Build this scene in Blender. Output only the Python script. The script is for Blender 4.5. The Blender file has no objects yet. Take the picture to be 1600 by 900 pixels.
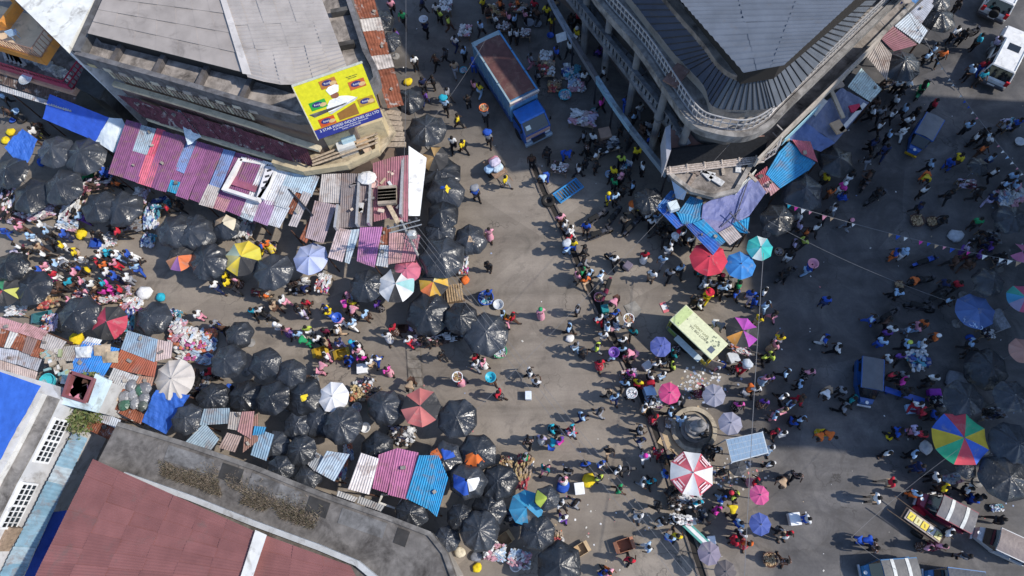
import bpy, math, random
from mathutils import Vector, Matrix, noise
rnd = random.Random(7)
sc = bpy.context.scene
COL = sc.collection
R = math.radians
# ---------------------------------------------------------------- camera, sky, sun
F, NX, NY, H = 1080.0, 865.0, 840.0, 43.0        # focal length in photo pixels, pixel straight below the drone, flying height
_d = Vector((NX-800, -(NY-450), -F)).normalized()
_z = -_d
_x = (Vector((1, 0, 0)) - _z*_z.x).normalized()
_y = _z.cross(_x)
ROT = Matrix((_x, _y, _z))
cam = bpy.data.cameras.new('camera')
cam_o = bpy.data.objects.new('camera', cam); COL.objects.link(cam_o)
cam_o.matrix_world = Matrix.Translation((0, 0, H)) @ ROT.to_4x4()
cam.sensor_width = 36.0; cam.lens = 36.0*F/1600.0; cam.clip_end = 2000; cam.clip_start = 0.5
sc.camera = cam_o
SUN_EL, SUN_AZ = R(44), math.atan2(1.0, -0.12)     # sun to the right of the picture
world = bpy.data.worlds.new('World'); sc.world = world; world.use_nodes = True
_n = world.node_tree.nodes; _l = world.node_tree.links
_sky = _n.new('ShaderNodeTexSky'); _sky.sky_type = 'NISHITA'; _sky.sun_disc = False
_sky.sun_elevation = SUN_EL; _sky.sun_rotation = SUN_AZ; _sky.dust_density = 0.6; _sky.ozone_density = 3.0
_bg = [x for x in _n if x.type == 'BACKGROUND'][0]; _bg.inputs['Strength'].default_value = 0.15
_l.new(_sky.outputs[0], _bg.inputs[0])
sun = bpy.data.lights.new('sun', 'SUN'); sun.energy = 3.1; sun.angle = R(0.9); sun.color = (1.0, 0.93, 0.82)
sun_o = bpy.data.objects.new('sun', sun); COL.objects.link(sun_o)
_sd = Vector((math.sin(SUN_AZ)*math.cos(SUN_EL), math.cos(SUN_AZ)*math.cos(SUN_EL), math.sin(SUN_EL)))
sun_o.rotation_euler = _sd.to_track_quat('Z', 'Y').to_euler(); sun_o.location = (40, -10, 60)
sc.view_settings.view_transform = 'Standard'; sc.view_settings.look = 'None'
sc.view_settings.exposure = 0.56; sc.view_settings.gamma = 1.0
sc.render.engine = 'CYCLES'
# ---------------------------------------------------------------- photo pixel -> place (the height comes from what the thing stands on)
def P(px, py, h=0.0):
    v = ROT @ Vector((px-800, -(py-450), -F)); t = (H-h)/-v.z
    return Vector((v.x*t, v.y*t, h))
def Q(p):
    c = ROT.transposed() @ (Vector(p)-Vector((0, 0, H)))
    return (800+F*c.x/-c.z, 450-F*c.y/-c.z)
def T(tile, x, y):
    return (400*int(tile[1])+x/3.75, 220*int(tile[0])+y/3.75)
def heading(a, b, h=0):                          # rotation about z that turns local +Y towards pixel b
    d = P(*b, h)-P(*a, h); return math.atan2(-d.x, d.y)
# ---------------------------------------------------------------- colours
CN = dict(wh=('white', .72, .72, .72), bk=('black', .015, .015, .018), dk=('dark', .03, .028, .03), nv=('navy', .02, .03, .09), bl=('blue', .03, .09, .42),
 lb=('pale blue', .34, .50, .70), cy=('turquoise', .03, .36, .48), rd=('red', .50, .03, .05), pk=('pink', .66, .28, .36), mg=('magenta', .60, .05, .33),
 og=('orange', .68, .16, .04), ye=('yellow', .72, .54, .03), gn=('green', .03, .30, .12), lg=('lime', .52, .62, .10), pu=('purple', .14, .06, .30),
 br=('brown', .10, .055, .04), tn=('tan', .42, .30, .20), gy=('grey', .24, .25, .28), dg=('charcoal', .06, .06, .07), mr=('maroon', .16, .02, .05), lv=('lilac', .46, .40, .58),
 sv=('silver', .50, .53, .57), cr=('cream', .62, .55, .42), te=('teal', .02, .22, .24), ru=('rust', .24, .085, .05), sl=('slate', .13, .145, .19))
def tint(c, lo, hi):
    k = rnd.uniform(lo, hi); return tuple(v*k for v in C(c))
def C(c):
    if isinstance(c, str): return CN[c][1:]
    return c
# ---------------------------------------------------------------- materials
def nodemat(name, rough=.8, spec=.3, metal=0):
    m = bpy.data.materials.new(name); m.use_nodes = True
    n, l = m.node_tree.nodes, m.node_tree.links
    b = n['Principled BSDF']; b.inputs['Roughness'].default_value = rough
    b.inputs['Specular IOR Level'].default_value = spec; b.inputs['Metallic'].default_value = metal
    return m, n, l, b
def noise_node(n, l, scale, detail=4, coord='Object', dist=0.0, vec=None, rough=.55):
    if vec is None:
        if coord == 'World':
            g = n.new('ShaderNodeNewGeometry'); vec = g.outputs['Position']
        else:
            tc = n.new('ShaderNodeTexCoord'); vec = tc.outputs[coord]
    t = n.new('ShaderNodeTexNoise'); t.inputs['Scale'].default_value = scale; t.inputs['Detail'].default_value = detail
    t.inputs['Distortion'].default_value = dist; t.inputs['Roughness'].default_value = rough
    l.new(vec, t.inputs['Vector']); return t.outputs['Fac']
def ramp(n, l, fac, stops):
    r = n.new('ShaderNodeValToRGB'); l.new(fac, r.inputs[0]); e = r.color_ramp.elements
    while len(e) < len(stops): e.new(.5)
    for i, (p, c) in enumerate(stops):
        e[i].position = p; e[i].color = (*c, 1) if not isinstance(c, (int, float)) else (c, c, c, 1)
    return r.outputs[0]
def mix(n, l, a, b, fac, mode='MIX'):
    m = n.new('ShaderNodeMix'); m.data_type = 'RGBA'; m.blend_type = mode
    for i, v in ((0, fac), (6, a), (7, b)):
        if hasattr(v, 'node'): l.new(v, m.inputs[i])
        elif isinstance(v, (int, float)): m.inputs[i].default_value = v
        else: m.inputs[i].default_value = (*v, 1)
    return m.outputs[2]
def bump(n, l, b, h, strength=.3, dist=.02):
    k = n.new('ShaderNodeBump'); k.inputs['Strength'].default_value = strength; k.inputs['Distance'].default_value = dist
    l.new(h, k.inputs['Height']); l.new(k.outputs[0], b.inputs['Normal'])
def objcol(n):
    return n.new('ShaderNodeObjectInfo').outputs['Color']
def simple(name, rough, spec, lo, hi, scale, bs=0., bd=.01, metal=0, stain=None, stain_at=(.55, .7), coord='World', sscale=1.2):
    m, n, l, b = nodemat(name, rough, spec, metal)
    c = mix(n, l, objcol(n), ramp(n, l, noise_node(n, l, scale, 5, coord), [(.3, lo), (.7, hi)]), 1.0, 'MULTIPLY')
    if stain:
        s = ramp(n, l, noise_node(n, l, sscale, 8, coord, .6, rough=.7), [(stain_at[0], 0.), (stain_at[1], 1.)])
        c = mix(n, l, c, stain, s)
    l.new(c, b.inputs['Base Color'])
    if bs: bump(n, l, b, noise_node(n, l, scale*1.7, 2, coord), bs, bd)
    return m
MT = {}
MT['cloth'] = simple('cloth', .92, .1, .78, 1.1, 6, .35, .03)
MT['plastic'] = simple('plastic', .38, .4, .86, 1.08, 5)
MT['paint'] = simple('vehicle_paint', .32, .5, .8, 1.08, 2.5, stain=(.10, .085, .07), stain_at=(.58, .8))
MT['metal'] = simple('metal', .4, .5, .8, 1.1, 6, metal=.5)
MT['concrete'] = simple('concrete', .92, .15, .6, 1.2, 1.6, .5, .02, stain=(.045, .04, .037), stain_at=(.45, .70), sscale=.8)
MT['plaster'] = simple('plaster', .9, .15, .82, 1.08, 1.2, .25, .01, stain=(.17, .15, .13), stain_at=(.52, .76), sscale=1.1)
MT['wood'] = simple('wood', .85, .15, .6, 1.2, 7, .3, .01)
MT['card'] = simple('cardboard', .9, .1, .85, 1.1, 4)
MT['sheet'] = simple('corrugated_sheet', .62, .3, .74, 1.14, 2.2, stain=(.19, .12, .095), stain_at=(.50, .74), sscale=1.3)
MT['rustsheet'] = simple('rusty_sheet', .8, .2, .55, 1.25, 2.6, stain=(.34, .32, .31), stain_at=(.56, .66), sscale=1.6)
MT['roofsheet'] = simple('roof_sheet', .7, .25, .82, 1.1, .8, stain=(.12, .105, .095), stain_at=(.56, .88), sscale=.7)
MT['tarp'] = simple('tarpaulin', .55, .25, .85, 1.1, 1.6, .5, .08)
MT['canopy'] = simple('canopy_cloth', .85, .15, .84, 1.06, 1.8, .35, .03, stain=(.34, .31, .28), stain_at=(.56, .85), sscale=1.6)
MT['skin'] = simple('skin', .55, .35, .9, 1.1, 8)
MT['stone'] = simple('statue_stone', .7, .3, .6, 1.3, 4, .4, .02)
MT['weed'] = simple('dry_weed', .95, .05, .6, 1.4, 3)
def attr_mat(name, rough):
    m, n, l, b = nodemat(name, rough, .3)
    a = n.new('ShaderNodeAttribute'); a.attribute_name = 'Col'; l.new(a.outputs['Color'], b.inputs['Base Color']); return m
MT['goods'] = attr_mat('goods', .6)
def print_mat():
    m, n, l, b = nodemat('printed_cloth', .92, .1)
    tc = n.new('ShaderNodeTexCoord')
    v = n.new('ShaderNodeTexVoronoi'); v.inputs['Scale'].default_value = 11; l.new(tc.outputs['Object'], v.inputs['Vector'])
    f = ramp(n, l, v.outputs['Distance'], [(.32, 0.), (.40, 1.)])
    inv = mix(n, l, objcol(n), (.55, .5, .5), .65)
    l.new(mix(n, l, inv, objcol(n), f), b.inputs['Base Color']); bump(n, l, b, noise_node(n, l, 14), .4, .02); return m
MT['print'] = print_mat()
def poly_mat():
    m, n, l, b = nodemat('black_polythene', .30, .5)
    tc = n.new('ShaderNodeTexCoord'); oi = n.new('ShaderNodeObjectInfo')
    ad = n.new('ShaderNodeVectorMath'); ad.operation = 'ADD'; l.new(tc.outputs['Object'], ad.inputs[0]); l.new(oi.outputs['Location'], ad.inputs[1])
    l.new(mix(n, l, objcol(n), ramp(n, l, noise_node(n, l, 1.4, 4, vec=ad.outputs[0]), [(.35, .75), (.7, 1.5)]), 1.0, 'MULTIPLY'), b.inputs['Base Color'])
    # creases: stretched, warped ridges
    nn = n.new('ShaderNodeTexNoise'); nn.inputs['Scale'].default_value = 1.6; nn.inputs['Detail'].default_value = 2; l.new(ad.outputs[0], nn.inputs['Vector'])
    mx = n.new('ShaderNodeVectorMath'); mx.operation = 'MULTIPLY_ADD'; l.new(nn.outputs['Color'], mx.inputs[0]); mx.inputs[1].default_value = (1.3, 1.3, 1.3); l.new(ad.outputs[0], mx.inputs[2])
    w = n.new('ShaderNodeTexNoise'); w.noise_type = 'RIDGED_MULTIFRACTAL'; w.inputs['Scale'].default_value = 2.4; w.inputs['Detail'].default_value = 4; l.new(mx.outputs[0], w.inputs['Vector'])
    v2 = n.new('ShaderNodeTexNoise'); v2.noise_type = 'RIDGED_MULTIFRACTAL'; v2.inputs['Scale'].default_value = 6.5; v2.inputs['Detail'].default_value = 2; l.new(mx.outputs[0], v2.inputs['Vector'])
    bump(n, l, b, mix(n, l, w.outputs['Fac'], v2.outputs['Fac'], .35), .85, .11)
    l.new(ramp(n, l, noise_node(n, l, 2, 3, vec=ad.outputs[0]), [(.35, .25), (.7, .46)]), b.inputs['Roughness'])
    return m
MT['poly'] = poly_mat()
def fixed(name, col, rough=.7, spec=.3, metal=0):
    m, n, l, b = nodemat(name, rough, spec, metal); b.inputs['Base Color'].default_value = (*col, 1); return m
MT['glass'] = fixed('dark_glass', (.012, .014, .018), .06, .6)
MT['rubber'] = fixed('rubber', (.018, .018, .018), .85)
MT['hair'] = fixed('hair', (.012, .01, .009), .8)
MT['wire'] = fixed('wire', (.16, .16, .17), .6)
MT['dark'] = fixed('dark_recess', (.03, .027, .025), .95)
def ground_mat():
    m, n, l, b = nodemat('dusty_asphalt', .9, .2)
    g = n.new('ShaderNodeNewGeometry'); sx = n.new('ShaderNodeSeparateXYZ'); l.new(g.outputs['Position'], sx.inputs[0])
    big = noise_node(n, l, .10, 5, 'World'); mid = noise_node(n, l, .55, 8, 'World', .8, rough=.65); fine = noise_node(n, l, 9, 6, 'World')
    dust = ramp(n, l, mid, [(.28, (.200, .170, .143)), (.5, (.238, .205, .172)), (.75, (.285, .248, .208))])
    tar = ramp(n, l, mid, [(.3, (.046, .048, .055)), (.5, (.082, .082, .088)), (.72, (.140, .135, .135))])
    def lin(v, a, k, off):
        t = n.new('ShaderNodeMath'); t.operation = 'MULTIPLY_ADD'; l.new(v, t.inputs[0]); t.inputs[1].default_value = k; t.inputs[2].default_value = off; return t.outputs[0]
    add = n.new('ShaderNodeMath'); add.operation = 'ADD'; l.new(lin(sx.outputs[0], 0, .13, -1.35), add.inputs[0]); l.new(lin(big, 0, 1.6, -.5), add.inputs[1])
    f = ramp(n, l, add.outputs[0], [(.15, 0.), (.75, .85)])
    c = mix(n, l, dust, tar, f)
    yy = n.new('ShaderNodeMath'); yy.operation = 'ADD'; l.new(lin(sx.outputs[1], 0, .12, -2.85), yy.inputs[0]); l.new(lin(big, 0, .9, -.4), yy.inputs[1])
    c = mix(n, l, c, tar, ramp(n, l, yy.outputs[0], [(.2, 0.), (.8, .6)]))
    mp = n.new('ShaderNodeMapping'); mp.inputs['Rotation'].default_value = (0, 0, R(62)); mp.inputs['Scale'].default_value = (.05, .55, 1); l.new(g.outputs['Position'], mp.inputs['Vector'])
    tr_ = noise_node(n, l, 1.0, 5, vec=mp.outputs[0], rough=.6)
    c = mix(n, l, c, ramp(n, l, tr_, [(.28, .58), (.48, 1.0), (.72, 1.22)]), .85, 'MULTIPLY')
    pz = n.new('ShaderNodeTexVoronoi'); pz.inputs['Scale'].default_value = .16; l.new(g.outputs['Position'], pz.inputs['Vector'])
    c = mix(n, l, c, ramp(n, l, pz.outputs['Color'], [(.2, .78), (.8, 1.14)]), .75, 'MULTIPLY')
    st = ramp(n, l, noise_node(n, l, .33, 9, 'World', 1.5, rough=.72), [(.53, 0.), (.70, .55)])
    c = mix(n, l, c, (.055, .05, .046), st)
    c = mix(n, l, c, ramp(n, l, fine, [(.3, .93), (.7, 1.07)]), 1., 'MULTIPLY')
    v = n.new('ShaderNodeTexVoronoi'); v.feature = 'DISTANCE_TO_EDGE'; v.inputs['Scale'].default_value = .28
    nn = n.new('ShaderNodeTexNoise'); nn.inputs['Scale'].default_value = .9; nn.inputs['Detail'].default_value = 6; l.new(g.outputs['Position'], nn.inputs['Vector'])
    mx = n.new('ShaderNodeVectorMath'); mx.operation = 'MULTIPLY_ADD'; l.new(nn.outputs['Color'], mx.inputs[0]); mx.inputs[1].default_value = (2.2, 2.2, 2.2); l.new(g.outputs['Position'], mx.inputs[2]); l.new(mx.outputs[0], v.inputs['Vector'])
    cm = n.new('ShaderNodeMath'); cm.operation = 'MULTIPLY'
    l.new(ramp(n, l, v.outputs['Distance'], [(.0, 1.), (.012, 0.)]), cm.inputs[0]); l.new(ramp(n, l, noise_node(n, l, .2, 2, 'World'), [(.5, 0.), (.6, .7)]), cm.inputs[1])
    c = mix(n, l, c, (.04, .036, .033), cm.outputs[0])
    vv = n.new('ShaderNodeTexVoronoi'); vv.inputs['Scale'].default_value = 1.5; l.new(g.outputs['Position'], vv.inputs['Vector'])
    sp = ramp(n, l, vv.outputs['Distance'], [(.008, 1.), (.014, 0.)])
    c = mix(n, l, c, (.42, .40, .38), sp)
    l.new(c, b.inputs['Base Color']); bump(n, l, b, fine, .12, .01)
    l.new(ramp(n, l, mid, [(.3, .65), (.7, .95)]), b.inputs['Roughness'])
    return m
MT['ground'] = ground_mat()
# ---------------------------------------------------------------- mesh helpers
class MB:
    def __init__(s): s.v = []; s.f = []; s.c = []; s.col = None
    def add(s, vs, fs):
        k = len(s.v); s.v += [tuple(v) for v in vs]
        s.f += [tuple(i+k for i in f) for f in fs]; s.c += [s.col]*len(fs); return s
    def box(s, c, d, rz=0, rx=0, ry=0):
        M = Matrix.Translation(c) @ Matrix.Rotation(rz, 4, 'Z') @ Matrix.Rotation(ry, 4, 'Y') @ Matrix.Rotation(rx, 4, 'X')
        return s.add([M @ Vector((x*d[0]/2, y*d[1]/2, z*d[2]/2)) for z in (-1, 1) for x, y in ((-1, -1), (1, -1), (1, 1), (-1, 1))],
                     [(3, 2, 1, 0), (4, 5, 6, 7), (0, 1, 5, 4), (1, 2, 6, 5), (2, 3, 7, 6), (3, 0, 4, 7)])
    def hexa(s, b, t):
        return s.add(list(b)+list(t), [(3, 2, 1, 0), (4, 5, 6, 7), (0, 1, 5, 4), (1, 2, 6, 5), (2, 3, 7, 6), (3, 0, 4, 7)])
    def tube(s, p, q, r0, r1=None, n=6):
        p, q = Vector(p), Vector(q); r1 = r0 if r1 is None else r1
        a = (q-p).normalized(); u = a.orthogonal().normalized(); w = a.cross(u)
        vs = [p+(u*math.cos(t)+w*math.sin(t))*r0 for t in (2*math.pi*i/n for i in range(n))]
        vs += [q+(u*math.cos(t)+w*math.sin(t))*r1 for t in (2*math.pi*i/n for i in range(n))]
        return s.add(vs, [(i, (i+1) % n, n+(i+1) % n, n+i) for i in range(n)]+[tuple(range(n-1, -1, -1)), tuple(range(n, 2*n))])
    def path(s, pts, r, n=5):
        for a, b in zip(pts, pts[1:]): s.tube(a, b, r, n=n)
        return s
    def lathe(s, prof, n=12, c=(0, 0, 0), sx=1, sy=1, cap=True):
        vs = [(c[0]+r*math.cos(2*math.pi*i/n)*sx, c[1]+r*math.sin(2*math.pi*i/n)*sy, c[2]+z) for r, z in prof for i in range(n)]
        fs = [(j*n+i, j*n+(i+1) % n, (j+1)*n+(i+1) % n, (j+1)*n+i) for j in range(len(prof)-1) for i in range(n)]
        if cap: fs += [tuple(range(n-1, -1, -1)), tuple((len(prof)-1)*n+i for i in range(n))]
        return s.add(vs, fs)
    def prism(s, pts, z0, z1):
        n = len(pts); a = sum(pts[i-1][0]*pts[i][1]-pts[i][0]*pts[i-1][1] for i in range(n))
        if a < 0: pts = pts[::-1]
        return s.add([(p[0], p[1], z0) for p in pts]+[(p[0], p[1], z1) for p in pts],
                     [tuple(range(n-1, -1, -1)), tuple(range(n, 2*n))]+[(i, (i+1) % n, n+(i+1) % n, n+i) for i in range(n)])
    def ribbon(s, pts, z0, z1, th):                # a wall along a polyline
        L = [Vector((p[0], p[1])) for p in pts]; nn = []
        for i in range(len(L)):
            d = (L[min(i+1, len(L)-1)]-L[max(i-1, 0)]).normalized(); nn.append(Vector((-d.y, d.x))*th/2)
        for i in range(len(L)-1):
            q = [L[i]-nn[i], L[i+1]-nn[i+1], L[i+1]+nn[i+1], L[i]+nn[i]]
            s.hexa([(v.x, v.y, z0) for v in q], [(v.x, v.y, z1) for v in q])
        return s
    def grid(s, fn, nu, nv):
        vs = [fn(i/nu, j/nv) for j in range(nv+1) for i in range(nu+1)]
        return s.add(vs, [(j*(nu+1)+i, j*(nu+1)+i+1, (j+1)*(nu+1)+i+1, (j+1)*(nu+1)+i) for j in range(nv) for i in range(nu)])
    def mesh(s, name, mat, smooth=False, org=None):
        me = bpy.data.meshes.new(name)
        vs = s.v if org is None else [(v[0]-org[0], v[1]-org[1], v[2]-org[2]) for v in s.v]
        me.from_pydata(vs, [], s.f); me.materials.append(MT[mat])
        if any(c is not None for c in s.c):
            a = me.color_attributes.new('Col', 'FLOAT_COLOR', 'CORNER'); dat = []
            for p, c in zip(me.polygons, s.c): dat += [*(c or (.3, .3, .3)), 1.0]*p.loop_total
            a.data.foreach_set('color', dat)
        if smooth: me.polygons.foreach_set('use_smooth', [True]*len(me.polygons))
        me.update(); return me
def ob(name, me, parent=None, loc=(0, 0, 0), rz=0, col=None, scale=1, kind=None, label=None, cat=None, group=None, lift=None):
    o = bpy.data.objects.new(name, me); COL.objects.link(o)
    o.location = loc; o.rotation_euler = (0, 0, rz); o.scale = (scale,)*3 if isinstance(scale, (int, float)) else scale
    o.color = (*C(col), 1) if col is not None else (1, 1, 1, 1)
    if parent is not None: o.parent = parent
    if kind: o['kind'] = kind
    if label: o['label'] = label
    if cat: o['category'] = cat
    if group: o['group'] = group
    return o
def thing(name, label, cat, loc, rz=0, group=None, scale=1):
    return ob(name, None, None, loc, rz, None, scale, None, label, cat, group)
def copies(parent, names, loc=None):
    pass
LM = []                                             # landmarks for the labels: (phrase, px, py)
PEND = []                                           # things waiting for a label: [object, description, px, py]
def pend(o, desc, px, py): PEND.append([o, desc, px, py])
_K = [('left of', 180), ('up-left of', 135), ('above', 90), ('up-right of', 45), ('right of', 0), ('down-right of', -45), ('below', -90), ('down-left of', -135), ('left of', -180)]
def rel(px, py, lm):
    dx, dy = px-lm[1], lm[2]-py; d = math.hypot(dx, dy); a = math.degrees(math.atan2(dy, dx))
    w = min(_K, key=lambda k: abs(k[1]-a))[0]
    return ('just ' if d < 45 else '' if d < 100 else 'well ' if d < 200 else 'far ') + w + ' ' + lm[0]
def settle_labels():
    by = {}
    for p in PEND: by.setdefault(p[1], []).append(p)
    taken = set()
    for desc, ps in by.items():
        keys = [[rel(p[2], p[3], m) for m in LM] for p in ps]
        for i, p in enumerate(ps):
            order = sorted(range(len(LM)), key=lambda j: math.hypot(p[2]-LM[j][1], p[3]-LM[j][2]))
            pick = None
            for j in order[:30]:
                if math.hypot(p[2]-LM[j][1], p[3]-LM[j][2]) < 14: continue
                if sum(k[j] == keys[i][j] for k in keys) == 1: pick = keys[i][j]; break
            if pick is None:
                js = [j for j in order[:16] if math.hypot(p[2]-LM[j][1], p[3]-LM[j][2]) >= 14]
                for a in js:
                    for b in js:
                        if a != b and pick is None and len((desc+' '+keys[i][a]+' and '+keys[i][b]).split()) <= 16 and sum(k[a] == keys[i][a] and k[b] == keys[i][b] for k in keys) == 1:
                            pick = keys[i][a]+' and '+keys[i][b]
            if pick is None:
                j = order[0]; same = sorted([q for q, k in zip(ps, keys) if k[j] == keys[i][j]], key=lambda q: (q[2], q[3]))
                pick = keys[i][j]+', %s from left' % ['first', 'second', 'third', 'fourth', 'fifth', 'sixth', 'seventh', 'eighth', 'ninth', 'tenth', 'eleventh', 'twelfth'][min(same.index(p), 11)]
            full = desc+' '+pick
            if len(full.split()) > 16: full = desc.split(' and ')[0]+' '+pick
            p[0]['label'] = full
# ---------------------------------------------------------------- building helpers
def part(name, mb, root, mat, col=None, smooth=False, kind=None, label=None):
    org = root.matrix_world.translation if root is not None and root.parent is None else None
    L = Vector((0, 0, 0)); r = root
    while r is not None: L += Vector(r.location); r = r.parent
    return ob(name, mb.mesh(name, mat, smooth, L), root, col=col, kind=kind, label=label)
def lerp(a, b, t): return a+(b-a)*t
def bil(q, u, v): return lerp(lerp(q[0], q[1], u), lerp(q[3], q[2], u), v)
SHEET_N = [0]
def corr(q, pitch=.15, amp=.02, nv=2, sag=0.):
    """corrugated sheet over four corners: waves run across 0->1, ridges along 0->3"""
    w = ((q[1]-q[0]).length+(q[2]-q[3]).length)/2; nu = max(4, min(160, int(w/pitch)*4)); k = nu/4
    sd = rnd.random()*50
    def fn(u, v):
        p = bil(q, u, v); p = p.copy(); p.z += amp*math.sin(u*k*2*math.pi)+.035*noise.noise((p.x*.8, p.y*.8, sd)); return p
    return MB().grid(fn, nu, nv)
def sheets(root, rows, name='roof_sheet', dz=.0):
    for r in rows:
        px, z, col = r[0], r[1], r[2]; mat = r[3] if len(r) > 3 else ('rustsheet' if col in ('ru', 'br', 'mr') else 'sheet'); pitch = r[4] if len(r) > 4 else .14
        zz = z if isinstance(z, (list, tuple)) else [z]*4
        SHEET_N[0] += 1; off = (SHEET_N[0] % 7)*.016
        q = [P(p[0], p[1], zz[i]+off)+Vector((rnd.uniform(-.07, .07), rnd.uniform(-.07, .07), rnd.uniform(-.03, .04))) for i, p in enumerate(px)]
        part(name, corr(q, pitch), root, mat, tint(col, .82, 1.08))
        if rnd.random() < .4:
            v = bil(q, rnd.uniform(.15, .85), rnd.uniform(.15, .85)); part('roof_stone', rbox_(v+Vector((0, 0, .09)), (rnd.uniform(.12, .3), rnd.uniform(.1, .22), .14)), root, 'concrete', rnd.choice([(.3, .28, .26), (.42, .38, .33), (.2, .18, .17)]))
def rbox_(c, d):
    return MB().box(c, d, rnd.uniform(0, 3), rnd.uniform(-.2, .2), rnd.uniform(-.2, .2))
def posts(root, pxs, z, r=.05, name='post', mat='wood', col='br'):
    for p in pxs:
        a = P(p[0], p[1], z); part(name, MB().tube((a.x, a.y, 0), (a.x, a.y, z-.03), r, n=6), root, mat, col)
def tarp(q, n=14, sag=.25, wr=.07, seed=0):
    def fn(u, v):
        p = bil(q, u, v).copy(); p.z += -sag*math.sin(math.pi*u)*math.sin(math.pi*v)+wr*noise.noise((p.x*1.3+seed, p.y*1.3, 2.))+wr*.5*noise.noise((p.x*4+seed, p.y*4, 5.)); return p
    return MB().grid(fn, n, n)
def uv_sheets(root, quad, z0, z1, items):
    for u0, u1, v0, v1, col in items:
        c = [bil([Vector((*p, 0)) for p in quad], u, v) for u, v in ((u0, v0), (u1, v0), (u1, v1), (u0, v1))]
        sheets(root, [([(p.x, p.y) for p in c], [lerp(z0, z1, v) for v in (v0, v0, v1, v1)], col)])
def rail(pts, z0, h, pitch, r=.025, bars=(0., 1.), n=4):
    m = MB()
    for a, b in zip(pts, pts[1:]):
        a, b = Vector((a[0], a[1], z0)), Vector((b[0], b[1], z0)); k = max(1, int((b-a).length/pitch))
        for f in bars: m.tube(a+Vector((0, 0, h*f)), b+Vector((0, 0, h*f)), r*1.4, n=n)
        for i in range(k): p = lerp(a, b, i/k); m.tube(p, p+Vector((0, 0, h)), r, n=n)
    return m
def text_mesh(s, size, font_scale_x=1.0):
    cu = bpy.data.curves.new('lettering', 'FONT'); cu.body = s; cu.size = size; cu.align_x = 'CENTER'; cu.align_y = 'CENTER'; cu.extrude = .004
    o = bpy.data.objects.new('lettering', cu); COL.objects.link(o); dg = bpy.context.evaluated_depsgraph_get()
    me = bpy.data.meshes.new_from_object(o.evaluated_get(dg)); bpy.data.objects.remove(o); bpy.data.curves.remove(cu); return me
def lettering(s, size, parent, loc, mat, col, rx=0, rz=0, sx=1.0):
    me = text_mesh(s, size); me.materials.clear(); me.materials.append(MT[mat])
    o = ob('lettering', me, parent, loc, rz, col); o.rotation_euler = (rx, 0, rz); o.scale = (sx, 1, 1); return o
# ---------------------------------------------------------------- ground, drain, litter
g = MB().grid(lambda u, v: Vector((-300+600*u, -250+600*v, 0)), 4, 4)
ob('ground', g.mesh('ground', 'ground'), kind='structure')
gut = [(833, 258), (850, 300), (877, 350), (905, 415), (940, 490), (985, 580), (1012, 640), (1030, 690), (1048, 742), (1066, 800), (1085, 860), (1100, 905)]
gp = [P(*p) for p in gut]
m = MB()
for a, b in zip(gp, gp[1:]):
    d = (b-a).normalized(); s_ = Vector((-d.y, d.x, 0))
    for k, w0, w1, z in ((0, -.17, .17, .004),): m.add([a+s_*w0+Vector((0, 0, z)), a+s_*w1+Vector((0, 0, z)), b+s_*w1+Vector((0, 0, z)), b+s_*w0+Vector((0, 0, z))], [(0, 1, 2, 3)])
dr = ob('drain_channel', m.mesh('drain_channel', 'dark'), kind='structure')
kn = 0
for a, b in zip(gp, gp[1:]):
    d = (b-a).normalized(); s_ = Vector((-d.y, d.x, 0)); L = (b-a).length; k = max(1, int(L/1.1))
    for sd in (-.25, .25):
        for i in range(k):
            c = a+d*L*(i+.5)/k+s_*sd
            ob('kerb_stone', MB().box((0, 0, .05), (.13, L/k-.04, .10+.02*rnd.random())).mesh('kerb_stone', 'concrete'), dr, c, math.atan2(-d.x, d.y)+rnd.uniform(-.03, .03), (.20, .17, .15))
# covered drain slabs across the left street
A_, B_ = [(633, 532), (657, 532)], [(640, 636), (664, 636)]
dc = ob('drain_cover', MB().prism([P(*p)[:2] for p in (A_[0], A_[1], B_[1], B_[0])], 0, .03).mesh('drain_cover', 'concrete'), col=(.19, .165, .14), kind='structure')
for i in range(7):
    q = [P(*p) for p in ((lerp(635, 641, i/7), lerp(534, 634, i/7)), (lerp(655, 662, i/7), lerp(534, 634, i/7)), (lerp(655, 662, (i+.9)/7), lerp(534, 634, (i+.9)/7)), (lerp(635, 641, (i+.9)/7), lerp(534, 634, (i+.9)/7)))]
    ob('cover_slab', MB().prism([v[:2] for v in q], .03, .055+.02*(i % 2)).mesh('cover_slab', 'concrete'), dc, col=(.25, .22, .185))
# pavement by the kiosk / statue
def pave(name, px, col, z=.02, mat='concrete'):
    return ob(name, MB().prism([P(*p)[:2] for p in px], 0, z).mesh(name, mat), col=col, kind='structure')
pave('pavement', [(975, 478), (992, 470), (1003, 484), (996, 498), (982, 492)], (.30, .28, .25), .05)
m = MB()
cols = [(.6, .6, .6), (.5, .48, .44), (.7, .7, .7), (.3, .36, .5), (.42, .33, .22), (.55, .2, .2)]
for i in range(620):
    px, py = rnd.uniform(0, 1600), rnd.uniform(0, 900)
    if 0 < i < 170: px, py = rnd.gauss(1095, 20), rnd.gauss(600, 14)
    elif i < 260: px, py = rnd.gauss(1150, 28), rnd.gauss(742, 9)
    elif i < 330: px, py = rnd.gauss(915, 60), rnd.gauss(800, 50)
    p = P(px, py); s = rnd.uniform(.02, .10) if i > 260 else rnd.uniform(.04, .15); m.col = rnd.choice(cols)
    m.box((p.x, p.y, .012), (s*rnd.uniform(.6, 1.6), s, .015), rnd.uniform(0, 3), rnd.uniform(-.2, .2))
ob('litter', m.mesh('litter', 'goods'), kind='stuff', label='scattered scraps of paper and plastic litter on the streets', cat='litter')
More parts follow.
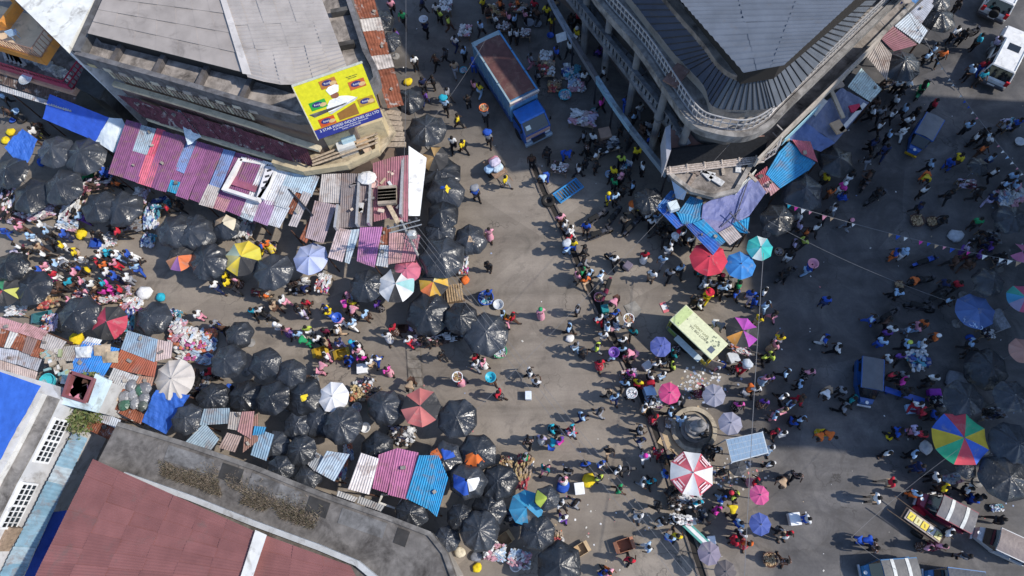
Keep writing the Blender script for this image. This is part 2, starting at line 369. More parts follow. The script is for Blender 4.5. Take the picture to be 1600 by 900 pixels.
# ---------------------------------------------------------------- building at the top left corner (balconies, white roof)
b = thing('balcony_building', 'white roofed building with orange and red balconies in the top left corner', 'building', P(60, 40))
def pp(l, z): return [P(x, y, z) for x, y in l]
part('wall', MB().prism([v[:2] for v in pp([(26, 2), (103, 74), (150, -10), (140, -120), (-60, -120)], 9.0)], 0, 8.9), b, 'plaster', (.78, .79, .82))
part('roof', MB().prism([v[:2] for v in pp([(22, -2), (104, 79), (152, -10), (140, -140), (-60, -140)], 9.2)], 8.9, 9.2), b, 'plaster', (.70, .70, .66))
z = 5.9
part('balcony_floor', MB().prism([v[:2] for v in pp([(-30, 62), (66, 92), (85, 62), (45, 22), (-30, 0)], z)], z-.25, z), b, 'plaster', (.66, .50, .34))
part('balcony_fascia', MB().ribbon(pp([(-30, 64), (67, 94), (86, 63), (78, 56)], z), z-.45, z+.15, .22), b, 'plaster', (.62, .26, .06))
part('balcony_railing', rail(pp([(-30, 64), (66, 92), (85, 63), (70, 46)], z), z+.15, .9, .28, .03), b, 'metal', (.42, .24, .16))
z = 6.6
part('balcony_fascia', MB().ribbon(pp([(-12, 40), (7, 38), (28, 10), (14, -6)], z), z-.4, z+.35, .25), b, 'plaster', (.66, .27, .06))
z = 3.5
part('balcony_floor', MB().prism([v[:2] for v in pp([(-40, 90), (112, 138), (140, 100), (90, 60), (-40, 20)], z)], z-.3, z), b, 'concrete', (.26, .24, .24))
part('balcony_fascia', MB().ribbon(pp([(-40, 97), (115, 143), (137, 108)], z), z-.35, z+.02, .3), b, 'plaster', (.50, .30, .22))
part('balcony_railing', rail(pp([(-40, 95), (112, 140), (137, 104), (118, 92)], z), z, .95, .3, .035, (0, .5, 1.)), b, 'metal', (.42, .04, .09))
part('balcony_panel', MB().ribbon(pp([(-40, 96), (113, 141)], z), z+.05, z+.6, .05), b, 'paint', (.36, .04, .09))
for i in range(46):
    c = P(rnd.uniform(42, 104), 0, z); u = rnd.random(); x = lerp(40, 106, u); y = lerp(88, 120, u)+rnd.uniform(-6, 5); c = P(x, y, z+.1)
    part('rubble', MB().box(c, (rnd.uniform(.25, .6), rnd.uniform(.2, .45), .25), rnd.uniform(0, 3), .3, .2), b, 'concrete', rnd.choice([(.55, .56, .58), (.7, .7, .66), (.8, .8, .74), (.4, .46, .52)]))
for k in range(5): part('plank', MB().box(P(8+k*6, 83+k*2.6, z+.1), (.35, 1.5, .06), .5+.05*k), b, 'wood', (.5, .47, .45))
part('lean_to_roof', MB().prism([v[:2] for v in pp([(117, 135), (155, 155), (180, 108), (140, 88)], 3.9)], 3.75, 3.9), b, 'concrete', (.05, .052, .055))
part('lean_to_wall', MB().prism([v[:2] for v in pp([(118, 128), (152, 146), (178, 106), (140, 88)], 3.9)], 0, 3.75), b, 'concrete', (.10, .095, .09))
part('satellite_dish', MB().lathe([(.02, 0), (.35, .06), (.5, .16), (.47, .17), (.3, .09), (.02, .03)], 16, P(42, 125, 3.6)), b, 'metal', (.6, .68, .74))
ch = thing('plastic_chair', 'blue plastic chair on the tan balcony at the top left', 'chair', P(27, 58, 5.9), .4)
ob('seat', MB().box((0, 0, .42), (.5, .5, .05)).mesh('seat', 'plastic'), ch, col='lb'); ob('backrest', MB().box((0, -.24, .68), (.5, .05, .5)).mesh('backrest', 'plastic'), ch, col='lb')
for sx in (-.2, .2):
    for sy in (-.2, .2): ob('leg', MB().tube((sx, sy, 0), (sx, sy, .42), .025).mesh('leg', 'plastic'), ch, col='lb')
fasc = thing('market_canopy', 'dark rusty canopy below the red balcony at the left edge', 'canopy', P(20, 160)); 
sheets(fasc, [([(-30, 122), (115, 168), (110, 176), (-30, 132)], 2.9, 'sv'), ([(-30, 104), (120, 150), (116, 166), (-30, 121)], [3.1, 3.1, 2.95, 2.95], (.10, .07, .06), 'rustsheet')])
posts(fasc, [(20, 148), (100, 172)], 2.9)
# ---------------------------------------------------------------- the building with the billboard
A = thing('corner_building', 'two storey corner building with grey sheet roofs and a yellow billboard on its corner', 'building', P(330, 150))
zp = 9.0
front = [(119, 83), (255, 121), (400, 163), (430, 171), (462, 178)]
corner = [(490, 178), (538, 160), (574, 140), (588, 122), (584, 104)]
side = [(571, 80), (545, 0), (520, -80)]
out = [v for v in pp(front+corner+side, zp)]
inn = [v for v in pp([(152, 84), (400, 153), (458, 168), (530, 152), (572, 122), (558, 80), (512, -80)], zp)]
back = [P(300, -160, zp), P(200, -60, zp), P(178, 10, zp)]
part('wall', MB().prism([v[:2] for v in inn+back], 0, 8.3), A, 'plaster', (.24, .18, .145))
part('gutter_floor', MB().prism([v[:2] for v in out+[P(300, -180, zp), P(182, -60, zp)]], 8.3, 8.55), A, 'concrete', (.36, .32, .29))
part('parapet', MB().ribbon(out, 8.1, 9.1, .32), A, 'concrete', (.17, .165, .17))
part('parapet', MB().ribbon(pp([(122, 83), (140, 44), (158, 4), (182, -50)], zp), 8.1, 9.2, .6), A, 'concrete', (.13, .13, .135))
for u in (.18, .42, .66, .9):
    a = lerp(out[0], out[2], u); part('gutter_divider', MB().box((a.x+.4, a.y+.9, 8.75), (.3, 1.9, .4), -.28), A, 'concrete', (.12, .11, .11))
for y in (18, 72):
    a, c = P(512, y, 9), P(556, y-8, 9); part('gutter_divider', MB().ribbon([lerp(a, c, .1), lerp(a, c, .92)], 8.55, 9.0, .3), A, 'concrete', (.10, .095, .09))
part('core_wall', MB().prism([v[:2] for v in pp([(145, 52), (385, 112), (450, 133), (535, 102), (495, -20), (330, -140), (170, -20)], 9.4)], 8.5, 9.35), A, 'dark')
rt = [(163, 0), (349, 0), (385, 113), (137, 51)]
ext = [(190, -60), (330, -60)]
Z = lambda y, x=0: 9.5+max(0, (110-y))*.010
nu, nv = 7, 5
for i in range(nu):
    for j in range(nv):
        q = [bil([Vector((178, -42, 0)), Vector((336, -42, 0)), Vector((385, 113, 0)), Vector((137, 51, 0))], u, v) for u, v in ((i/nu, j/nv), ((i+1.02)/nu, j/nv), ((i+1.02)/nu, (j+1.04)/nv), (i/nu, (j+1.04)/nv))]
        w = [P(p.x, p.y, 10.3-.75*((j+(k > 1))/nv)+.012*((i+j) % 2)+(.035 if k > 1 else 0)) for k, p in enumerate(q)]
        part('roof_sheet', MB().hexa([p-Vector((0, 0, .03)) for p in (w[3], w[2], w[1], w[0])], [w[3], w[2], w[1], w[0]]), A, 'roofsheet', tint((.335, .295, .268), .975, 1.025))
q2 = [Vector((336, -42, 0)), Vector((487, -42, 0)), Vector((541, 103, 0)), Vector((386, 118, 0))]
nu, nv = 6, 4
for i in range(nu):
    for j in range(nv):
        q = [bil(q2, u, v) for u, v in ((i/nu, j/nv), ((i+1.03)/nu, j/nv), ((i+1.03)/nu, (j+1.05)/nv), (i/nu, (j+1.05)/nv))]
        if j == nv-1:
            for k in (2, 3): q[k].y += 20*math.sin(math.pi*min(1, max(0, (q[k].x-386)/155)))
        w = [P(p.x, p.y, 10.35-.7*((j+(k > 1))/nv)+.02*((i+j) % 2)) for k, p in enumerate(q)]
        part('roof_sheet', corr([w[1], w[2], w[3], w[0]], .26, .03), A, 'roofsheet', tint((.40, .36, .332), .975, 1.025))
part('ridge_cap', MB().hexa(*[[P(x, y, zz) for x, y, zz in ((332, -42, h), (340, -42, h), (393, 117, h-.7), (379, 115, h-.7))] for h in (10.36, 10.42)]), A, 'roofsheet', (.55, .51, .48))
fw = [P(177, 130, 6.3), P(290, 163, 6.3), P(400, 197, 6.3), P(455, 218, 6.3), P(500, 232, 6.3)]
part('ledge', MB().ribbon(fw, 6.1, 6.35, .35), A, 'plaster', (.58, .50, .36))
fw2 = [P(232, 184, 3.6), P(373, 230, 3.6), P(430, 247, 3.6), P(490, 265, 3.6)]
part('ledge', MB().ribbon(fw2, 3.45, 3.75, .4), A, 'plaster', (.60, .52, .38))
for i in range(36):
    u = i/36; a = lerp(fw[0], fw[2], u)+Vector((.15, .30, .52)); part('louvre', MB().box(a, (.16, .08, .8), -.29), A, 'wood', (.34, .28, .23) if i % 5 else (.56, .50, .38))
for i in range(11):
    a = lerp(out[0], out[2], (i+.6)/11)+Vector((0, -.12, -.75)); part('vent_block', MB().box(a, (.55, .14, .3), -.29), A, 'plaster', rnd.choice([(.55, .5, .4), (.4, .36, .32), (.5, .42, .25)]))
for i in range(15):
    a = lerp(fw[0], fw[2], (i+.5)/15)+Vector((.05, .15, -.9)); part('shutter', MB().box(a, (.62, .08, 1.15), -.29), A, 'paint', (.14, .075, .07))
qa = [Vector((183, 147, 0)), Vector((478, 232, 0)), Vector((492, 262, 0)), Vector((222, 183, 0))]
for i in range(9):
    q = [bil(qa, u, v) for u, v in ((i/9, 0), ((i+1.02)/9, 0), ((i+1.02)/9, 1), (i/9, 1))]
    sheets(A, [([(p.x, p.y) for p in q], [5.2, 5.2, 3.95, 3.95], (.13, .045, .06), 'rustsheet', .18)], 'awning_sheet')
z = 3.7
part('corner_slab', MB().prism([v[:2] for v in pp([(430, 262), (478, 272), (545, 262), (592, 240), (618, 205), (600, 170), (500, 200)], z)], z-.3, z), A, 'concrete', (.50, .42, .30))
part('corner_parapet', MB().ribbon(pp([(430, 258), (478, 272), (545, 262), (592, 240), (590, 196)], z), z, z+.55, .25), A, 'plaster', (.52, .43, .28))
for k in range(3): part('beam', MB().tube(P(488, 258-k*5, z+.75), P(590, 222-k*7, z+.75), .08, n=6), A, 'wood', (.42, .33, .24))
part('water_tank', MB().box(P(541, 226, z+.55), (1.15, 1.1, 1.0), .35), A, 'plastic', (.62, .62, .6)); part('tank_lid', MB().box(P(543, 213, z+1.2), (.9, .8, .3), .35), A, 'plastic', (.4, .56, .64))
part('carton', MB().box(P(567, 222, z+.4), (.7, .8, .7), .2), A, 'card', (.52, .36, .22)); part('carton', MB().box(P(575, 236, z+.2), (.5, .6, .4), .6), A, 'card', (.55, .42, .3))
for k in range(7):
    a, c = P(592+k*1.0, 170+k*9, 3.2), P(625+k*1.5, 178+k*8, 3.0); part('walkway_plank', MB().ribbon([a, c], 2.9+.02*(k % 2), 3.05+.02*(k % 2), .36), A, 'wood', (.38, .31, .24))
part('corner_wall', MB().prism([v[:2] for v in pp([(505, 205), (600, 180), (600, 196), (510, 224)], 5)], 3.7, 5.6), A, 'plaster', (.55, .45, .28))  # beige wall of the corner, below the billboard
sw = [Vector((548, -12, 0)), Vector((582, -12, 0)), Vector((632, 163, 0)), Vector((606, 170, 0))]
for i in range(9):
    q = [bil(sw, u, v) for u, v in ((0, i/9), (1, i/9), (1, (i+1.03)/9), (0, (i+1.03)/9))]
    sheets(A, [([(q[k].x, q[k].y) for k in (0, 1, 2, 3)], [3.4, 3.0, 3.0, 3.4], ['ru', 'ru', (.56, .53, .5), 'ru', 'ru', (.50, .46, .44), 'ru', 'ru', 'ru'][i], 'rustsheet' if i not in (2,) else 'sheet', .2)], 'awning_sheet')
# billboard
br_, bl_ = P(600, 183, 7.5), P(498, 215, 7.5)
tl = P(457, 137, 10.9); tr = P(563, 97, 10.9)
ctr = (tl+tr+br_+bl_)/4; ux = ((tr+br_)-(tl+bl_)).normalized(); uy = ((tl+tr)-(bl_+br_)); uy = (uy-ux*uy.dot(ux)).normalized(); uz = ux.cross(uy)
W = ((tr-tl).length+(br_-bl_).length)/2; HH = ((tl-bl_).length+(tr-br_).length)/2
bb = thing('billboard', 'yellow and blue billboard with a chef and food packets on the corner building', 'billboard', ctr)
bb.rotation_euler = Matrix((ux, uy, uz)).transposed().to_euler()
def bbp(name, mb, mat, col, smooth=False, parent=None): return ob(name, mb.mesh(name, mat, smooth), parent or bb, col=col)
bbp('panel', MB().box((0, 0, 0), (W, HH, .10)), 'plastic', (.66, .62, .02))
for x in (-W*.35, 0, W*.35): bbp('support', MB().tube((x, -HH*.3, -.1), (x, -HH*.1, -1.5), .06), 'metal', 'dg')
for y in (HH/2+.03, ): bbp('frame', MB().box((0, y, .0), (W+.1, .06, .16)), 'metal', (.8, .75, .6))
bbp('frame', MB().box((-W/2-.03, 0, .0), (.06, HH+.1, .16)), 'metal', (.8, .75, .6))
bbp('band', MB().box((0, -HH*.415, .056), (W, HH*.17, .008)), 'plastic', (.025, .035, .22))
bbp('band_stripe', MB().box((0, -HH*.325, .056), (W, .06, .008)), 'plastic', (.5, .2, .03))
for s, sz, y in (('5 STAR FOOD INDUSTRIES (SL) LTD', .235, -.375), ('50 Jah Abbou Street, Freetown, Sierra Leone', .12, -.425), ('Contact: +232 80 600 000', .11, -.462)):
    lettering(s, sz, bb, (.1, HH*y, .064), 'plastic', 'wh')
lettering('Proudly made in', .10, bb, (W*.30, HH*.36, .064), 'plastic', 'dg'); lettering('Sierra Leone', .10, bb, (W*.30, HH*.33, .064), 'plastic', 'dg')
for x, y, c in ((-.04, .37, (.45, .17, .04)), (.33, .2, (.5, .12, .04)), (-.29, .08, (.03, .33, .05)), (-.27, -.24, (.52, .08, .02)), (.36, -.13, (.42, .26, .03))):
    o = bbp('packet', MB().box((W*x, HH*y, .06), (W*.235, HH*.145, .012)), 'plastic', c)
    o2 = bbp('packet_oval', MB().lathe([(.01, 0), (W*.075, 0), (W*.075, .01), (.01, .01)], 16, (W*x-.05, HH*y+.04, .068), 1, .55), 'plastic', (.03, .03, .16), parent=bb)
    lettering('Royal', .17, bb, (W*x-.05, HH*y+.04, .082), 'plastic', 'wh')
    bbp('packet_food', MB().lathe([(.01, 0), (.16, 0), (.16, .01), (.01, .01)], 9, (W*x+.28, HH*y-.06, .069), 1.3, .8), 'plastic', (.62, .42, .2))
bbp('chef_jacket', MB().prism([(x*W, y*HH) for x, y in ((-.2, -.1), (-.2, -.01), (-.12, .085), (-.02, .105), (.06, .10), (.16, .06), (.24, .0), (.22, -.05), (.02, -.09))], .056, .066), 'cloth', (.82, .82, .82))
bbp('chef_scarf', MB().prism([(x*W, y*HH) for x, y in ((-.05, .075), (.04, .09), (.0, .02))], .068, .074), 'cloth', (.75, .75, .72))
bbp('chef_face', MB().lathe([(.01, 0), (.24, 0), (.24, .01), (.01, .01)], 14, (-.02*W, .145*HH, .058), 1, .85), 'skin', (.25, .10, .06))
bbp('chef_hat', MB().prism([(x*W, y*HH) for x, y in ((-.08, .17), (.05, .19), (.085, .29), (.04, .32), (-.06, .31), (-.11, .27))], .068, .078), 'cloth', (.86, .86, .86))
bbp('tray', MB().prism([(x*W, y*HH) for x, y in ((-.2, -.12), (.27, -.0), (.25, -.03), (-.17, -.145))], .07, .08), 'cloth', (.5, .5, .52))
bbp('food_photo', MB().prism([(x*W, y*HH) for x, y in ((-.1, -.30), (-.1, -.17), (.2, -.09), (.2, -.30))], .056, .062), 'plastic', (.28, .13, .03))
LM += [('the yellow billboard', 530, 155)]
# ---------------------------------------------------------------- curved building, top right
E_ = thing('arcade_building', 'grey curved corner building with arcade balconies and a blue-grey sheet roof', 'building', P(1150, 150))
V2 = lambda l: [v[:2] for v in l]
L1 = pp([(860, -45), (895, 0), (970, 95), (1045, 190), (1060, 215)], 4.5)
L2 = pp([(890, -70), (935, 0), (1000, 75), (1050, 150), (1080, 190), (1110, 205), (1160, 212), (1200, 195), (1240, 155), (1400, 0), (1470, -70)], 8.0)
ring = L2
def smooth(L, n=4):
    o = []
    for i in range(len(L)-1):
        a, b_, c, d_ = L[max(i-1, 0)], L[i], L[i+1], L[min(i+2, len(L)-1)]
        for k in range(n):
            t = k/n; o.append(.5*((2*b_)+(c-a)*t+(2*a-5*b_+4*c-d_)*t*t+(3*b_-a-3*c+d_)*t**3))
    return o+[L[-1]]
L2 = smooth(L2); ring = L2
slabc = pp([(1040, 262), (1052, 277), (1080, 298), (1115, 307), (1150, 298)], 4.0)+[Vector((v.x+.15, v.y-.15, 4)) for v in pp([(1200, 195), (1240, 155), (1400, 0), (1470, -70)], 8.0)]
nb = Vector((24, 48, 0)); 
def inset(pts, d):
    L = [Vector((p[0], p[1])) for p in pts]; o = []
    for i in range(len(L)):
        t = (L[min(i+1, len(L)-1)]-L[max(i-1, 0)]).normalized(); o.append(L[i]+Vector((-t.y, t.x))*d)
    return o
core = inset(ring, 2.2)
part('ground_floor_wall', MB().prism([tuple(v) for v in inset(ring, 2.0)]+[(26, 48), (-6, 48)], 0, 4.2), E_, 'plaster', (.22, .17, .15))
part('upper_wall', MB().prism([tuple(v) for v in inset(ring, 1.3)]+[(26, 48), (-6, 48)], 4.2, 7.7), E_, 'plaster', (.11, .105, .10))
part('first_floor_slab', MB().prism(V2(L1[:-1])+V2(pp([(1040, 215)], 4.2))+[(12, 30), (-2, 44)], 3.9, 4.25), E_, 'concrete', (.30, .31, .33))
part('corner_slab', MB().prism(V2(slabc)+[(26, 40), (12, 30)], 3.55, 3.9), E_, 'concrete', (.34, .30, .27))
part('corner_kerb', MB().ribbon(slabc, 3.9, 4.12, .28), E_, 'concrete', (.40, .37, .34))
part('upper_slab', MB().prism(V2(ring)+[(26, 48), (-6, 48)], 7.65, 8.0), E_, 'concrete', (.30, .28, .265))
part('upper_kerb', MB().ribbon(ring, 7.5, 8.12, .3), E_, 'concrete', (.29, .275, .26))
part('rail', rail(inset(ring, .35), 8.05, 1.0, .3, .035, (0., .55, 1.)), E_, 'metal', (.66, .64, .63))
part('terrace_wall', MB().ribbon(inset(ring, 1.25)[20:-4], 8.0, 8.5, .2), E_, 'plaster', (.30, .26, .23))
part('terrace_door', MB().box(P(1057, 118, 8.6), (1.5, .9, .12), .9), E_, 'rustsheet', (.20, .12, .10))
# balusters of the first floor balcony: each one a block
bl1 = [Vector((v.x, v.y, 0)) for v in L1]
for a, c in zip(bl1, bl1[1:]):
    k = int((c-a).length/.42)
    for i in range(k):
        p = lerp(a, c, (i+.5)/k); part('baluster', MB().box((p.x, p.y, 4.65), (.2, .2, .8), -.55), E_, 'concrete', (.22, .235, .26))
part('balcony_rail', MB().ribbon(L1, 5.05, 5.2, .3), E_, 'concrete', (.17, .18, .20))
part('balcony_kerb', MB().ribbon(L1, 3.85, 4.3, .2), E_, 'concrete', (.20, .21, .23))
for px in ((912, -20), (947, 25), (990, 82), (1030, 148), (1066, 196)):
    p = P(px[0], px[1]+12, 6.0)
    part('column', MB().lathe([(.34, 4.2), (.34, 4.4), (.26, 4.5), (.24, 7.2), (.36, 7.45), (.36, 7.66)], 12, (p.x+.25, p.y+.1, 0)), E_, 'plaster', (.20, .20, .205), True)
    p2 = Vector((p.x+.25, p.y+.1, 0)); part('column', MB().tube((p2.x, p2.y, 0), (p2.x, p2.y, 3.9), .26, n=10), E_, 'plaster', (.26, .25, .25))
for i in range(6):
    a = lerp(L1[1], L1[3], i/6); c = lerp(L1[1], L1[3], (i+.6)/6); part('brace', MB().tube((a.x+.3, a.y+.1, 4.3), (c.x+.4, c.y+.2, 7.6), .04, n=5), E_, 'metal', 'dg')
# lean-to roof ring
ro = pp([(950, -45), (985, -2), (1050, 80), (1098, 132), (1113, 166), (1155, 172), (1196, 170), (1222, 160), (1290, 88), (1370, 0), (1430, -60)], 9.0)
ri = pp([(1000, -60), (1032, -2), (1095, 72), (1118, 104), (1140, 122), (1165, 128), (1186, 124), (1205, 114), (1262, 70), (1330, 2), (1380, -55)], 10.8)
ro = smooth(ro); ri = smooth(ri)
for i in range(len(ro)-1):
    k = max(1, round((ro[i+1]-ro[i]).length/.5))
    for j in range(k):
        a, c, d_, e = lerp(ro[i], ro[i+1], j/k), lerp(ro[i], ro[i+1], (j+1.03)/k), lerp(ri[i], ri[i+1], (j+1.03)/k), lerp(ri[i], ri[i+1], j/k)
        o_ = Vector((0, 0, .015*((i+j) % 2)))
        part('seam', MB().tube(a+Vector((0, 0, .03)), e+Vector((0, 0, .03)), .035, n=4), E_, 'metal', (.03, .033, .04)); part('roof_sheet', corr([e+o_, d_+o_, c+o_, a+o_], .25, .012), E_, 'roofsheet', tint((.05, .062, .095) if i < 16 else (.10, .115, .14), .94, 1.05))  # left sheets get a darker colour to stand in for shade
part('lean_to_wall', MB().prism(V2(inset(ro, .2))+[(22, 46), (4, 46)], 8.0, 8.95), E_, 'plaster', (.34, .3, .27))
part('ring_parapet', MB().ribbon(inset(ri, .3), 9.2, 11.2, .6), E_, 'concrete', (.24, .205, .18))
part('tower_wall', MB().prism([tuple(v) for v in inset(ri, 1.6)]+[(23, 46), (8, 46)], 9.0, 11.0), E_, 'plaster', (.07, .065, .06))  # near-black colour carries the shade on this wall
cr = [Vector((1058, -10, 0)), Vector((1400, -10, 0)), Vector((1225, 98, 0)), Vector((1163, 112, 0))]
for i in range(9):
    for j in range(3):
        u0, u1 = i/9, (i+1.02)/9
        q = [bil([Vector((1010, -60, 0)), Vector((1162, 113, 0)), Vector((1224, 102, 0)), Vector((1395, -60, 0))], u, v) for u, v in ((u0, j/3), (u1, j/3), (u1, (j+1.04)/3), (u0, (j+1.04)/3))]
        w = [P(p.x, p.y, 12.5+.3*((j+(k in (2, 3)))/3)+.008*((i+j) % 2)) for k, p in enumerate(q)]
        part('roof_sheet', corr(w, .3, .035), E_, 'roofsheet', tint((.115, .135, .17), .96, 1.04))
part('roof_base', MB().prism(V2(pp([(1075, -10), (1168, 104), (1222, 95), (1382, -40), (1200, -60)], 12.4)), 10.9, 12.4), E_, 'dark')  # wall band below the roof, its shade put into the dark colour
part('shade_wing', MB().prism([(6.1, 30.3), (2.6, 36), (.6, 40), (.6, 52), (24, 52), (24, 30.3)], 9, 14.6), E_, 'plaster', (.3, .29, .28))  # unseen taller wing, added to cast shade over the lorry and left street
# corner board and its frame on the lower slab
q = [P(1045, 232, 5.0), P(1200, 212, 5.0), P(1194, 240, 4.2), P(1042, 258, 4.2)]
part('sign_board', MB().hexa([p-Vector((0, .12, .0)) for p in (q[3], q[2], q[1], q[0])], [q[3], q[2], q[1], q[0]]), E_, 'cloth', (.02, .021, .024))
for k in range(4): part('board_frame', MB().tube(P(1042, 262+k*3.2, 4.15), P(1194, 243+k*3.2, 4.15), .06, n=5), E_, 'wood', (.55, .47, .42))
for u in (.02, .2, .38, .56, .74, .92): part('board_frame', MB().tube(P(lerp(1043, 1194, u), lerp(260, 241, u), 4.25), P(lerp(1044, 1195, u), lerp(274, 255, u), 4.1), .06, n=5), E_, 'wood', (.5, .43, .38))
part('rail', rail(pp([(1194, 250), (1212, 238), (1218, 216), (1208, 206)], 4.2), 4.1, .9, .3, .035), E_, 'metal', (.62, .58, .55))
part('side_fin', MB().prism(V2(pp([(1038, 205), (1046, 200), (1047, 240), (1040, 256)], 5.6)), 3.9, 6.0), E_, 'plaster', (.38, .38, .42))
part('landing', MB().prism(V2(pp([(1044, 200), (1110, 210), (1195, 212), (1192, 222), (1046, 236)], 4.6)), 3.9, 4.6), E_, 'plaster', (.34, .20, .17))
for k in range(9): part('loose_board', MB().box(P(1062+rnd.uniform(0, 110), 285-rnd.uniform(0, 26), 4.0), (rnd.uniform(.4, 1.4), rnd.uniform(.15, .4), .08), rnd.uniform(0, 3)), E_, 'wood', rnd.choice([(.3, .24, .2), (.42, .36, .3), (.6, .6, .6), (.22, .18, .16)]))
part('loose_sheet', MB().box(P(1067, 213, 4.75), (.5, 1.3, .04), .35), E_, 'sheet', 'sv')
fc = [Vector((v.x+.35, v.y-.35, 4.1)) for v in pp([(1195, 200), (1240, 155), (1320, 78), (1400, 0)], 8.0)]
part('side_fascia', MB().ribbon(fc, 4.2, 5.2, .12), E_, 'plaster', (.46, .41, .36))
part('side_banner', MB().ribbon([lerp(fc[1], fc[2], t)+Vector((.12, -.12, 0)) for t in (.05, .5, .8)], 3.4, 4.15, .05), E_, 'plastic', (.32, .56, .66))
part('side_board', MB().ribbon(pp([(1152, 297), (1180, 268)], 3.6), 2.7, 3.85, .06), E_, 'plastic', (.66, .66, .58))
# arcade hoarding on posts
hs = thing('street_hoarding', 'long pale blue signboard strip on posts along the dark arcade', 'hoarding', P(950, 150))
st = pp([(848, -25), (865, 10), (895, 62), (932, 122), (958, 162), (985, 200), (1042, 272)], 3.0)
for i in range(len(st)-1):
    a, c = st[i], st[i+1]; part('sign_panel', MB().ribbon([lerp(a, c, .01), lerp(a, c, .99)], 2.45, 3.15, .10), hs, 'plastic', [(.26, .32, .40), (.30, .36, .46), (.20, .20, .21), (.24, .42, .52), (.30, .46, .56), (.22, .27, .31)][i])
    part('top_beam', MB().ribbon([a, c], 3.15, 3.22, .26), hs, 'concrete', [(.34, .36, .42), (.26, .28, .32), (.13, .12, .125), (.28, .38, .46), (.30, .38, .44), (.22, .25, .28)][i])
    part('post', MB().tube((c.x, c.y, 0), (c.x, c.y, 2.5), .07), hs, 'metal', 'dg')
bn = thing('cloth_banner', 'pale printed cloth banner hanging off the curved slab corner', 'banner', P(1060, 292, 3.4))
q = [P(1048, 276, 3.6), P(1076, 292, 3.6), P(1068, 313, 2.8), P(1056, 310, 2.8)]
part('cloth', tarp(q, 8, .05, .05), bn, 'print', (.42, .52, .66)); part('cord', MB().path([q[0], q[1]], .02), bn, 'wire')
wb = thing('white_placard', 'small white placard at the end of the signboard strip near the arcade', 'placard', P(878, 60, 2.2)); 
part('board', MB().box(P(877, 58, 2.6), (.75, .08, .6), .35, -.5), wb, 'plastic', (.55, .58, .62)); a = P(877, 58, 2.6); part('post', MB().tube((a.x, a.y+.1, 0), (a.x, a.y+.1, 2.5), .04), wb, 'metal', 'gy')
# ---------------------------------------------------------------- tall building beyond the right edge: its shade lies over the right street
FX = thing('office_block', 'tall plain block beyond the right edge of the square', 'building', (38, 15, 0))
part('wall', MB().prism([(34.6, 2.7), (46, 2.7), (46, 27.2), (34.6, 27.2)], 0, 20.4), FX, 'plaster', (.62, .60, .57))
part('roof', MB().prism([(34.4, 2.5), (46.2, 2.5), (46.2, 27.4), (34.4, 27.4)], 20.4, 20.8), FX, 'concrete', (.35, .34, .33))
for s_ in range(6):
    for k in range(9): part('window', MB().box((34.58, 3.6+k*2.7, 2.0+s_*3.2), (.1, 1.4, 1.5)), FX, 'glass')
# ---------------------------------------------------------------- red roofed building, bottom left
Cb = thing('red_roof_building', 'long building with a dull red sheet roof and weedy concrete gutter at the bottom left', 'building', P(330, 840))
oc = [(184, 660), (291, 692), (400, 729), (507, 772), (613, 809), (675, 833), (699, 863), (714, 905), (720, 960)]
zo = 5.0
po = pp(oc, zo); inn_ = [P(40, 960, zo), P(155, 717, zo)]
part('wall', MB().prism(V2(pp([(190, 668), (400, 736), (607, 815), (668, 838), (705, 905), (705, 960), (50, 960), (150, 725)], zo)), 0, 4.6), Cb, 'plaster', (.32, .30, .28))
part('roof_slab', MB().prism(V2(po)+V2(inn_), 4.6, 5.0), Cb, 'concrete', (.175, .16, .148))
part('parapet', MB().ribbon([lerp(a, P(330, 900, zo), .012) for a in po], 5.0, 5.14, .25), Cb, 'concrete', (.20, .185, .17))
for u0, u1, c in ((.26, .31, .8), (.47, .52, .85), (.70, .75, .8), (.13, .24, 1.2), (.33, .45, 1.15), (.55, .66, 1.1)):
    def on(u, off):
        k = u*(len(oc)-3); i = int(k); f = k-i; p = (lerp(oc[i][0], oc[i+1][0], f), lerp(oc[i][1], oc[i+1][1], f)); return P(p[0]-off*.33, p[1]+off, zo)
    part('roof_patch', MB().prism(V2([on(u0, 10), on(u1, 10), on(u1, 34), on(u0, 34)]), 5.0, 5.03), Cb, 'concrete', tuple((.05 if c < 1 else .17*c)*k for k in (1, .97, .95)))
wall_l = pp([(197, 742), (300, 778), (400, 818), (500, 855), (560, 880), (590, 905)], 5.0)
part('gutter', MB().ribbon(wall_l, 5.0, 5.3, .28), Cb, 'plaster', (.46, .47, .48))
rq = [Vector((145, 717, 0)), Vector((400, 829, 0)), Vector((373, 905, 0)), Vector((40, 945, 0))]
nu, nv = 5, 7
def redroof(quad, nu, nv, zt):
    for i in range(nu):
        for j in range(nv):
            q = [bil(quad, u, v) for u, v in ((i/nu, j/nv), ((i+1.02)/nu, j/nv), ((i+1.02)/nu, (j+1.03)/nv), (i/nu, (j+1.03)/nv))]
            w = [P(p.x, p.y, zt(p.x, p.y)+.02*((i+j) % 2)) for p in q]
            c = rnd.uniform(.9, 1.08); part('roof_sheet', corr([w[0], w[3], w[2], w[1]], .13, .013), Cb, 'roofsheet', (.235*c, .098*c, .092*c))
redroof([Vector((145, 717, 0)), Vector((398, 830, 0)), Vector((366, 930, 0)), Vector((40, 930, 0))], 6, 8, lambda x, y: 5.6+(y-717)*.006)
redroof([Vector((414, 836, 0)), Vector((547, 884, 0)), Vector((570, 930, 0)), Vector((384, 930, 0))], 3, 4, lambda x, y: 6.0+(y-836)*.006)
part('gable_strip', MB().hexa(*[[P(x, y, zz+h) for x, y, zz in ((366, 932, 6.9), (385, 932, 6.9), (417, 836, 6.35), (399, 828, 6.35))] for h in (-.5, .12)]), Cb, 'plaster', (.68, .67, .64))
